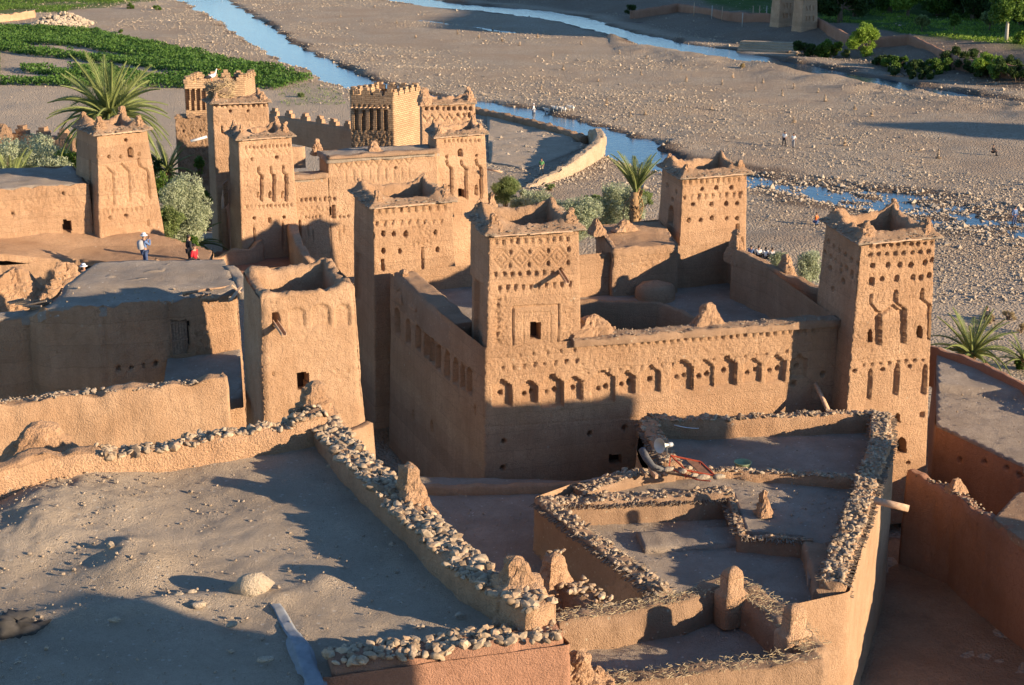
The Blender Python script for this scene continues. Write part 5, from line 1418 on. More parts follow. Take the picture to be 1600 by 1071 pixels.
# ---- straw-mud roof with two stepped pinnacles
zs = 12.8
SH = thing('roof_house', 'straw-plastered roof with two stepped pinnacles in the lower middle', 'house', (6, 31, 6))
sp_ = zpoly([(862, 1085), (1290, 1028), (1162, 905), (1060, 935), (880, 968)], zs)
prism(SH, 'house_wall', offset_poly(sp_, .02), sp_, 4, zs - .1, M['clay_red'], .3, {0: .08}, .09, None, None, .04, .1)
sheet(SH, 'roof', np.c_[offset_poly(sp_, -.1), np.zeros(5)], zs - .75, M['mudroof'], .15, .05, seed=33)
SP = []
for pl, th in (([(868, 968), (960, 957), (1060, 938), (1148, 908)], .62), ([(1140, 908), (1205, 950), (1272, 1016)], .8), ([(1280, 1024), (1120, 1046), (960, 1066), (850, 1082)], .62)):
    pth = zpoly(pl, zs); SP.append(mudwall(SH, 'parapet', pth, th, zs - 1.0, zs + .08, M['mudtop'], .06, 8, 8, .06, .14, .06))
    n = 900; p, s, oo = along(np.c_[pth[:, :2], np.full(len(pth), zs + .11)], .05, th, None); p = p[:n]; mb = MB()
    for c in p[:420]:
        an = rng.uniform(0, 3.14); d = np.array((math.cos(an), math.sin(an), rng.normal(0, .25))) * rng.uniform(.03, .09)
        mb.bar(c - d, c + d, .008)
    mb.build(SP[-1], 'straw', plain('straw', (.46, .36, .21), .8, .25), kind='stuff')
def blockpin(x, yb, Y, yaw):
    p = PY(x, yb, Y)
    pr = [(.30, -.4), (.30, .38), (.285, .42), (.20, .46), (.195, .86), (.17, .98), (.09, 1.06)]
    V, Q, T = lump(p, pr, yaw, 24, .025, 1.25, .85, x, 3); part(SH, 'pinnacle', V, Q, T, M['clay'])
blockpin(1142, 950, 32.0, .5); blockpin(1238, 1012, 30.0, .5)
pin_px(SH, 900, 1075, 26.6, .75, .8, STEP, .2, M['clay'], 1.3, .1); pin_px(SH, 932, 1068, 27.0, .5, .35, STEP, .2, M['clay'], 1.2, .1)
# ---- right-hand courtyard walls, terrace house
QH = thing('courtyard_wall', 'reddish shaded courtyard wall running from the right tower to the picture edge', 'wall', (18, 56, 1))
qp = zpoly([(1422, 738), (1470, 756), (1500, 772), (1545, 804), (1610, 846), (1800, 975), (2000, 1120)], 4.8)
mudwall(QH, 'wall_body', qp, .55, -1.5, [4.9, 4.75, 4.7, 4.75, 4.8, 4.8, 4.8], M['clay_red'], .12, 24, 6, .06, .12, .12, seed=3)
pinnacle(QH, PZ(1494, 765, 4.75), .6, .5, .4, CONE, M['clay'], 1.4)
p, s, oo = along(qp[:4], .2, .5, None); stones(QH, p, np.clip(rng.lognormal(-2.0, .35, len(p)), .06, .25), nmax=60)
QB = thing('courtyard_house', 'red mud house at the lower right edge with gritty roof', 'house', (22, 50, 1))
qb = zpoly([(1552, 808), (1700, 915), (1900, 915), (1800, 800), (1590, 768)], 4.95)
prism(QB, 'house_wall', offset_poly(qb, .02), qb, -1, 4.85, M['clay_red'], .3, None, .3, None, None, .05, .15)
sheet(QB, 'roof', qb, 4.9, M['mudtop'], .12, .05)
sheet(QH, 'courtyard_floor', np.array([(9, 36, 0), (30, 36, 0), (30, 62, 0), (9, 62, 0)]), .6, M['rubble'], .4, .12)
EH = thing('terrace_house', 'flat grey terrace house with red wall, right of the tall corner tower', 'house', (26, 70, 2))
ep = zpoly([(1462, 664), (1600, 728), (1800, 812), (1800, 690), (1600, 606), (1462, 546)], 4.6)
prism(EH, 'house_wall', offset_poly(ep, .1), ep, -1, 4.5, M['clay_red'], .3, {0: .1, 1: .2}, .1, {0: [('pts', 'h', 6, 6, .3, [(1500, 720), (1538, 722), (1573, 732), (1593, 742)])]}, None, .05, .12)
sheet(EH, 'roof', np.c_[offset_poly(ep, -.03), np.zeros(6)], 4.55, M['mudroof'], .25, .06, hf=lambda X, Y: .35 * sstep(71.2, 71.6, Y + .25 * (X - 21)), seed=41)
mudwall(EH, 'parapet', zpoly([(1452, 540), (1530, 568), (1600, 600), (1760, 668)], 5.2), .45, 3, [5.3, 5.3, 5.2, 5.2], M['clay_red'], .15, 8, 5, .05, .12, .08)

# ---- litter of small stones and straw on the flat roofs
def litter(par, pl, z, n, smax=.14):
    P = zpoly(pl, z); lo, hi = P.min(0), P.max(0); X = rng.uniform(lo[0], hi[0], n); Y = rng.uniform(lo[1], hi[1], n); k = inpoly(X, Y, P[:, :2]); X, Y = X[k], Y[k]
    V, T = rock_cloud(np.stack([X, Y, np.full(len(X), z + .05)], 1), np.clip(rng.lognormal(-3.0, .5, len(X)), .03, smax), 1, 0); part(par, 'roof_litter', V, None, T, M['stonestuff'], False, 'stuff')
litter(RH, [(1030, 680), (1360, 660), (1340, 735), (1060, 725)], 6.57, 260)
litter(RH, [(1150, 745), (1330, 745), (1310, 830), (1180, 815)], 6.78, 380)
litter(RH, [(900, 790), (1130, 775), (1140, 850), (1000, 900)], 6.25, 260)
litter(AL, [(650, 770), (860, 770), (900, 900), (800, 900)], 4.95, 380)
litter(EH, [(1480, 640), (1600, 700), (1700, 720), (1600, 620), (1480, 570)], 4.75, 420)
litter(SH, [(900, 1030), (1230, 990), (1140, 940), (930, 975)], zs - .72, 200, .1)
# ---- unseen neighbours: tower read from its shadow, tall house added to shade the near roof
def neighbour(label, poly, zb, zt, tower_head=False):
    t = thing('neighbour_house', label, 'house', (*np.asarray(poly)[0], zb)); poly = np.asarray(poly, float)
    prism(t, 'house_wall', offset_poly(poly, .02 * (zt - zb)), poly, zb, zt, M['clay'], .5, None, .5, None, None, .08, .2, cap=True)
    if tower_head:
        ring(t, 'eaves', poly, zt, [(-.05, -.06, 0), (.26, -.04, 0), (.26, .06, 0), (-.3, .28, .8), (-.6, .1, .7), (-.62, -.5, 0)], [M['reed']], [0] * 5, .3)
    return t
sd2 = np.array((SUN_AZ.x, SUN_AZ.y)); sp2 = np.array((-sd2[1], sd2[0]))
def sunline(p, t): return np.asarray(p[:2]) + sd2 * t
_a = sunline(PY(1004, 636, 60.9), 34); _b = sunline(PY(752, 642, 59.6), 34)
w_ = (_a - _b) / np.linalg.norm(_a - _b)
neighbour('tower of the next house, right of the picture', [_b - w_ * .4, _b - w_ * .4 + sd2 * 4.5, _a + sd2 * 4.5, _a], -1, 7.25 + math.tan(SUN_EL) * 36, True)
_c0 = sunline(PZ(670, 1050, 16), 13.0)
neighbour('unseen tall house added below the viewpoint to shade the near roof', [_c0 - sp2 * 11, _c0 - sp2 * 11 + sd2 * 8, _c0 + sd2 * 8, _c0], 4, 16.2 + math.tan(SUN_EL) * 20)

# ================================================================ PLANTS
M['olive'] = leafmat('olive_leaves', (.26, .30, .17), (.48, .51, .34))
M['tamarisk'] = leafmat('tamarisk_leaves', (.12, .17, .05), (.24, .28, .10))
M['green'] = leafmat('green_leaves', (.05, .11, .015), (.14, .22, .035))
M['darkgreen'] = leafmat('dark_green_leaves', (.025, .05, .012), (.07, .11, .025))
M['lime_leaf'] = leafmat('bright_green_leaves', (.13, .22, .02), (.26, .36, .05))
M['crop'] = leafmat('crop_leaves', (.04, .10, .018), (.11, .20, .035))
M['palm'] = leafmat('palm_leaflets', (.12, .16, .04), (.30, .33, .12), .3)
M['drypalm'] = leafmat('dry_palm_leaflets', (.28, .20, .09), (.42, .32, .16), .2)
M['bark'] = plain('bark', (.16, .11, .075), .9, .35, 8, bump=.6)
M['palebark'] = plain('pale_bark', (.42, .38, .32), .9, .25, 8, bump=.4)
M['palmtrunk'] = plain('palm_trunk', (.26, .16, .08), .9, .4, 10, bump=.6)
def leaf_cloud(cen, size, aspect=.4, up=.3, seed=0):
    """one small pointed leaf at every centre"""
    r = np.random.default_rng(seed); n = len(cen)
    d = r.normal(size=(n, 3)); d[:, 2] += up; d /= np.linalg.norm(d, axis=1)[:, None]
    s = np.cross(d, r.normal(size=(n, 3))); s /= np.linalg.norm(s, axis=1)[:, None]
    L = (np.asarray(size) * r.uniform(.7, 1.3, n))[:, None]
    V = np.stack([cen - d * L * .5, cen + s * L * aspect * .5, cen + d * L * .5, cen - s * L * aspect * .5], 1).reshape(-1, 3)
    return V, np.arange(n * 4).reshape(-1, 4)
def crown_points(blobs, n, seed=0, shell=.55):
    """points in a crown built of many unequal clumps, denser near the outside"""
    r = np.random.default_rng(seed); out = []
    vol = np.array([b[3] ** 2 for b in blobs]); cnt = (n * vol / vol.sum()).astype(int)
    for (x, y, z, rad), c in zip(blobs, cnt):
        d = r.normal(size=(c, 3)); d /= np.linalg.norm(d, axis=1)[:, None]
        q = shell + (1 - shell) * r.uniform(0, 1, c) ** .5
        w = 1 + .30 * fbm(d * 2.2 + x * 3 + seed, 2)
        p = d * (rad * q * w)[:, None] * (1, 1, .85)
        out.append(p + (x, y, z))
    return np.concatenate(out)
def blobset(w, d, h, n, seed, zlow=.25):
    r = np.random.default_rng(seed); B = []
    for k in range(n):
        a = r.uniform(0, 6.28); q = r.uniform(0, 1) ** .6; t = r.uniform(zlow, 1)
        sh = math.sqrt(max(.05, 1 - ((t - .5) / .58) ** 2))
        B.append((w * .36 * q * math.cos(a) * sh, d * .36 * q * math.sin(a) * sh, h * (t * .78 + .04), min(w, d, h) * r.uniform(.13, .25)))
    return B
def tree(name, label, cat, base, w, h, trunk_h, mat, bark, n=5000, leaf=.16, seed=1, group=None, nblob=22, zlow=.3, up=.3, aspect=.4):
    t = thing(name, label, cat, base, group)
    r = np.random.default_rng(seed)
    B = [(x, y, z + trunk_h * .6, q) for x, y, z, q in blobset(w, w * .9, h - trunk_h * .6, nblob, seed, zlow)]
    V, Q = leaf_cloud(crown_points(B, n, seed), leaf, aspect, up, seed)
    link('crown', mesh('crown', V, Q, None, mat, False), t)
    mb = MB(); tr = max(.05, w * .03)
    top = np.array((r.normal(0, .1), r.normal(0, .1), trunk_h + .25 * (h - trunk_h)))
    mb.tube([(0, 0, -.4), (r.normal(0, .05), r.normal(0, .05), top[2] * .5), top], [tr * 1.5, tr * 1.1, tr * .8], 8)
    for b in sorted(B, key=lambda q: -q[3])[:9]:
        e = np.array(b[:3]); m_ = top * .75 + (e - top) * .4 + r.normal(0, .08, 3)
        mb.tube([top * r.uniform(.6, 1), m_, e], [tr * .55, tr * .35, tr * .15], 5)
    V, Q, T = mb.arrays(); link('trunk', mesh('trunk', V, Q, T, bark, True), t)
    return t
def shrub(name, label, base, w, h, mat, n=2600, leaf=.14, seed=1, group=None, nblob=14, up=.5, aspect=.35, cat='shrub'):
    t = thing(name, label, cat, base, group)
    B = blobset(w, w * .9, h, nblob, seed, .12)
    P = crown_points(B, n, seed, .4); P = P[P[:, 2] > .0]
    V, Q = leaf_cloud(P, leaf, aspect, up, seed)
    link('foliage', mesh('foliage', V, Q, None, mat, False), t)
    mb = MB(); r = np.random.default_rng(seed)
    for b in B[:10]: mb.tube([(r.normal(0, .05), r.normal(0, .05), -.3), np.array(b[:3]) * (.45, .45, .5), np.array(b[:3])], [.05, .035, .015], 5)
    V, Q, T = mb.arrays(); link('stems', mesh('stems', V, Q, T, M['bark'], True), t)
    return t
def frond_mesh(L, arch, seed, mat, nl=56, spread=.42):
    r = np.random.default_rng(seed)
    t = np.linspace(0, 1, 16)
    x = L * t * (1 - .12 * arch * t); z = L * (.30 * t - arch * .62 * t ** 2.3)
    rach = np.stack([x, 0 * t, z], 1)
    mb = MB(); mb.tube(rach, np.linspace(.035, .008, 16), 5)
    V, Q, T = mb.arrays(); Vs = [V]; Qs = [Q]; Ts = [T]; n0 = len(V)
    for s in (-1, 1):
        for k in range(nl):
            q = .16 + .84 * (k + r.uniform(0, .8)) / nl
            p = np.array([np.interp(q, t, x), 0, np.interp(q, t, z)])
            p2 = np.array([np.interp(min(1, q + .04), t, x), 0, np.interp(min(1, q + .04), t, z)])
            tg = (p2 - p); tg /= np.linalg.norm(tg) + 1e-9
            ll = L * spread * .36 * (math.sin(math.pi * min(1, q * .9 + .12)) * .85 + .22) * r.uniform(.85, 1.1)
            d = tg * .72 + np.array((0, s * .68, .32 + r.normal(0, .10))); d /= np.linalg.norm(d)
            e = p + d * ll + np.array((0, 0, -.10 * ll)); w = np.cross(d, (0, 0, 1.)); w /= np.linalg.norm(w) + 1e-9; w = w * .012 * L * .28
            m_ = p + d * ll * .45
            Vs.append(np.array([p, m_ + w, e, m_ - w])); Qs.append(np.array([[0, 1, 2, 3]]) + n0); n0 += 4
    return mesh('frond', np.concatenate(Vs), np.concatenate(Qs), np.concatenate(Ts), mat, False)
FRONDS = [frond_mesh(1.0, a, 40 + i, M['palm']) for i, a in enumerate((.25, .5, .8, 1.0, 1.25))]
DRYF = [frond_mesh(1.0, 1.3, 60, M['drypalm'], 36), frond_mesh(1.0, 1.1, 61, M['drypalm'], 36)]
def palm(label, base, crown_z, L, n=34, spread=1.0, seed=0, trunk_r=.22, dry=8, group='date palms', stubs=True):
    t = thing('date_palm', label, 'palm', base, group); r = np.random.default_rng(seed)
    hz = crown_z - base[2]
    if hz > .3:
        mb = MB(); zz = np.linspace(-.5, hz, 22)
        mb.tube(np.stack([.08 * np.sin(zz * .5), .06 * np.cos(zz * .4), zz], 1), trunk_r * (1 + .12 * np.cos(np.arange(22) * 3.1)), 12)
        V, Q, T = mb.arrays(); link('trunk', mesh('trunk', V, Q, T, M['palmtrunk'], True), t)
        if stubs:
            mb = MB()
            for k in range(90):
                z = hz - r.uniform(0, min(hz, 2.6)); a = r.uniform(0, 6.28); d = np.array((math.cos(a), math.sin(a), 0))
                p = d * trunk_r * .8 + (0, 0, z)
                mb.bar(p, p + d * .22 + (0, 0, .34), .10, .03)
            V, Q, T = mb.arrays(); link('leaf_stubs', mesh('leaf_stubs', V, Q, T, M['palmtrunk'], False), t)
    for k in range(n):
        q = (k + .5) / n
        el = (1 - q) * 1.38 + q * (-.25 if spread > .8 else 1.0)
        o = link('frond', FRONDS[min(4, int(q * 4.2 + r.uniform(-.3, .6)) if spread > .8 else int(r.integers(2)))], t)
        o.location = (0, 0, hz + r.uniform(-.1, .15)); o.rotation_euler = (r.normal(0, .25), -el * .82 + .12, k * 2.39996 + r.normal(0, .15))
        s = L * r.uniform(.85, 1.08); o.scale = (s, s, s)
    for k in range(dry):
        o = link('dry_frond', DRYF[k % 2], t); o.location = (0, 0, hz - .15); o.rotation_euler = (r.normal(0, .2), .65 + r.uniform(0, .5), r.uniform(0, 6.28)); s = L * r.uniform(.6, .85); o.scale = (s, s, s)
    return t
def gbase(x, y, Y, dz=0.0):
    p = PY(x, y, Y); return (p[0], p[1], float(ground_h(np.array([p[0]]), np.array([p[1]]))[0]) + dz)
def at_ground(x, y):
    z = 0.0
    for _ in range(8):
        p = PZ(x, y, z); z = float(ground_h(np.array([p[0]]), np.array([p[1]]))[0])
    return (p[0], p[1], z)
palm('big date palm with wide spreading crown behind the left tower', gbase(172, 190, 91), PY(172, 186, 91)[2], 4.35, 66, 1.0, 1, .3, 14)
palm('narrow upright date palm with shaggy trunk behind the kasbah roof kiosk', gbase(994, 290, 93), PY(994, 300, 93)[2], 2.9, 20, .4, 2, .28, 5)
palm('young date palm on the ground right of the tall corner tower', gbase(1518, 560, 86), PY(1518, 556, 86)[2], 3.3, 34, 1.0, 3, .2, 3)
palm('low young palm between left tower and rear kasbah', gbase(292, 400, 96), PY(292, 392, 96)[2], 3.0, 30, 1.0, 4, .2, 2)
palm('small palm tuft under the rubble tower foot', gbase(262, 262, 106), PY(262, 268, 106)[2], 2.6, 22, 1.0, 5, .2, 2)
palm('pale palm tuft among the olives at the left edge', gbase(18, 290, 88), PY(18, 292, 88)[2], 2.6, 24, 1.0, 6, .2, 2)
palm('palm tuft low at the right edge behind the terrace house', gbase(1600, 566, 88), PY(1602, 566, 88)[2], 2.2, 20, 1.0, 8, .15, 2)
def olive_px(label, x, yb, Y, w, h, seed, mat='olive', n=14000, leaf=.17, zlow=.1):
    p = PY(x, yb, Y); g = gbase(x, yb, Y)
    return tree('olive_tree', label, 'tree', (p[0], p[1], p[2] - .2), w, h, .15, M[mat], M['bark'], n, leaf, seed, None, 46, zlow, .5, .32)
olive_px('silvery olive tree between left tower and rear kasbah', 284, 380, 92, 4.4, 5.0, 11, n=24000, zlow=.02)
olive_px('silvery olive tree at the left edge before the rubble wall', 40, 312, 92, 5.4, 4.6, 12, n=20000)
olive_px('small olive bush beside the left palm tuft', 92, 304, 89, 2.8, 2.6, 13, n=8000)
olive_px('grey-green olive bush right of the rear kasbah tower', 842, 356, 108, 3.4, 3.0, 14, n=10000)
olive_px('tall silvery olive bush left of the upright palm', 900, 378, 100, 4.6, 3.6, 15, n=18000)
olive_px('silvery olive bush close behind the upright palm', 955, 360, 104, 3.4, 3.8, 16)
olive_px('olive bush peeping over the kasbah side wall', 1262, 442, 92, 2.1, 2.6, 17, n=5000)
olive_px('small olive bush below the seated people', 1216, 418, 94, 1.5, 1.3, 18, n=2500)
shrub('tamarisk_bush', 'bright feathery bush at the foot of the rear kasbah', (*PY(790, 340, 112)[:2], PY(790, 340, 112)[2]), 4.2, 3.4, M['tamarisk'], 14000, .18, 21, up=1.4, aspect=.18)
shrub('grass_tuft', 'low green tuft on the path below the curved wall', at_ground(860, 298), 1.6, .7, M['tamarisk'], 1500, .16, 22, up=1.0, aspect=.2, cat='shrub')
shrub('grass_tuft', 'olive-green scrub behind the silvery bushes', at_ground(945, 322), 2.4, 1.0, M['tamarisk'], 2200, .16, 23, up=1.0, aspect=.2, cat='shrub')
for k, (x, y, w, h, mt) in enumerate([(300, 392, 1.2, 1.0, 'green'), (312, 275, 1.0, 1.5, 'green'), (240, 280, 1.6, 2.0, 'darkgreen'), (100, 285, 2.6, 2.6, 'darkgreen'), (1595, 580, 1.2, .8, 'green')]):
    p = PY(x, y, 100 if x < 400 and y < 390 else 88)
    shrub('leafy_shrub', ['bright shrub at the red-shirted person', 'bright green shrub under the rubble foot', 'dark shrub in the gap beside the left tower', 'dark green thicket behind the left wing roof', 'small green shrub at the right edge'][k], p, w, h, M[mt], 2200, .18, 30 + k)
for k, (x, y, Y, w, h, mt) in enumerate([(258, 318, 96, 2.6, 2.4, 'green'), (316, 345, 98, 1.8, 2.6, 'green'), (262, 372, 90, 2.4, 2.2, 'tamarisk'), (8, 292, 90, 3.6, 3.0, 'olive'), (70, 280, 98, 3.4, 3.2, 'olive'), (116, 292, 92, 2.4, 2.6, 'green'), (815, 330, 110, 2.6, 1.8, 'olive'), (985, 345, 102, 2.4, 2.6, 'olive'), (930, 330, 118, 3.4, 1.4, 'tamarisk'), (1005, 322, 112, 2.2, 1.6, 'tamarisk')]):
    shrub('leafy_shrub', ['green shrub left of the silvery olive tree', 'tall green shrub against the rear kasbah wall', 'yellow-green shrub below the silvery olive tree', 'silvery shrub cut by the left edge', 'silvery shrub before the rubble garden wall', 'green shrub under the big palm', 'silvery shrub beside the feathery bush', 'silvery shrub at the foot of the upright palm', 'low yellow-green scrub on the slope behind the bushes', 'low scrub right of the upright palm'][k], PY(x, y, Y), w, h, M[mt], 6000, .17, 140 + k, None, 20, .6)
# dry scrub near the right palm
for k, (x, y) in enumerate([(1548, 505), (1575, 500), (1595, 520)]):
    shrub('dry_scrub', ['dry brown scrub behind the right palm', 'dry brown scrub nearer the right edge', 'dry brown scrub cut by the right edge'][k], at_ground(x, y), 1.6, .7, M['drypalm'], 900, .2, 40 + k, None, 8, 1.0, .08)

# crop rows in the field, one mass of green
def crop_field():
    poly = np.array([PZ(x, y, 0)[:2] for x, y in [(-60, 42), (60, 47), (150, 52), (300, 84), (400, 106), (490, 126), (430, 141), (300, 139), (180, 137), (60, 136), (-60, 133)]])
    lo, hi = poly.min(0), poly.max(0); n = 200000
    X = rng.uniform(lo[0], hi[0], n); Y = rng.uniform(lo[1], hi[1], n)
    k = inpoly(X, Y, poly); X, Y = X[k], Y[k]
    d = np.array((PZ(400, 112, 0) - PZ(60, 60, 0))[:2]); d /= np.linalg.norm(d)
    a = X * d[0] + Y * d[1]; b = -X * d[1] + Y * d[0]
    f = fbm(np.stack([a * .035, b * .16, a * 0 + 2], -1), 3)
    edge = np.array([(PZ(x, y, 0))[:2] for x, y in [(0, 70), (120, 75), (260, 100), (330, 118), (180, 126), (0, 128)]])
    bare = inpoly(X, Y, edge)
    keep = np.where(bare, f > .02, f > -.9)
    X, Y, f = X[keep], Y[keep], f[keep]
    hgt = 1.0 + .35 * fbm2(X, Y, .5, 2)
    Z = ground_h(X, Y) + rng.uniform(0, 1, len(X)) ** .6 * hgt
    V, Q = leaf_cloud(np.stack([X, Y, Z], 1), .5, .5, .8, 5)
    return V, Q
V, Q = crop_field()
link('crop_rows', mesh('crop_rows', V, Q, None, M['crop'], False), None, 'dark green crop rows in the sandy field at upper left', 'crops', None, 'stuff')
def scatter_grass(name, pl, n, mat, leaf, label, hgt=.3, z=0):
    poly = np.array([PZ(x, y, z)[:2] for x, y in pl]); lo, hi = poly.min(0), poly.max(0)
    X = rng.uniform(lo[0], hi[0], n); Y = rng.uniform(lo[1], hi[1], n); k = inpoly(X, Y, poly) & (fbm2(X, Y, .12, 3, 6) > -.1); X, Y = X[k], Y[k]
    Z = ground_h(X, Y) + rng.uniform(0, hgt, len(X))
    V, Q = leaf_cloud(np.stack([X, Y, Z], 1), leaf, .3, 1.0, 9)
    link(name, mesh(name, V, Q, None, mat, False), None, label, 'grass', None, 'stuff')
scatter_grass('grass_patch', [(-60, 22), (100, 20), (180, 8), (240, -4), (300, -14), (-60, -14)], 50000, M['green'], .55, 'green grass at the upper left corner', .6)
scatter_grass('weeds', [(430, 130), (530, 135), (540, 165), (440, 168)], 1200, M['tamarisk'], .35, 'sparse weeds beside the crenellated wall', .25)
for k, (x, y, w, h) in enumerate([(205, 14, 3.2, 1.6), (245, 16, 3.6, 1.2), (190, 52, 1.3, .8), (470, 152, 1.0, .7)]):
    shrub('field_bush', ['round green bush above the stone heap', 'flat green bush beside the far water', 'small green bush on the pale gravel', 'small bush before the crenellated wall'][k], at_ground(x, y), w, h, M['green' if k < 3 else 'tamarisk'], 1500, .35, 50 + k)

# ---- far bank: garden trees, bushes
def far_tree(label, x, yb, w, h, th, mat, seed, n=6000, leaf=.55, bark=None, name='garden_tree', zlow=.2, nb=28):
    return tree(name, label, 'tree', at_ground(x, yb), w, h, th, M[mat], bark or M['bark'], n, leaf, seed, 'garden trees beyond the far bank', nb, zlow, .2, .6)
far_tree('dark spreading tree right of the gate towers', 1312, 36, 15, 9, 2.0, 'darkgreen', 71, 9000)
far_tree('bright lime green round tree behind the dark spreading tree', 1418, 28, 9, 8.5, 2.6, 'lime_leaf', 72, 7000)
far_tree('light green tree with pale trunk near the right edge', 1572, 64, 8.5, 10, 4.6, 'green', 73, 6000, bark=M['palebark'])
far_tree('dark garden tree behind the pale-trunked tree', 1500, 20, 22, 10, 1.5, 'darkgreen', 74, 11000)
far_tree('dark garden tree at the upper right corner', 1606, 26, 20, 11, 1.5, 'darkgreen', 75, 9000)
far_tree('dark garden tree between gate and lime green tree', 1365, 10, 18, 9, 1.5, 'darkgreen', 76, 9000)
_fx = [(1290, 22), (1335, 24), (1345, 8), (1390, 20), (1395, 4), (1450, 14), (1465, 26), (1520, 30), (1540, 12), (1560, 30), (1595, 40), (1620, 50), (1480, 4), (1430, -4), (1255, 4), (1300, 2)]
for k, (x, y) in enumerate(_fx):
    far_tree('dark leafy garden tree in the mass beyond the far bank wall', x, y, rng.uniform(11, 17), rng.uniform(7, 10), 1.2, 'darkgreen' if k % 3 else 'green', 110 + k, 5000, .6, zlow=.08)
far_tree('small olive-green garden tree behind the wall at right', 1545, 48, 4, 4, 1.4, 'tamarisk', 77, 2500)
far_tree('young garden tree beside the lime green one', 1440, 52, 3.0, 3.4, 1.4, 'tamarisk', 78, 1800)
far_tree('thin garden tree in the meadow', 1490, 52, 2.2, 3.6, 2.0, 'green', 79, 1500)
for k, (x, y, w, h, mt, n) in enumerate([(1354, 80, 8.5, 6.0, 'lime_leaf', 9000), (1322, 90, 2.0, 1.5, 'tamarisk', 900), (1420, 98, 9, 3.4, 'darkgreen', 3600), (1545, 92, 7, 4.2, 'lime_leaf', 4500), (1500, 106, 14, 3.6, 'darkgreen', 4600), (1590, 108, 13, 4.0, 'darkgreen', 4600), (1440, 84, 4, 2.0, 'green', 1500), (985, 22, 4, 2.4, 'darkgreen', 1600), (1160, 104, 1.2, .8, 'drypalm', 500), (1375, 100, 3, 1.4, 'darkgreen', 900), (1595, 70, 4, 2.4, 'lime_leaf', 1800)]):
    shrub('bank_bush', ['large bright yellow-green bush on the far bank', 'small bush at the foot of the large bright bush', 'dark scrub on the bank right of the bright bush', 'yellow-green bush leaning on the garden wall at right', 'dark scrub strip below the garden wall', 'dark scrub at the right edge of the bank', 'green bush under the garden wall', 'dark bush on the bank at the upper middle', 'dry tuft at the water edge of the gravel ridge', 'dark low scrub between the bank bushes', 'bright bush in the right corner garden'][k], at_ground(x, y), w, h, M[mt], n, .42, 80 + k, 'bushes on the far bank')
_bx = [(1300, 84), (1392, 92), (1440, 102), (1465, 92), (1480, 110), (1525, 112), (1560, 100), (1572, 118), (1605, 118), (1400, 108), (1540, 122), (1260, 66), (1290, 62)]
for k, (x, y) in enumerate(_bx):
    shrub('bank_bush', 'dark low scrub in the thicket along the far bank', at_ground(x, y), rng.uniform(6, 10), rng.uniform(2.0, 3.4), M['darkgreen' if k % 3 else 'green'], 3000, .45, 170 + k, 'thicket along the far bank')
scatter_grass('meadow_grass', [(1275, 30), (1480, 62), (1640, 90), (1700, 40), (1300, 5)], 40000, M['lime_leaf'], .5, 'bright grass in the garden beyond the far wall', .5, 3)

# ================================================================ RIVERSIDE BUILT THINGS
M['riverwall'] = earth('riverside_stone_wall', (.40, .29, .19), (.50, .38, .26), bump=1.0, fine=7, bdist=.15)
RWt = thing('river_wall', 'curved pale stone wall holding the bank at the river bend', 'wall', at_ground(900, 262))
cw = np.array([PZ(x, y, 1.7) for x, y in [(925, 199), (935, 205), (938, 215), (930, 228), (912, 240), (892, 252), (868, 262), (845, 270), (822, 278), (800, 284)]])
mudwall(RWt, 'wall_body', cw, [1.0, 1.2, 1.3, 1.3, 1.2, 1.1, 1.0, .9, .7, .5], -.5, [1.5, 1.9, 2.0, 2.0, 1.9, 1.7, 1.4, 1.1, .8, .5], M['riverwall'], .3, 10, 7, .16, .3, .12)
p, s, oo = along(np.c_[cw[:, :2], np.zeros(len(cw))], .5, 4.5, None)
p[:, 2] = ground_h(p[:, 0], p[:, 1]) + .05; V, T = rock_cloud(p, np.clip(rng.lognormal(-1.3, .4, len(p)), .12, .7)); part(RWt, 'foot_stones', V, None, T, M['riverstone'], False, 'stuff')
BW = thing('bank_wall', 'low dark stone bank wall along the near side of the river', 'wall', at_ground(830, 190))
bw = np.array([PZ(x, y, .7) for x, y in [(742, 168), (790, 179), (840, 191), (880, 202), (914, 213)]])
mudwall(BW, 'wall_body', bw, 1.2, -.5, .75, M['rubble'], .3, 6, 6, .15, .2, .12)
path_ = np.array([PZ(x, y, 0) for x, y in [(760, 175), (912, 214), (925, 225), (880, 250), (820, 272), (765, 262)]])
M['path'] = earth('trodden_path', (.35, .27, .19), (.43, .34, .25), bump=1.0, fine=10, bdist=.1, speck=(.5, .43, .33), speck_amt=.1)
sheet(None, 'path', path_, lambda X, Y: ground_h(X, Y) + .12, M['path'], .6, .06, kind='structure', label='trodden earth inside the river wall')

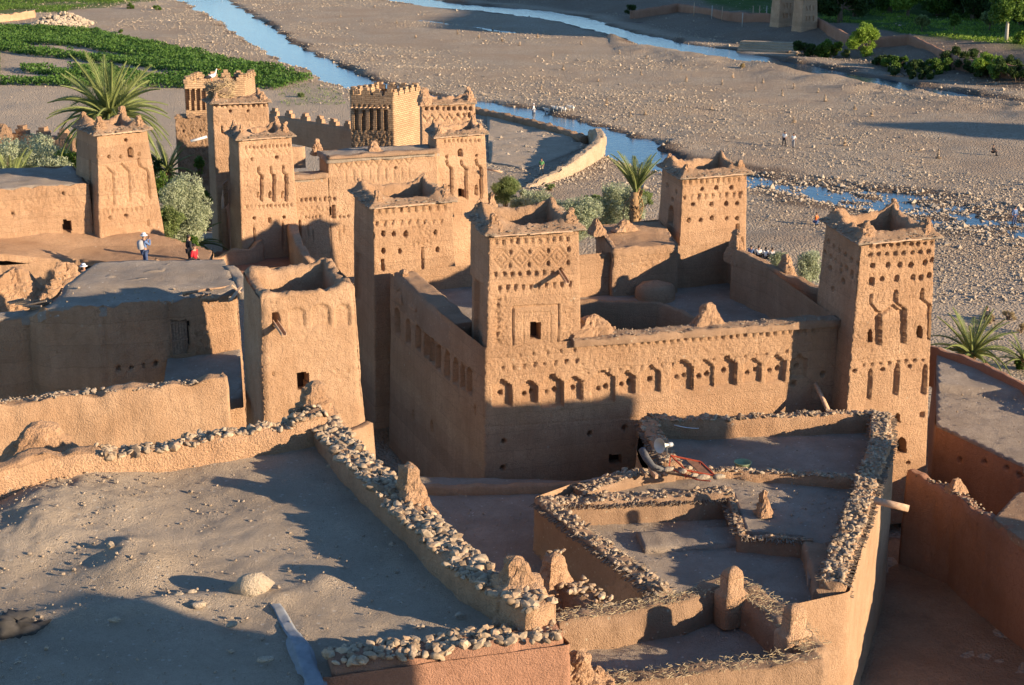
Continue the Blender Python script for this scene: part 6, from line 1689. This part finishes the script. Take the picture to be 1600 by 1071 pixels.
# ---- far bank: garden wall, gate towers, landing
GWt = thing('garden_wall', 'low reddish garden wall along the far bank left of the gate', 'wall', at_ground(1100, 28))
def gz(pl, h): return [at_ground(x, y)[2] + h for x, y in pl]
for lab, pl in ((None, [(985, 9), (1060, 17), (1140, 27), (1206, 36)]), ('low reddish garden wall along the far bank right of the gate', [(1272, 46), (1340, 58), (1420, 70), (1500, 86), (1620, 108)])):
    t = GWt if lab is None else thing('garden_wall', lab, 'wall', at_ground(1420, 75))
    g = np.array([at_ground(x, y) for x, y in pl])
    mudwall(t, 'wall_body', g, .6, (g[:, 2] - 1.0), g[:, 2] + 1.9, M['clay_red'], .8, 6, 4, .1, .1, .1)
for k, (x, y) in enumerate([(1222, 41), (1257, 43)]):
    b = np.array(at_ground(x, y)); w = 1.9
    t = thing('gate_tower', ['left of the two tapering gate towers on the far bank', 'right of the two tapering gate towers on the far bank'][k], 'tower', b, 'gate towers of the far gardens')
    ang = .32; u = np.array((math.cos(ang), math.sin(ang))); v = np.array((-u[1], u[0]))
    tp = np.array([b[:2] - u * w * .82 - v * w * .82, b[:2] + u * w * .82 - v * w * .82, b[:2] + u * w * .82 + v * w * .82, b[:2] - u * w * .82 + v * w * .82])
    f0 = Frame((*tp[0], b[2] + 9), (*tp[1], b[2] + 9), (*tp[0], b[2]))
    nic = []
    for r_ in range(3):
        for c_ in range(3): nic.append({'uv': [(.5 + c_ * .8, 2.2 + r_ * 2.0), (.95 + c_ * .8, 2.2 + r_ * 2.0), (.95 + c_ * .8, 3.3 + r_ * 2.0), (.5 + c_ * .8, 3.3 + r_ * 2.0)], 'depth': .2, 'name': 'niche', 'mat': M['clay_far']})
    prism(t, 'tower_body', offset_poly(tp, .4), tp, b[2] - .5, b[2] + 9, M['clay_far'], .4, {0: .15}, .2, None, {0: nic}, .06, .15, cap=True)
    for c_ in tp: pinnacle(t, (*(c_ * .8 + tp.mean(0) * .2), b[2] + 9), 1.0, 1.2, ang, STEP, M['clay_far'])
ST = thing('stone_landing', 'stepped stone landing at the far water edge below the gate', 'landing', at_ground(1200, 70))
l0, l1 = np.array(at_ground(1160, 62)), np.array(at_ground(1250, 74))
for k in range(5):
    off = np.array((-.25, -1.0, 0)) * k * 1.6
    a, b = l0 + off + (0, 0, .9 - k * .35), l1 + off + (0, 0, .9 - k * .35)
    MB().bar(a, b, 1.8, .8).build(ST, 'step', M['riverwall'])
pts = [np.array(at_ground(1215 + rng.uniform(0, 50), 66 + rng.uniform(-3, 6))) + (0, 0, .3) for _ in range(40)]
stones(ST, pts, rng.uniform(.3, 1.1, 40), nmax=40)
for k, x in enumerate([1084, 1112, 1128, 1160, 1176, 1186, 1197]):
    b = np.array(at_ground(x, 24 + (x - 1084) * .07))
    t = thing('fence_post', ['first', 'second', 'third', 'fourth', 'fifth', 'sixth', 'last'][k] + ' fence post from the left behind the garden wall, left of the gate', 'post', b, 'fence posts behind the garden wall')
    mb = MB(); mb.tube([(0, 0, -.3), (0.03, 0, 1.6), (0.05, 0.02, 3.0)], [.11, .10, .09], 8); V, Q, T = mb.arrays(); link('post', mesh('post', V, Q, T, M['palebark'] if k in (1, 3, 6) else M['pole'], True), t)

# ---- cairns: little stacks of stones on the riverbed
CAIRN = [(1180, 143), (1222, 150), (1278, 145), (1289, 159), (1240, 139), (1128, 133), (1072, 128), (1064, 107), (1145, 122), (1192, 130), (620, 37), (566, 34), (532, 27), (748, 60), (715, 54), (693, 37), (770, 47), (784, 65), (812, 72), (840, 60), (968, 85), (864, 88), (1008, 175), (1045, 160), (1010, 92), (908, 70), (948, 165), (984, 182), (1335, 172), (1362, 182), (1320, 228), (935, 128), (880, 110), (1112, 172), (845, 140), (1240, 192), (1002, 118), (650, 60), (585, 12), (1466, 248)]
for k, (x, y) in enumerate(CAIRN):
    t = thing('cairn', 'little stack of pale stones standing on the riverbed', 'cairn', at_ground(x, y), 'cairns on the riverbed')
    z = 0.0; h = rng.uniform(.6, 1.15); w = rng.uniform(.45, .7)
    for j in range(5):
        s_ = w * (1 - j * .16); hh = h / 5
        o = link('stone', rock_mesh(int(rng.integers(14)), M['stone']), t); o.location = (rng.normal(0, .04), rng.normal(0, .04), z + hh * .5); o.rotation_euler = (0, 0, rng.uniform(0, 6)); o.scale = (s_ * .62, s_ * .55, hh * .85); z += hh
# ---- heap of field stones with a low mud wall beside it
SHp = thing('stone_heap', 'heap of pale field stones at the upper left beside a low mud wall', 'heap', at_ground(100, 45))
c_ = np.array(at_ground(92, 42)); n = 900
an = rng.uniform(0, 6.283, n); rr = np.sqrt(rng.uniform(0, 1, n)); hx = rr * np.cos(an) * 6.0; hy = rr * np.sin(an) * 13.0
hz = 2.6 * np.clip(1 - rr ** 1.4, 0, 1) * (1 + .25 * fbm2(hx, hy, .4, 2)); P_ = np.stack([c_[0] + hx + hy * .1, c_[1] + hy, c_[2] + hz], 1)
V, T = rock_cloud(P_, np.clip(rng.lognormal(-.35, .3, n), .4, 1.3), 1.1, 1); part(SHp, 'stones', V, None, T, M['riverstone'], False, 'stuff')
g = np.array([at_ground(x, y) for x, y in [(-30, 38), (25, 32), (54, 27)]]); t = thing('low_wall', 'low pale mud wall at the upper left edge beside the stone heap', 'wall', g[1])
mudwall(t, 'wall_body', g, .9, g[:, 2] - .5, g[:, 2] + 1.6, M['clay_far'], .6, 5, 5, .15, .3, .2)

# ================================================================ PEOPLE AND ANIMALS
M['skin'] = plain('skin', (.36, .20, .13), .6, .08)
M['hair'] = plain('hair', (.025, .018, .014), .6, .2, 40)
M['white_cloth'] = plain('white_cloth', (.72, .71, .68), .85, .06)
M['blue_cloth'] = plain('blue_cloth', (.10, .16, .30), .85, .12)
M['jeans'] = plain('jeans', (.045, .07, .15), .85, .2)
M['red_cloth'] = plain('red_cloth', (.50, .02, .03), .8, .1)
M['black_cloth'] = plain('black_cloth', (.018, .018, .022), .85, .2)
M['grey_cloth'] = plain('grey_cloth', (.28, .28, .29), .85, .1)
M['orange_cloth'] = plain('orange_cloth', (.62, .14, .03), .85, .1)
M['green_cloth'] = plain('green_cloth', (.12, .28, .10), .85, .1)
M['tan_cloth'] = plain('tan_cloth', (.40, .32, .22), .85, .1)
M['hatmat'] = plain('pale_hat', (.66, .70, .72), .85, .05)
M['wool'] = plain('wool', (.62, .56, .47), .95, .2, 12, bump=.8)
def skin_obj(parent, name, joints, edges, rad, mat, root=0, sub=1):
    me = bpy.data.meshes.new(name); me.from_pydata([tuple(j) for j in joints], edges, [])
    me.materials.append(mat)
    o = link(name, me, parent); sk = o.modifiers.new('Skin', 'SKIN'); sk.use_smooth_shade = True
    if not me.skin_vertices: raise RuntimeError('skin layer missing')
    for i, r_ in enumerate(rad):
        d = me.skin_vertices[0].data[i]; d.radius = (r_, r_) if np.isscalar(r_) else r_; d.use_root = (i == root)
    sb = o.modifiers.new('Sub', 'SUBSURF'); sb.levels = sub; sb.render_levels = sub
    return o
def person(label, loc, yaw, pose='stand', top='white_cloth', legs='jeans', h=1.7, group=None, hat=None, hair='hair', robe=None, bag=None, skirt=False):
    t = thing('person', label, 'person', loc, group, yaw); k = h / 1.75
    J = {'pel': (0, 0, .95), 'spi': (0, .01, 1.15), 'che': (0, 0, 1.36), 'nec': (0, .01, 1.50), 'hdb': (0, -.01, 1.58), 'hdm': (0, -.02, 1.66), 'hdt': (0, 0, 1.74)}
    for s, n in ((-1, 'R'), (1, 'L')):
        J['sh' + n] = (s * .19, .01, 1.43); J['hip' + n] = (s * .10, 0, .90); J['kn' + n] = (s * .11, -.02, .50); J['an' + n] = (s * .11, .03, .08); J['to' + n] = (s * .13, -.14, .035)
        J['el' + n] = (s * .26, .04, 1.14); J['wr' + n] = (s * .27, -.08, .90)
    if pose == 'camera':                     # both hands raised to the face
        for s, n in ((-1, 'R'), (1, 'L')): J['el' + n] = (s * .25, -.18, 1.22); J['wr' + n] = (s * .09, -.27, 1.50)
    if pose == 'walk':
        J['knR'] = (-.11, -.16, .52); J['anR'] = (-.11, -.22, .10); J['toR'] = (-.12, -.38, .06); J['knL'] = (.11, .06, .50); J['anL'] = (.11, .28, .13); J['toL'] = (.12, .14, .03)
        J['wrR'] = (-.27, .18, .93); J['wrL'] = (.27, -.22, .95)
    if pose in ('sit', 'crouch', 'sitwall'):
        dz = -.55 if pose == 'crouch' else -.50
        if pose == 'sit': dz = -.80
        for n in list(J):
            if n[:2] in ('pe', 'sp', 'ch', 'ne', 'hd', 'sh', 'el', 'wr', 'hi'): J[n] = (J[n][0], J[n][1] - (.12 if pose == 'crouch' and n[:2] not in ('pe', 'hi') else 0), J[n][2] + dz)
        for s, n in ((-1, 'R'), (1, 'L')):
            if pose == 'sitwall': J['kn' + n] = (s * .13, -.42, .46); J['an' + n] = (s * .13, -.44, .08); J['to' + n] = (s * .14, -.60, .04)
            elif pose == 'sit': J['kn' + n] = (s * .16, -.38, .42); J['an' + n] = (s * .13, -.60, .08); J['to' + n] = (s * .14, -.76, .05)
            else: J['kn' + n] = (s * .18, -.36, .48); J['an' + n] = (s * .14, -.10, .09); J['to' + n] = (s * .15, -.28, .035)
            e = J['sh' + n]; J['el' + n] = (s * .24, e[1] - .14, e[2] - .26); J['wr' + n] = (s * .12, e[1] - .36, e[2] - .32)
    names = list(J); idx = {n: i for i, n in enumerate(names)}
    V = [np.array(J[n]) * k for n in names]
    R = {'pel': (.15, .11), 'spi': (.135, .10), 'che': (.165, .115), 'nec': .055, 'hdb': (.075, .085), 'hdm': (.085, .105), 'hdt': (.06, .07)}
    for n in 'RL':
        R['sh' + n] = .065; R['el' + n] = .045; R['wr' + n] = .03; R['hip' + n] = .095; R['kn' + n] = .06; R['an' + n] = .042; R['to' + n] = (.045, .03)
    rad = [tuple(np.array(R[n]) * k) if not np.isscalar(R[n]) else R[n] * k for n in names]
    E = [('pel', 'spi'), ('spi', 'che'), ('che', 'nec'), ('nec', 'hdb'), ('hdb', 'hdm'), ('hdm', 'hdt')]
    for n in 'RL': E += [('che', 'sh' + n), ('sh' + n, 'el' + n), ('el' + n, 'wr' + n), ('pel', 'hip' + n), ('hip' + n, 'kn' + n), ('kn' + n, 'an' + n), ('an' + n, 'to' + n)]
    ed = [(idx[a], idx[b]) for a, b in E]
    # hands: palm and five bent fingers
    for s, n in ((-1, 'R'), (1, 'L')):
        w = np.array(J['wr' + n]); d = w - np.array(J['el' + n]); d /= np.linalg.norm(d); side = np.cross(d, (0, 1, .2)); side /= np.linalg.norm(side) + 1e-9; nr = np.cross(side, d)
        V.append((w + d * .07) * k); rad.append((.036 * k, .018 * k)); pi_ = len(V) - 1; ed.append((idx['wr' + n], pi_))
        for f, (o_, L_) in enumerate(((-.03, .07), (-.01, .085), (.01, .08), (.03, .062))):
            a = w + d * .10 + side * o_; b = a + d * L_ * .5 + nr * .008; c = b + d * L_ * .4 + nr * .022
            b0 = len(V); V += [a * k, b * k, c * k]; rad += [.010 * k, .009 * k, .007 * k]; ed += [(pi_, b0), (b0, b0 + 1), (b0 + 1, b0 + 2)]
        a = w + d * .04 + side * s * .045; b = a + d * .045 + side * s * .02; b0 = len(V); V += [a * k, b * k]; rad += [.011 * k, .008 * k]; ed += [(pi_, b0), (b0, b0 + 1)]
    skin_obj(t, 'body', V, ed, rad, M['skin'])
    def sub(nm, keys, mat, grow, extra=None):
        kk = [n for n in keys]; ii = {n: i for i, n in enumerate(kk)}
        vv = [np.array(J[n]) * k for n in kk]; rr = [tuple((np.array(R[n]) + grow) * k) if not np.isscalar(R[n]) else (R[n] + grow) * k for n in kk]
        ee = [(ii[a], ii[b]) for a, b in E if a in ii and b in ii]
        return skin_obj(t, nm, vv, ee, rr, M[mat], 0)
    sub('shirt', ['pel', 'spi', 'che', 'shR', 'elR', 'shL', 'elL'] + (['wrR', 'wrL'] if robe or top in ('blue_cloth', 'black_cloth') else []), top, .018)
    sub('trousers', ['pel', 'hipR', 'knR', 'anR', 'hipL', 'knL', 'anL'], legs, .018)
    for n in 'RL':
        a, c = np.array(J['an' + n]) * k, np.array(J['to' + n]) * k
        mb = MB(); mb.tube([a + (0, .05, -.02), (a + c) / 2 + (0, 0, .0), c + (0, -.03, 0)], [.05, .055, .035], 8); V2, Q2, T2 = mb.arrays(); link('shoe', mesh('shoe', V2, Q2, T2, M['black_cloth'], True), t)
    hc = np.array(J['hdm']) * k; ht = np.array(J['hdt']) * k
    mb = MB(); mb.add(OV2 * np.array((.098, .115, .115)) * k * np.where(OV2[:, 1:2] < -.35, .86, 1.0) + hc + np.array((0, .018, .045)) * k, None, OT2)
    V2, Q2, T2 = mb.arrays(); link('hair', mesh('hair', V2, None, T2, M[hair], True), t)
    mb = MB()
    mb.add(OV1 * .016 * k + hc + np.array((0, -.112, -.01)) * k, None, OT1)
    V2, Q2, T2 = mb.arrays(); link('nose', mesh('nose', V2, None, T2, M['skin'], True), t)
    mb = MB()
    for s in (-1, 1): mb.add(OV1 * .011 * k + hc + np.array((s * .034, -.100, .022)) * k, None, OT1)
    mb.box(hc + np.array((0, -.103, -.052)) * k, .045 * k, .008, .010 * k)
    V2, Q2, T2 = mb.arrays(); link('eyes_and_mouth', mesh('eyes_and_mouth', V2, Q2, T2, M['hair'], True), t)
    mb = MB()
    for s in (-1, 1): mb.add(OV1 * np.array((.012, .022, .034)) * k + hc + np.array((s * .088, .0, .0)) * k, None, OT1)
    V2, Q2, T2 = mb.arrays(); link('ears', mesh('ears', V2, None, T2, M['skin'], True), t)
    if hat:
        mb = MB(); mb.lathe(hc + np.array((0, 0, .085)) * k, [(.0, .115), (.07, .11), (.105, .06), (.112, .0), (.19, -.025), (.195, -.03), (.11, -.012)], 20); V2, Q2, T2 = mb.arrays(); link('hat', mesh('hat', V2, Q2, T2, M[hat], True), t)
        mb = MB(); mb.lathe(hc + np.array((0, 0, .085)) * k, [(.114, .004), (.114, .035), (.110, .037)], 20); V2, Q2, T2 = mb.arrays(); link('hat_band', mesh('hat_band', V2, Q2, T2, M['jeans'], True), t)
    if bag:
        p = np.array(J['che']) * k + (0, .19, -.12); V2, Q2, T2 = lump(p, [(.14, -.2), (.16, -.05), (.16, .15), (.10, .24)], 0, 12, .01, 1.0, .5); link('backpack', mesh('backpack', V2, Q2, T2, M[bag], True), t)
    if robe:
        b = np.array(J['spi']) * k; z0 = b[2]; mb = MB(); pz = np.array(J['pel']) * k
        mb.lathe((pz[0], pz[1], 0), [(.17, z0), (.2, z0 * .75), (.23, z0 * .45), (.27, .2), (.25, .18)], 14); V2, Q2, T2 = mb.arrays(); link('robe', mesh('robe', V2, Q2, T2, M[robe], True), t)
    return t
zT = zt_ + .02
person('tourist in blue jacket and pale hat taking a photo beside the left tower', (*PZ(228, 420, zT)[:2], zT), math.pi * .72, 'camera', 'blue_cloth', 'jeans', 1.75, hat='hatmat', bag='grey_cloth')
person('person in red shirt and black trousers by the low wall left of the rear kasbah', (*PZ(306, 426, zT)[:2], zT - .3), 1.2, 'stand', 'red_cloth', 'black_cloth', 1.72)
person('dark-clothed person half hidden behind the one in red', (*PZ(297, 405, zT)[:2], zT - .45), 2.2, 'stand', 'black_cloth', 'black_cloth', 1.70)
_p = PY(132, 432, 69.5); person('person in the dark archway showing a pale banded hat', (_p[0], _p[1], _p[2] - 1.1), .2, 'stand', 'black_cloth', 'black_cloth', 1.65, hat='hatmat')
person('walker in white top and black trousers on the riverbed with a companion', at_ground(1225, 229), -.6, 'walk', 'white_cloth', 'black_cloth', 1.78, bag='black_cloth')
person('companion in white top and pale trousers on the riverbed', at_ground(1239, 231), -.4, 'stand', 'white_cloth', 'grey_cloth', 1.68)
person('dark-clothed person sitting on a stone far out on the riverbed', at_ground(1551, 243), .9, 'sitwall', 'black_cloth', 'black_cloth', 1.7)
person('person in blue wading through the stony stream at the right', at_ground(1584, 352), .3, 'stand', 'blue_cloth', 'jeans', 1.75)
person('person in orange crouching by the stream left of the tall tower', at_ground(1273, 352), 1.0, 'crouch', 'orange_cloth', 'blue_cloth', 1.7)
for k, (x, y, c_, tp_) in enumerate([(1173, 401, 'blue_cloth', 'leftmost seated person, in blue, behind the kasbah side wall'), (1185, 402, 'white_cloth', 'second seated person from the left, in white, behind the kasbah side wall'), (1196, 404, 'white_cloth', 'third seated person from the left, in white, behind the kasbah side wall'), (1206, 405, 'grey_cloth', 'rightmost seated person, in grey, behind the kasbah side wall')]):
    person(tp_, at_ground(x, y), math.pi + .3 * k - .4, 'sit', c_, 'black_cloth', 1.7, 'people sitting by the stream')
person('person in green and tan walking beside the curved river wall', (*PZ(846, 268, .9)[:2], .55), -.3, 'walk', 'green_cloth', 'tan_cloth', 1.7)
person('shepherd in a white hood and robe crossing the river with sheep', at_ground(834, 182), 1.4, 'walk', 'white_cloth', 'grey_cloth', 1.75, hat=None, hair='white_cloth', robe='grey_cloth')
person('dark-haired person sitting behind the right palm', at_ground(1541, 499), .4, 'sit', 'black_cloth', 'black_cloth', 1.7)
def sheep(label, loc, yaw):
    t = thing('sheep', label, 'sheep', loc, 'sheep crossing the river', yaw)
    J = [(-.35, 0, .58), (0, 0, .60), (.32, 0, .60), (.50, 0, .74), (.62, 0, .82), (.74, 0, .76), (-.46, 0, .5)]
    R = [(.20, .2), (.24, .22), (.19, .19), .09, .085, .05, .04]; E = [(0, 1), (1, 2), (2, 3), (3, 4), (4, 5), (0, 6)]
    for sx, kn in ((-.30, .04), (.28, -.02)):
        for sy in (-.11, .11):
            b = len(J); J += [(sx, sy, .45), (sx + kn, sy, .25), (sx, sy, .03)]; R += [.07, .035, .028]; E += [(0 if sx < 0 else 2, b), (b, b + 1), (b + 1, b + 2)]
    skin_obj(t, 'body', J, E, R, M['wool'], 1)
    mb = MB()
    for s in (-1, 1): mb.add(OV1 * (.03, .06, .02) + np.array((.60, s * .10, .86)), None, OT1)
    V2, Q2, T2 = mb.arrays(); link('ears', mesh('ears', V2, None, T2, M['wool'], True), t)
    return t
for k, (x, y) in enumerate([(855, 176), (868, 175), (880, 175), (893, 173)]):
    p = at_ground(x, y); sheep(['sheep next to the shepherd', 'second sheep behind the shepherd', 'third sheep behind the shepherd', 'last sheep of the row reaching the gravel bank'][k], (p[0], p[1], max(p[2], -.45)), 3.0 + rng.normal(0, .2))
# ---- stork and nest
NC = PY(344, 139, 105.5)
nest = thing('stork_nest', 'big twig nest on the rear left tower of the far kasbah', 'nest', NC)
mb = MB()
for k in range(1500):
    a = rng.uniform(0, 6.283); r_ = rng.uniform(.35, 1.12); z = rng.uniform(-.55, .42); r_ = r_ * (.72 + .28 * (z + .55))
    c = np.array((r_ * math.cos(a), r_ * math.sin(a), z)); d = np.array((-math.sin(a), math.cos(a), rng.normal(0, .3))) + rng.normal(0, .45, 3); d /= np.linalg.norm(d)
    L_ = rng.uniform(.2, .5); mb.bar(c - d * L_, c + d * L_, rng.uniform(.015, .035))
V2, Q2, T2 = mb.arrays(); o = link('twigs', mesh('twigs', V2, Q2, T2, plain('twigs', (.36, .26, .15), .9, .3, 5), False), nest); o['kind'] = 'stuff'
V2, Q2, T2 = lump((0, 0, -.6), [(.55, 0), (.85, .35), (.9, .75), (.7, .9)], 0, 16, .08); link('nest_core', mesh('nest_core', V2, Q2, T2, M['bark'], True), nest)
stork = thing('stork', 'white stork with black wing tips standing on the twig nest', 'stork', NC + (-.55, -.1, .35), None, .5)
skin_obj(stork, 'body', [(0, 0, .55), (.22, 0, .62), (-.28, 0, .46), (.34, 0, .80), (.36, 0, .98), (.44, 0, 1.04)], [(0, 1), (0, 2), (1, 3), (3, 4), (4, 5)], [.15, .12, .07, .05, .045, .05], M['white_cloth'])
mb = MB(); mb.add(OV2 * (.26, .05, .10) + np.array((-.26, -.11, .50)), None, OT2); mb.add(OV2 * (.26, .05, .10) + np.array((-.26, .11, .50)), None, OT2); V2, Q2, T2 = mb.arrays(); link('wing_tips', mesh('wing_tips', V2, None, T2, M['black_cloth'], True), stork)
mb = MB(); mb.tube([(.46, 0, 1.03), (.72, 0, .96)], [.025, .006], 6); mb.tube([(0, .05, .45), (.02, .05, 0)], .015, 6); mb.tube([(0, -.05, .45), (.02, -.05, 0)], .015, 6); V2, Q2, T2 = mb.arrays(); link('bill_and_legs', mesh('bill_and_legs', V2, Q2, T2, plain('orange_bill', (.55, .12, .04), .5, .1), True), stork)

# ================================================================ SMALL THINGS ON THE ROOFS
def rock_thing(name, label, p, s, mat, cat='rock', i=3, rz=.3, group=None):
    t = link(name, None); v, tt = rockshape(i, 2)
    v = v * (1 + .10 * fbm(v * 4 + i, 3)[:, None]); bpy.data.objects.remove(t)
    o = link(name, mesh(name, v * np.asarray(s) / 2, None, tt, mat, True), None, label, cat, group, None, p); o.rotation_euler = (0, 0, rz); return o
M['boulder'] = earth('boulder', (.36, .29, .21), (.46, .37, .27), bump=1.0, fine=20, scale=6, bdist=.05)
p = PZ(398, 930, zn); rock_thing('boulder', 'large pale boulder on the near roof beside the grey cement kerb', p + (0, 0, .2), (.85, .75, 1.0), M['boulder'], i=5)
for k, (x, y, s_) in enumerate([(362, 975, .26), (310, 945, .3), (278, 930, .26), (128, 876, .22), (415, 1030, .28), (300, 925, .24), (720, 960, .22), (88, 793, .2), (180, 968, .24)]):
    rock_thing('loose_stone', ['cube-like stone in front of the boulder', 'pinkish stone left of the boulder', 'flat stone on the roof ridge left of the boulder', 'round stone on the sunlit rubble patch', 'pale stone near the cement kerb at the bottom', 'pale stone on the ridge next to the boulder', 'flat grey stone near the front parapet corner', 'pinkish stone on the left mound', 'stone at the left end of the roof ridge'][k], PZ(x, y, zn + .1), (s_, s_ * .8, s_ * .8), M['boulder'], 'stone', k)
p = PZ(28, 985, zn)
V, Q, T = lump(p, [(.26, -.05), (.28, .06), (.24, .16), (.15, .22), (.06, .23)], .4, 26, .14, 1.6, .0, 2, 5); link('dark_sack', mesh('dark_sack', V - p, Q, T, plain('dark_plastic', (.05, .045, .04), .95, .3), True), None, 'crumpled dark sack on the near roof at the left edge', 'sack', None, None, p)
# loudspeaker, red frame, planks and blocks on the rubble parapet
p0 = PY(1041, 706, 54.1)
LS = thing('loudspeaker', 'pale horn loudspeaker on the rubble parapet of the courtyard house', 'loudspeaker', p0)
ax = np.array((-.75, -.6, .15)); ax /= np.linalg.norm(ax); x_ = np.cross(ax, (0, 0, 1)); x_ /= np.linalg.norm(x_); Rm = np.stack([x_, np.cross(ax, x_), ax], 1)
c_ = p0 + (0, 0, .28); horn = plain('horn_grey', (.55, .55, .48), .5, .05)
MB().lathe(c_, [(.05, -.12), (.06, 0), (.10, .16), (.19, .30), (.30, .38), (.31, .39), (.28, .37), (.17, .27), (.08, .14), (.03, .05)], 22, R=Rm).build(LS, 'horn', horn, True)
MB().lathe(c_, [(.0, -.32), (.09, -.30), (.10, -.14), (.06, -.10)], 16, R=Rm).build(LS, 'driver', plain('driver_grey', (.33, .34, .36), .4, .05), True)
mb = MB(); mb.bar(c_ + (.05, .05, -.55), c_ + (.03, .02, .0), .04); mb.bar(c_ + (-.12, 0, -.1), c_ + (.12, .05, -.1), .03); mb.build(LS, 'bracket', M['greywood'])
redm = plain('rusty_red_paint', (.40, .07, .03), .6, .25, 10)
RF = thing('red_frame', 'tilted red metal frame with sheet leaning on stones behind the sunken court', 'frame', PY(1090, 740, 53.1))
A_, B_, C_, D_ = PY(1048, 712, 54.3), PY(1095, 722, 54.1), PY(1118, 744, 52.7), PY(1072, 735, 52.9)
mb = MB()
for a, b in ((A_, B_), (B_, C_), (C_, D_), (D_, A_)): mb.bar(a, b, .05)
E_, F_ = PY(1045, 732, 53.9), PY(1089, 750, 52.5); G_ = PY(1110, 752, 52.3)
for a, b in ((A_, E_), (B_, F_), (E_, F_), (F_, G_), (A_, D_), (D_, PY(1071, 748, 52.8))): mb.bar(a, b, .04)
mb.build(RF, 'rails', redm)
n_ = np.cross(B_ - A_, D_ - A_); n_ /= np.linalg.norm(n_); n_ = n_ if n_[2] > 0 else -n_
mid = (A_ + B_) / 2
part(RF, 'sheet', [mid - n_ * .02, B_ - n_ * .02, C_ - n_ * .02, (C_ + D_) / 2 - n_ * .02, mid - n_ * .045, B_ - n_ * .045, C_ - n_ * .045, (C_ + D_) / 2 - n_ * .045], [(0, 1, 2, 3), (7, 6, 5, 4), (0, 4, 5, 1), (1, 5, 6, 2), (2, 6, 7, 3), (3, 7, 4, 0)], None, plain('rust_sheet', (.17, .085, .05), .8, .3, 5), False)
GP = thing('grey_log', 'grey weathered forked log on the rubble beside the loudspeaker', 'log', PY(1015, 735, 54.1))
MB().tube([PY(1003, 716, 54.1) + (0, 0, .35), PY(1010, 726, 53.7) + (0, 0, .25), PY(1020, 735, 53.3) + (0, 0, .15), PY(1035, 740, 53.1) + (0, 0, .12)], [.16, .15, .13, .11], 10).build(GP, 'trunk', M['greywood'], True)
for k, (a, b, w) in enumerate([((1002, 738), (1010, 748), .09), ((1015, 736), (1026, 749), .12), ((1040, 742), (1100, 752), .07)]):
    t = thing('timber', ['short timber on the rubble under the grey log', 'squared timber end below the loudspeaker', 'long thin timber under the red frame'][k], 'timber', PY(*b, 53.1)); MB().bar(PY(*a, 53.5) + (0, 0, .1), PY(*b, 52.9) + (0, 0, .1), w, w * 1.4).build(t, 'beam', M['wood'] if k != 1 else M['pole'])
for k, (x, y, sx, sy, sz) in enumerate([(1045, 738, .42, .34, .34), (1100, 750, .62, .34, .30), (1122, 750, .55, .32, .26), (1067, 741, .3, .25, .25), (1085, 747, .32, .2, .2)]):
    t = rock_thing('stone_block', ['squared pale block at the foot of the red frame', 'long pale block right of the red frame', 'rounded pale block at the right end of the red frame', 'small pale stone behind the squared block', 'small stone between the pale blocks'][k], PY(x, y, 52.7) + (0, 0, .12), (sx * 1.2, sy * 1.2, sz * 1.2), M['boulder'], 'stone', 20 + k)
tub = thing('green_tub', 'dented pale green tub with rubble at the middle parapet', 'tub', PZ(1160, 738, 6.8))
MB().lathe(PZ(1160, 738, 6.8), [(.0, .02), (.24, .0), (.34, .42), (.37, .44), (.35, .45), (.32, .40), (.24, .1), (0, .08)], 20).build(tub, 'tub', plain('faded_green', (.24, .30, .17), .6, .2, 5), True)
stones(tub, [PZ(1160, 738, 7.0) + rng.normal(0, .1, 3) * (1, 1, .3) for _ in range(9)], rng.uniform(.12, .2, 9))
bk = thing('blue_bucket', 'blue plastic bucket in the sunken roof court', 'bucket', PZ(1252, 850, 6.25)); b_ = PZ(1252, 850, 6.25); blue = plain('blue_plastic', (.02, .09, .42), .4, .05)
MB().lathe(b_, [(0, .02), (.13, 0), (.17, .32), (.185, .33), (.185, .35), (.165, .34), (.12, .04), (0, .05)], 18).build(bk, 'pail', blue, True)
MB().tube([b_ + (.17 * math.cos(a), .1 * math.sin(a) - .08, .33 - .12 * abs(math.sin(a))) for a in np.linspace(0, math.pi, 9)], .008, 5).build(bk, 'handle', M['greywood'], True)
cord = [PZ(1052 + 75 * t, 660 + 7 * math.sin(math.pi * t) - 4 * t, 7.0 + .35 * abs(t - .5)) + (0, -.35, 0) for t in np.linspace(0, 1, 12)]
t = thing('white_cord', 'white cord sagging along the sunlit rear parapet of the courtyard house', 'cord', cord[0]); MB().tube(cord, .018, 5).build(t, 'cord', M['white_cloth'], True)
# branch, rock and planks on the shaded house roof
zb_ = zh + .12
t = thing('branch', 'long crooked branch lying on the grey roof of the shaded house', 'branch', PZ(300, 460, zb_)); MB().tube([PZ(286, 460, zb_), PZ(300, 457, zb_ + .08), PZ(320, 453, zb_ + .05), PZ(345, 450, zb_ + .04), PZ(372, 444, zb_)], [.09, .06, .05, .04, .02], 7).build(t, 'stick', M['wood'], True)
rock_thing('clay_lump', 'brown clay lump on the grey roof beside the branch', PZ(331, 466, zb_ + .05), (.75, .5, .45), M['clay'], 'lump', 8)
for k, (a, b) in enumerate([((362, 446), (376, 458)), ((376, 449), (360, 470))]):
    t = thing('plank', ['upper of the two planks leaning at the small tower', 'lower long plank leaning at the small tower'][k], 'plank', PZ(*b, zb_)); MB().bar(PZ(*a, zb_ + .35), PZ(*b, zb_ + .05), .12, .05).build(t, 'board', M['pole'])
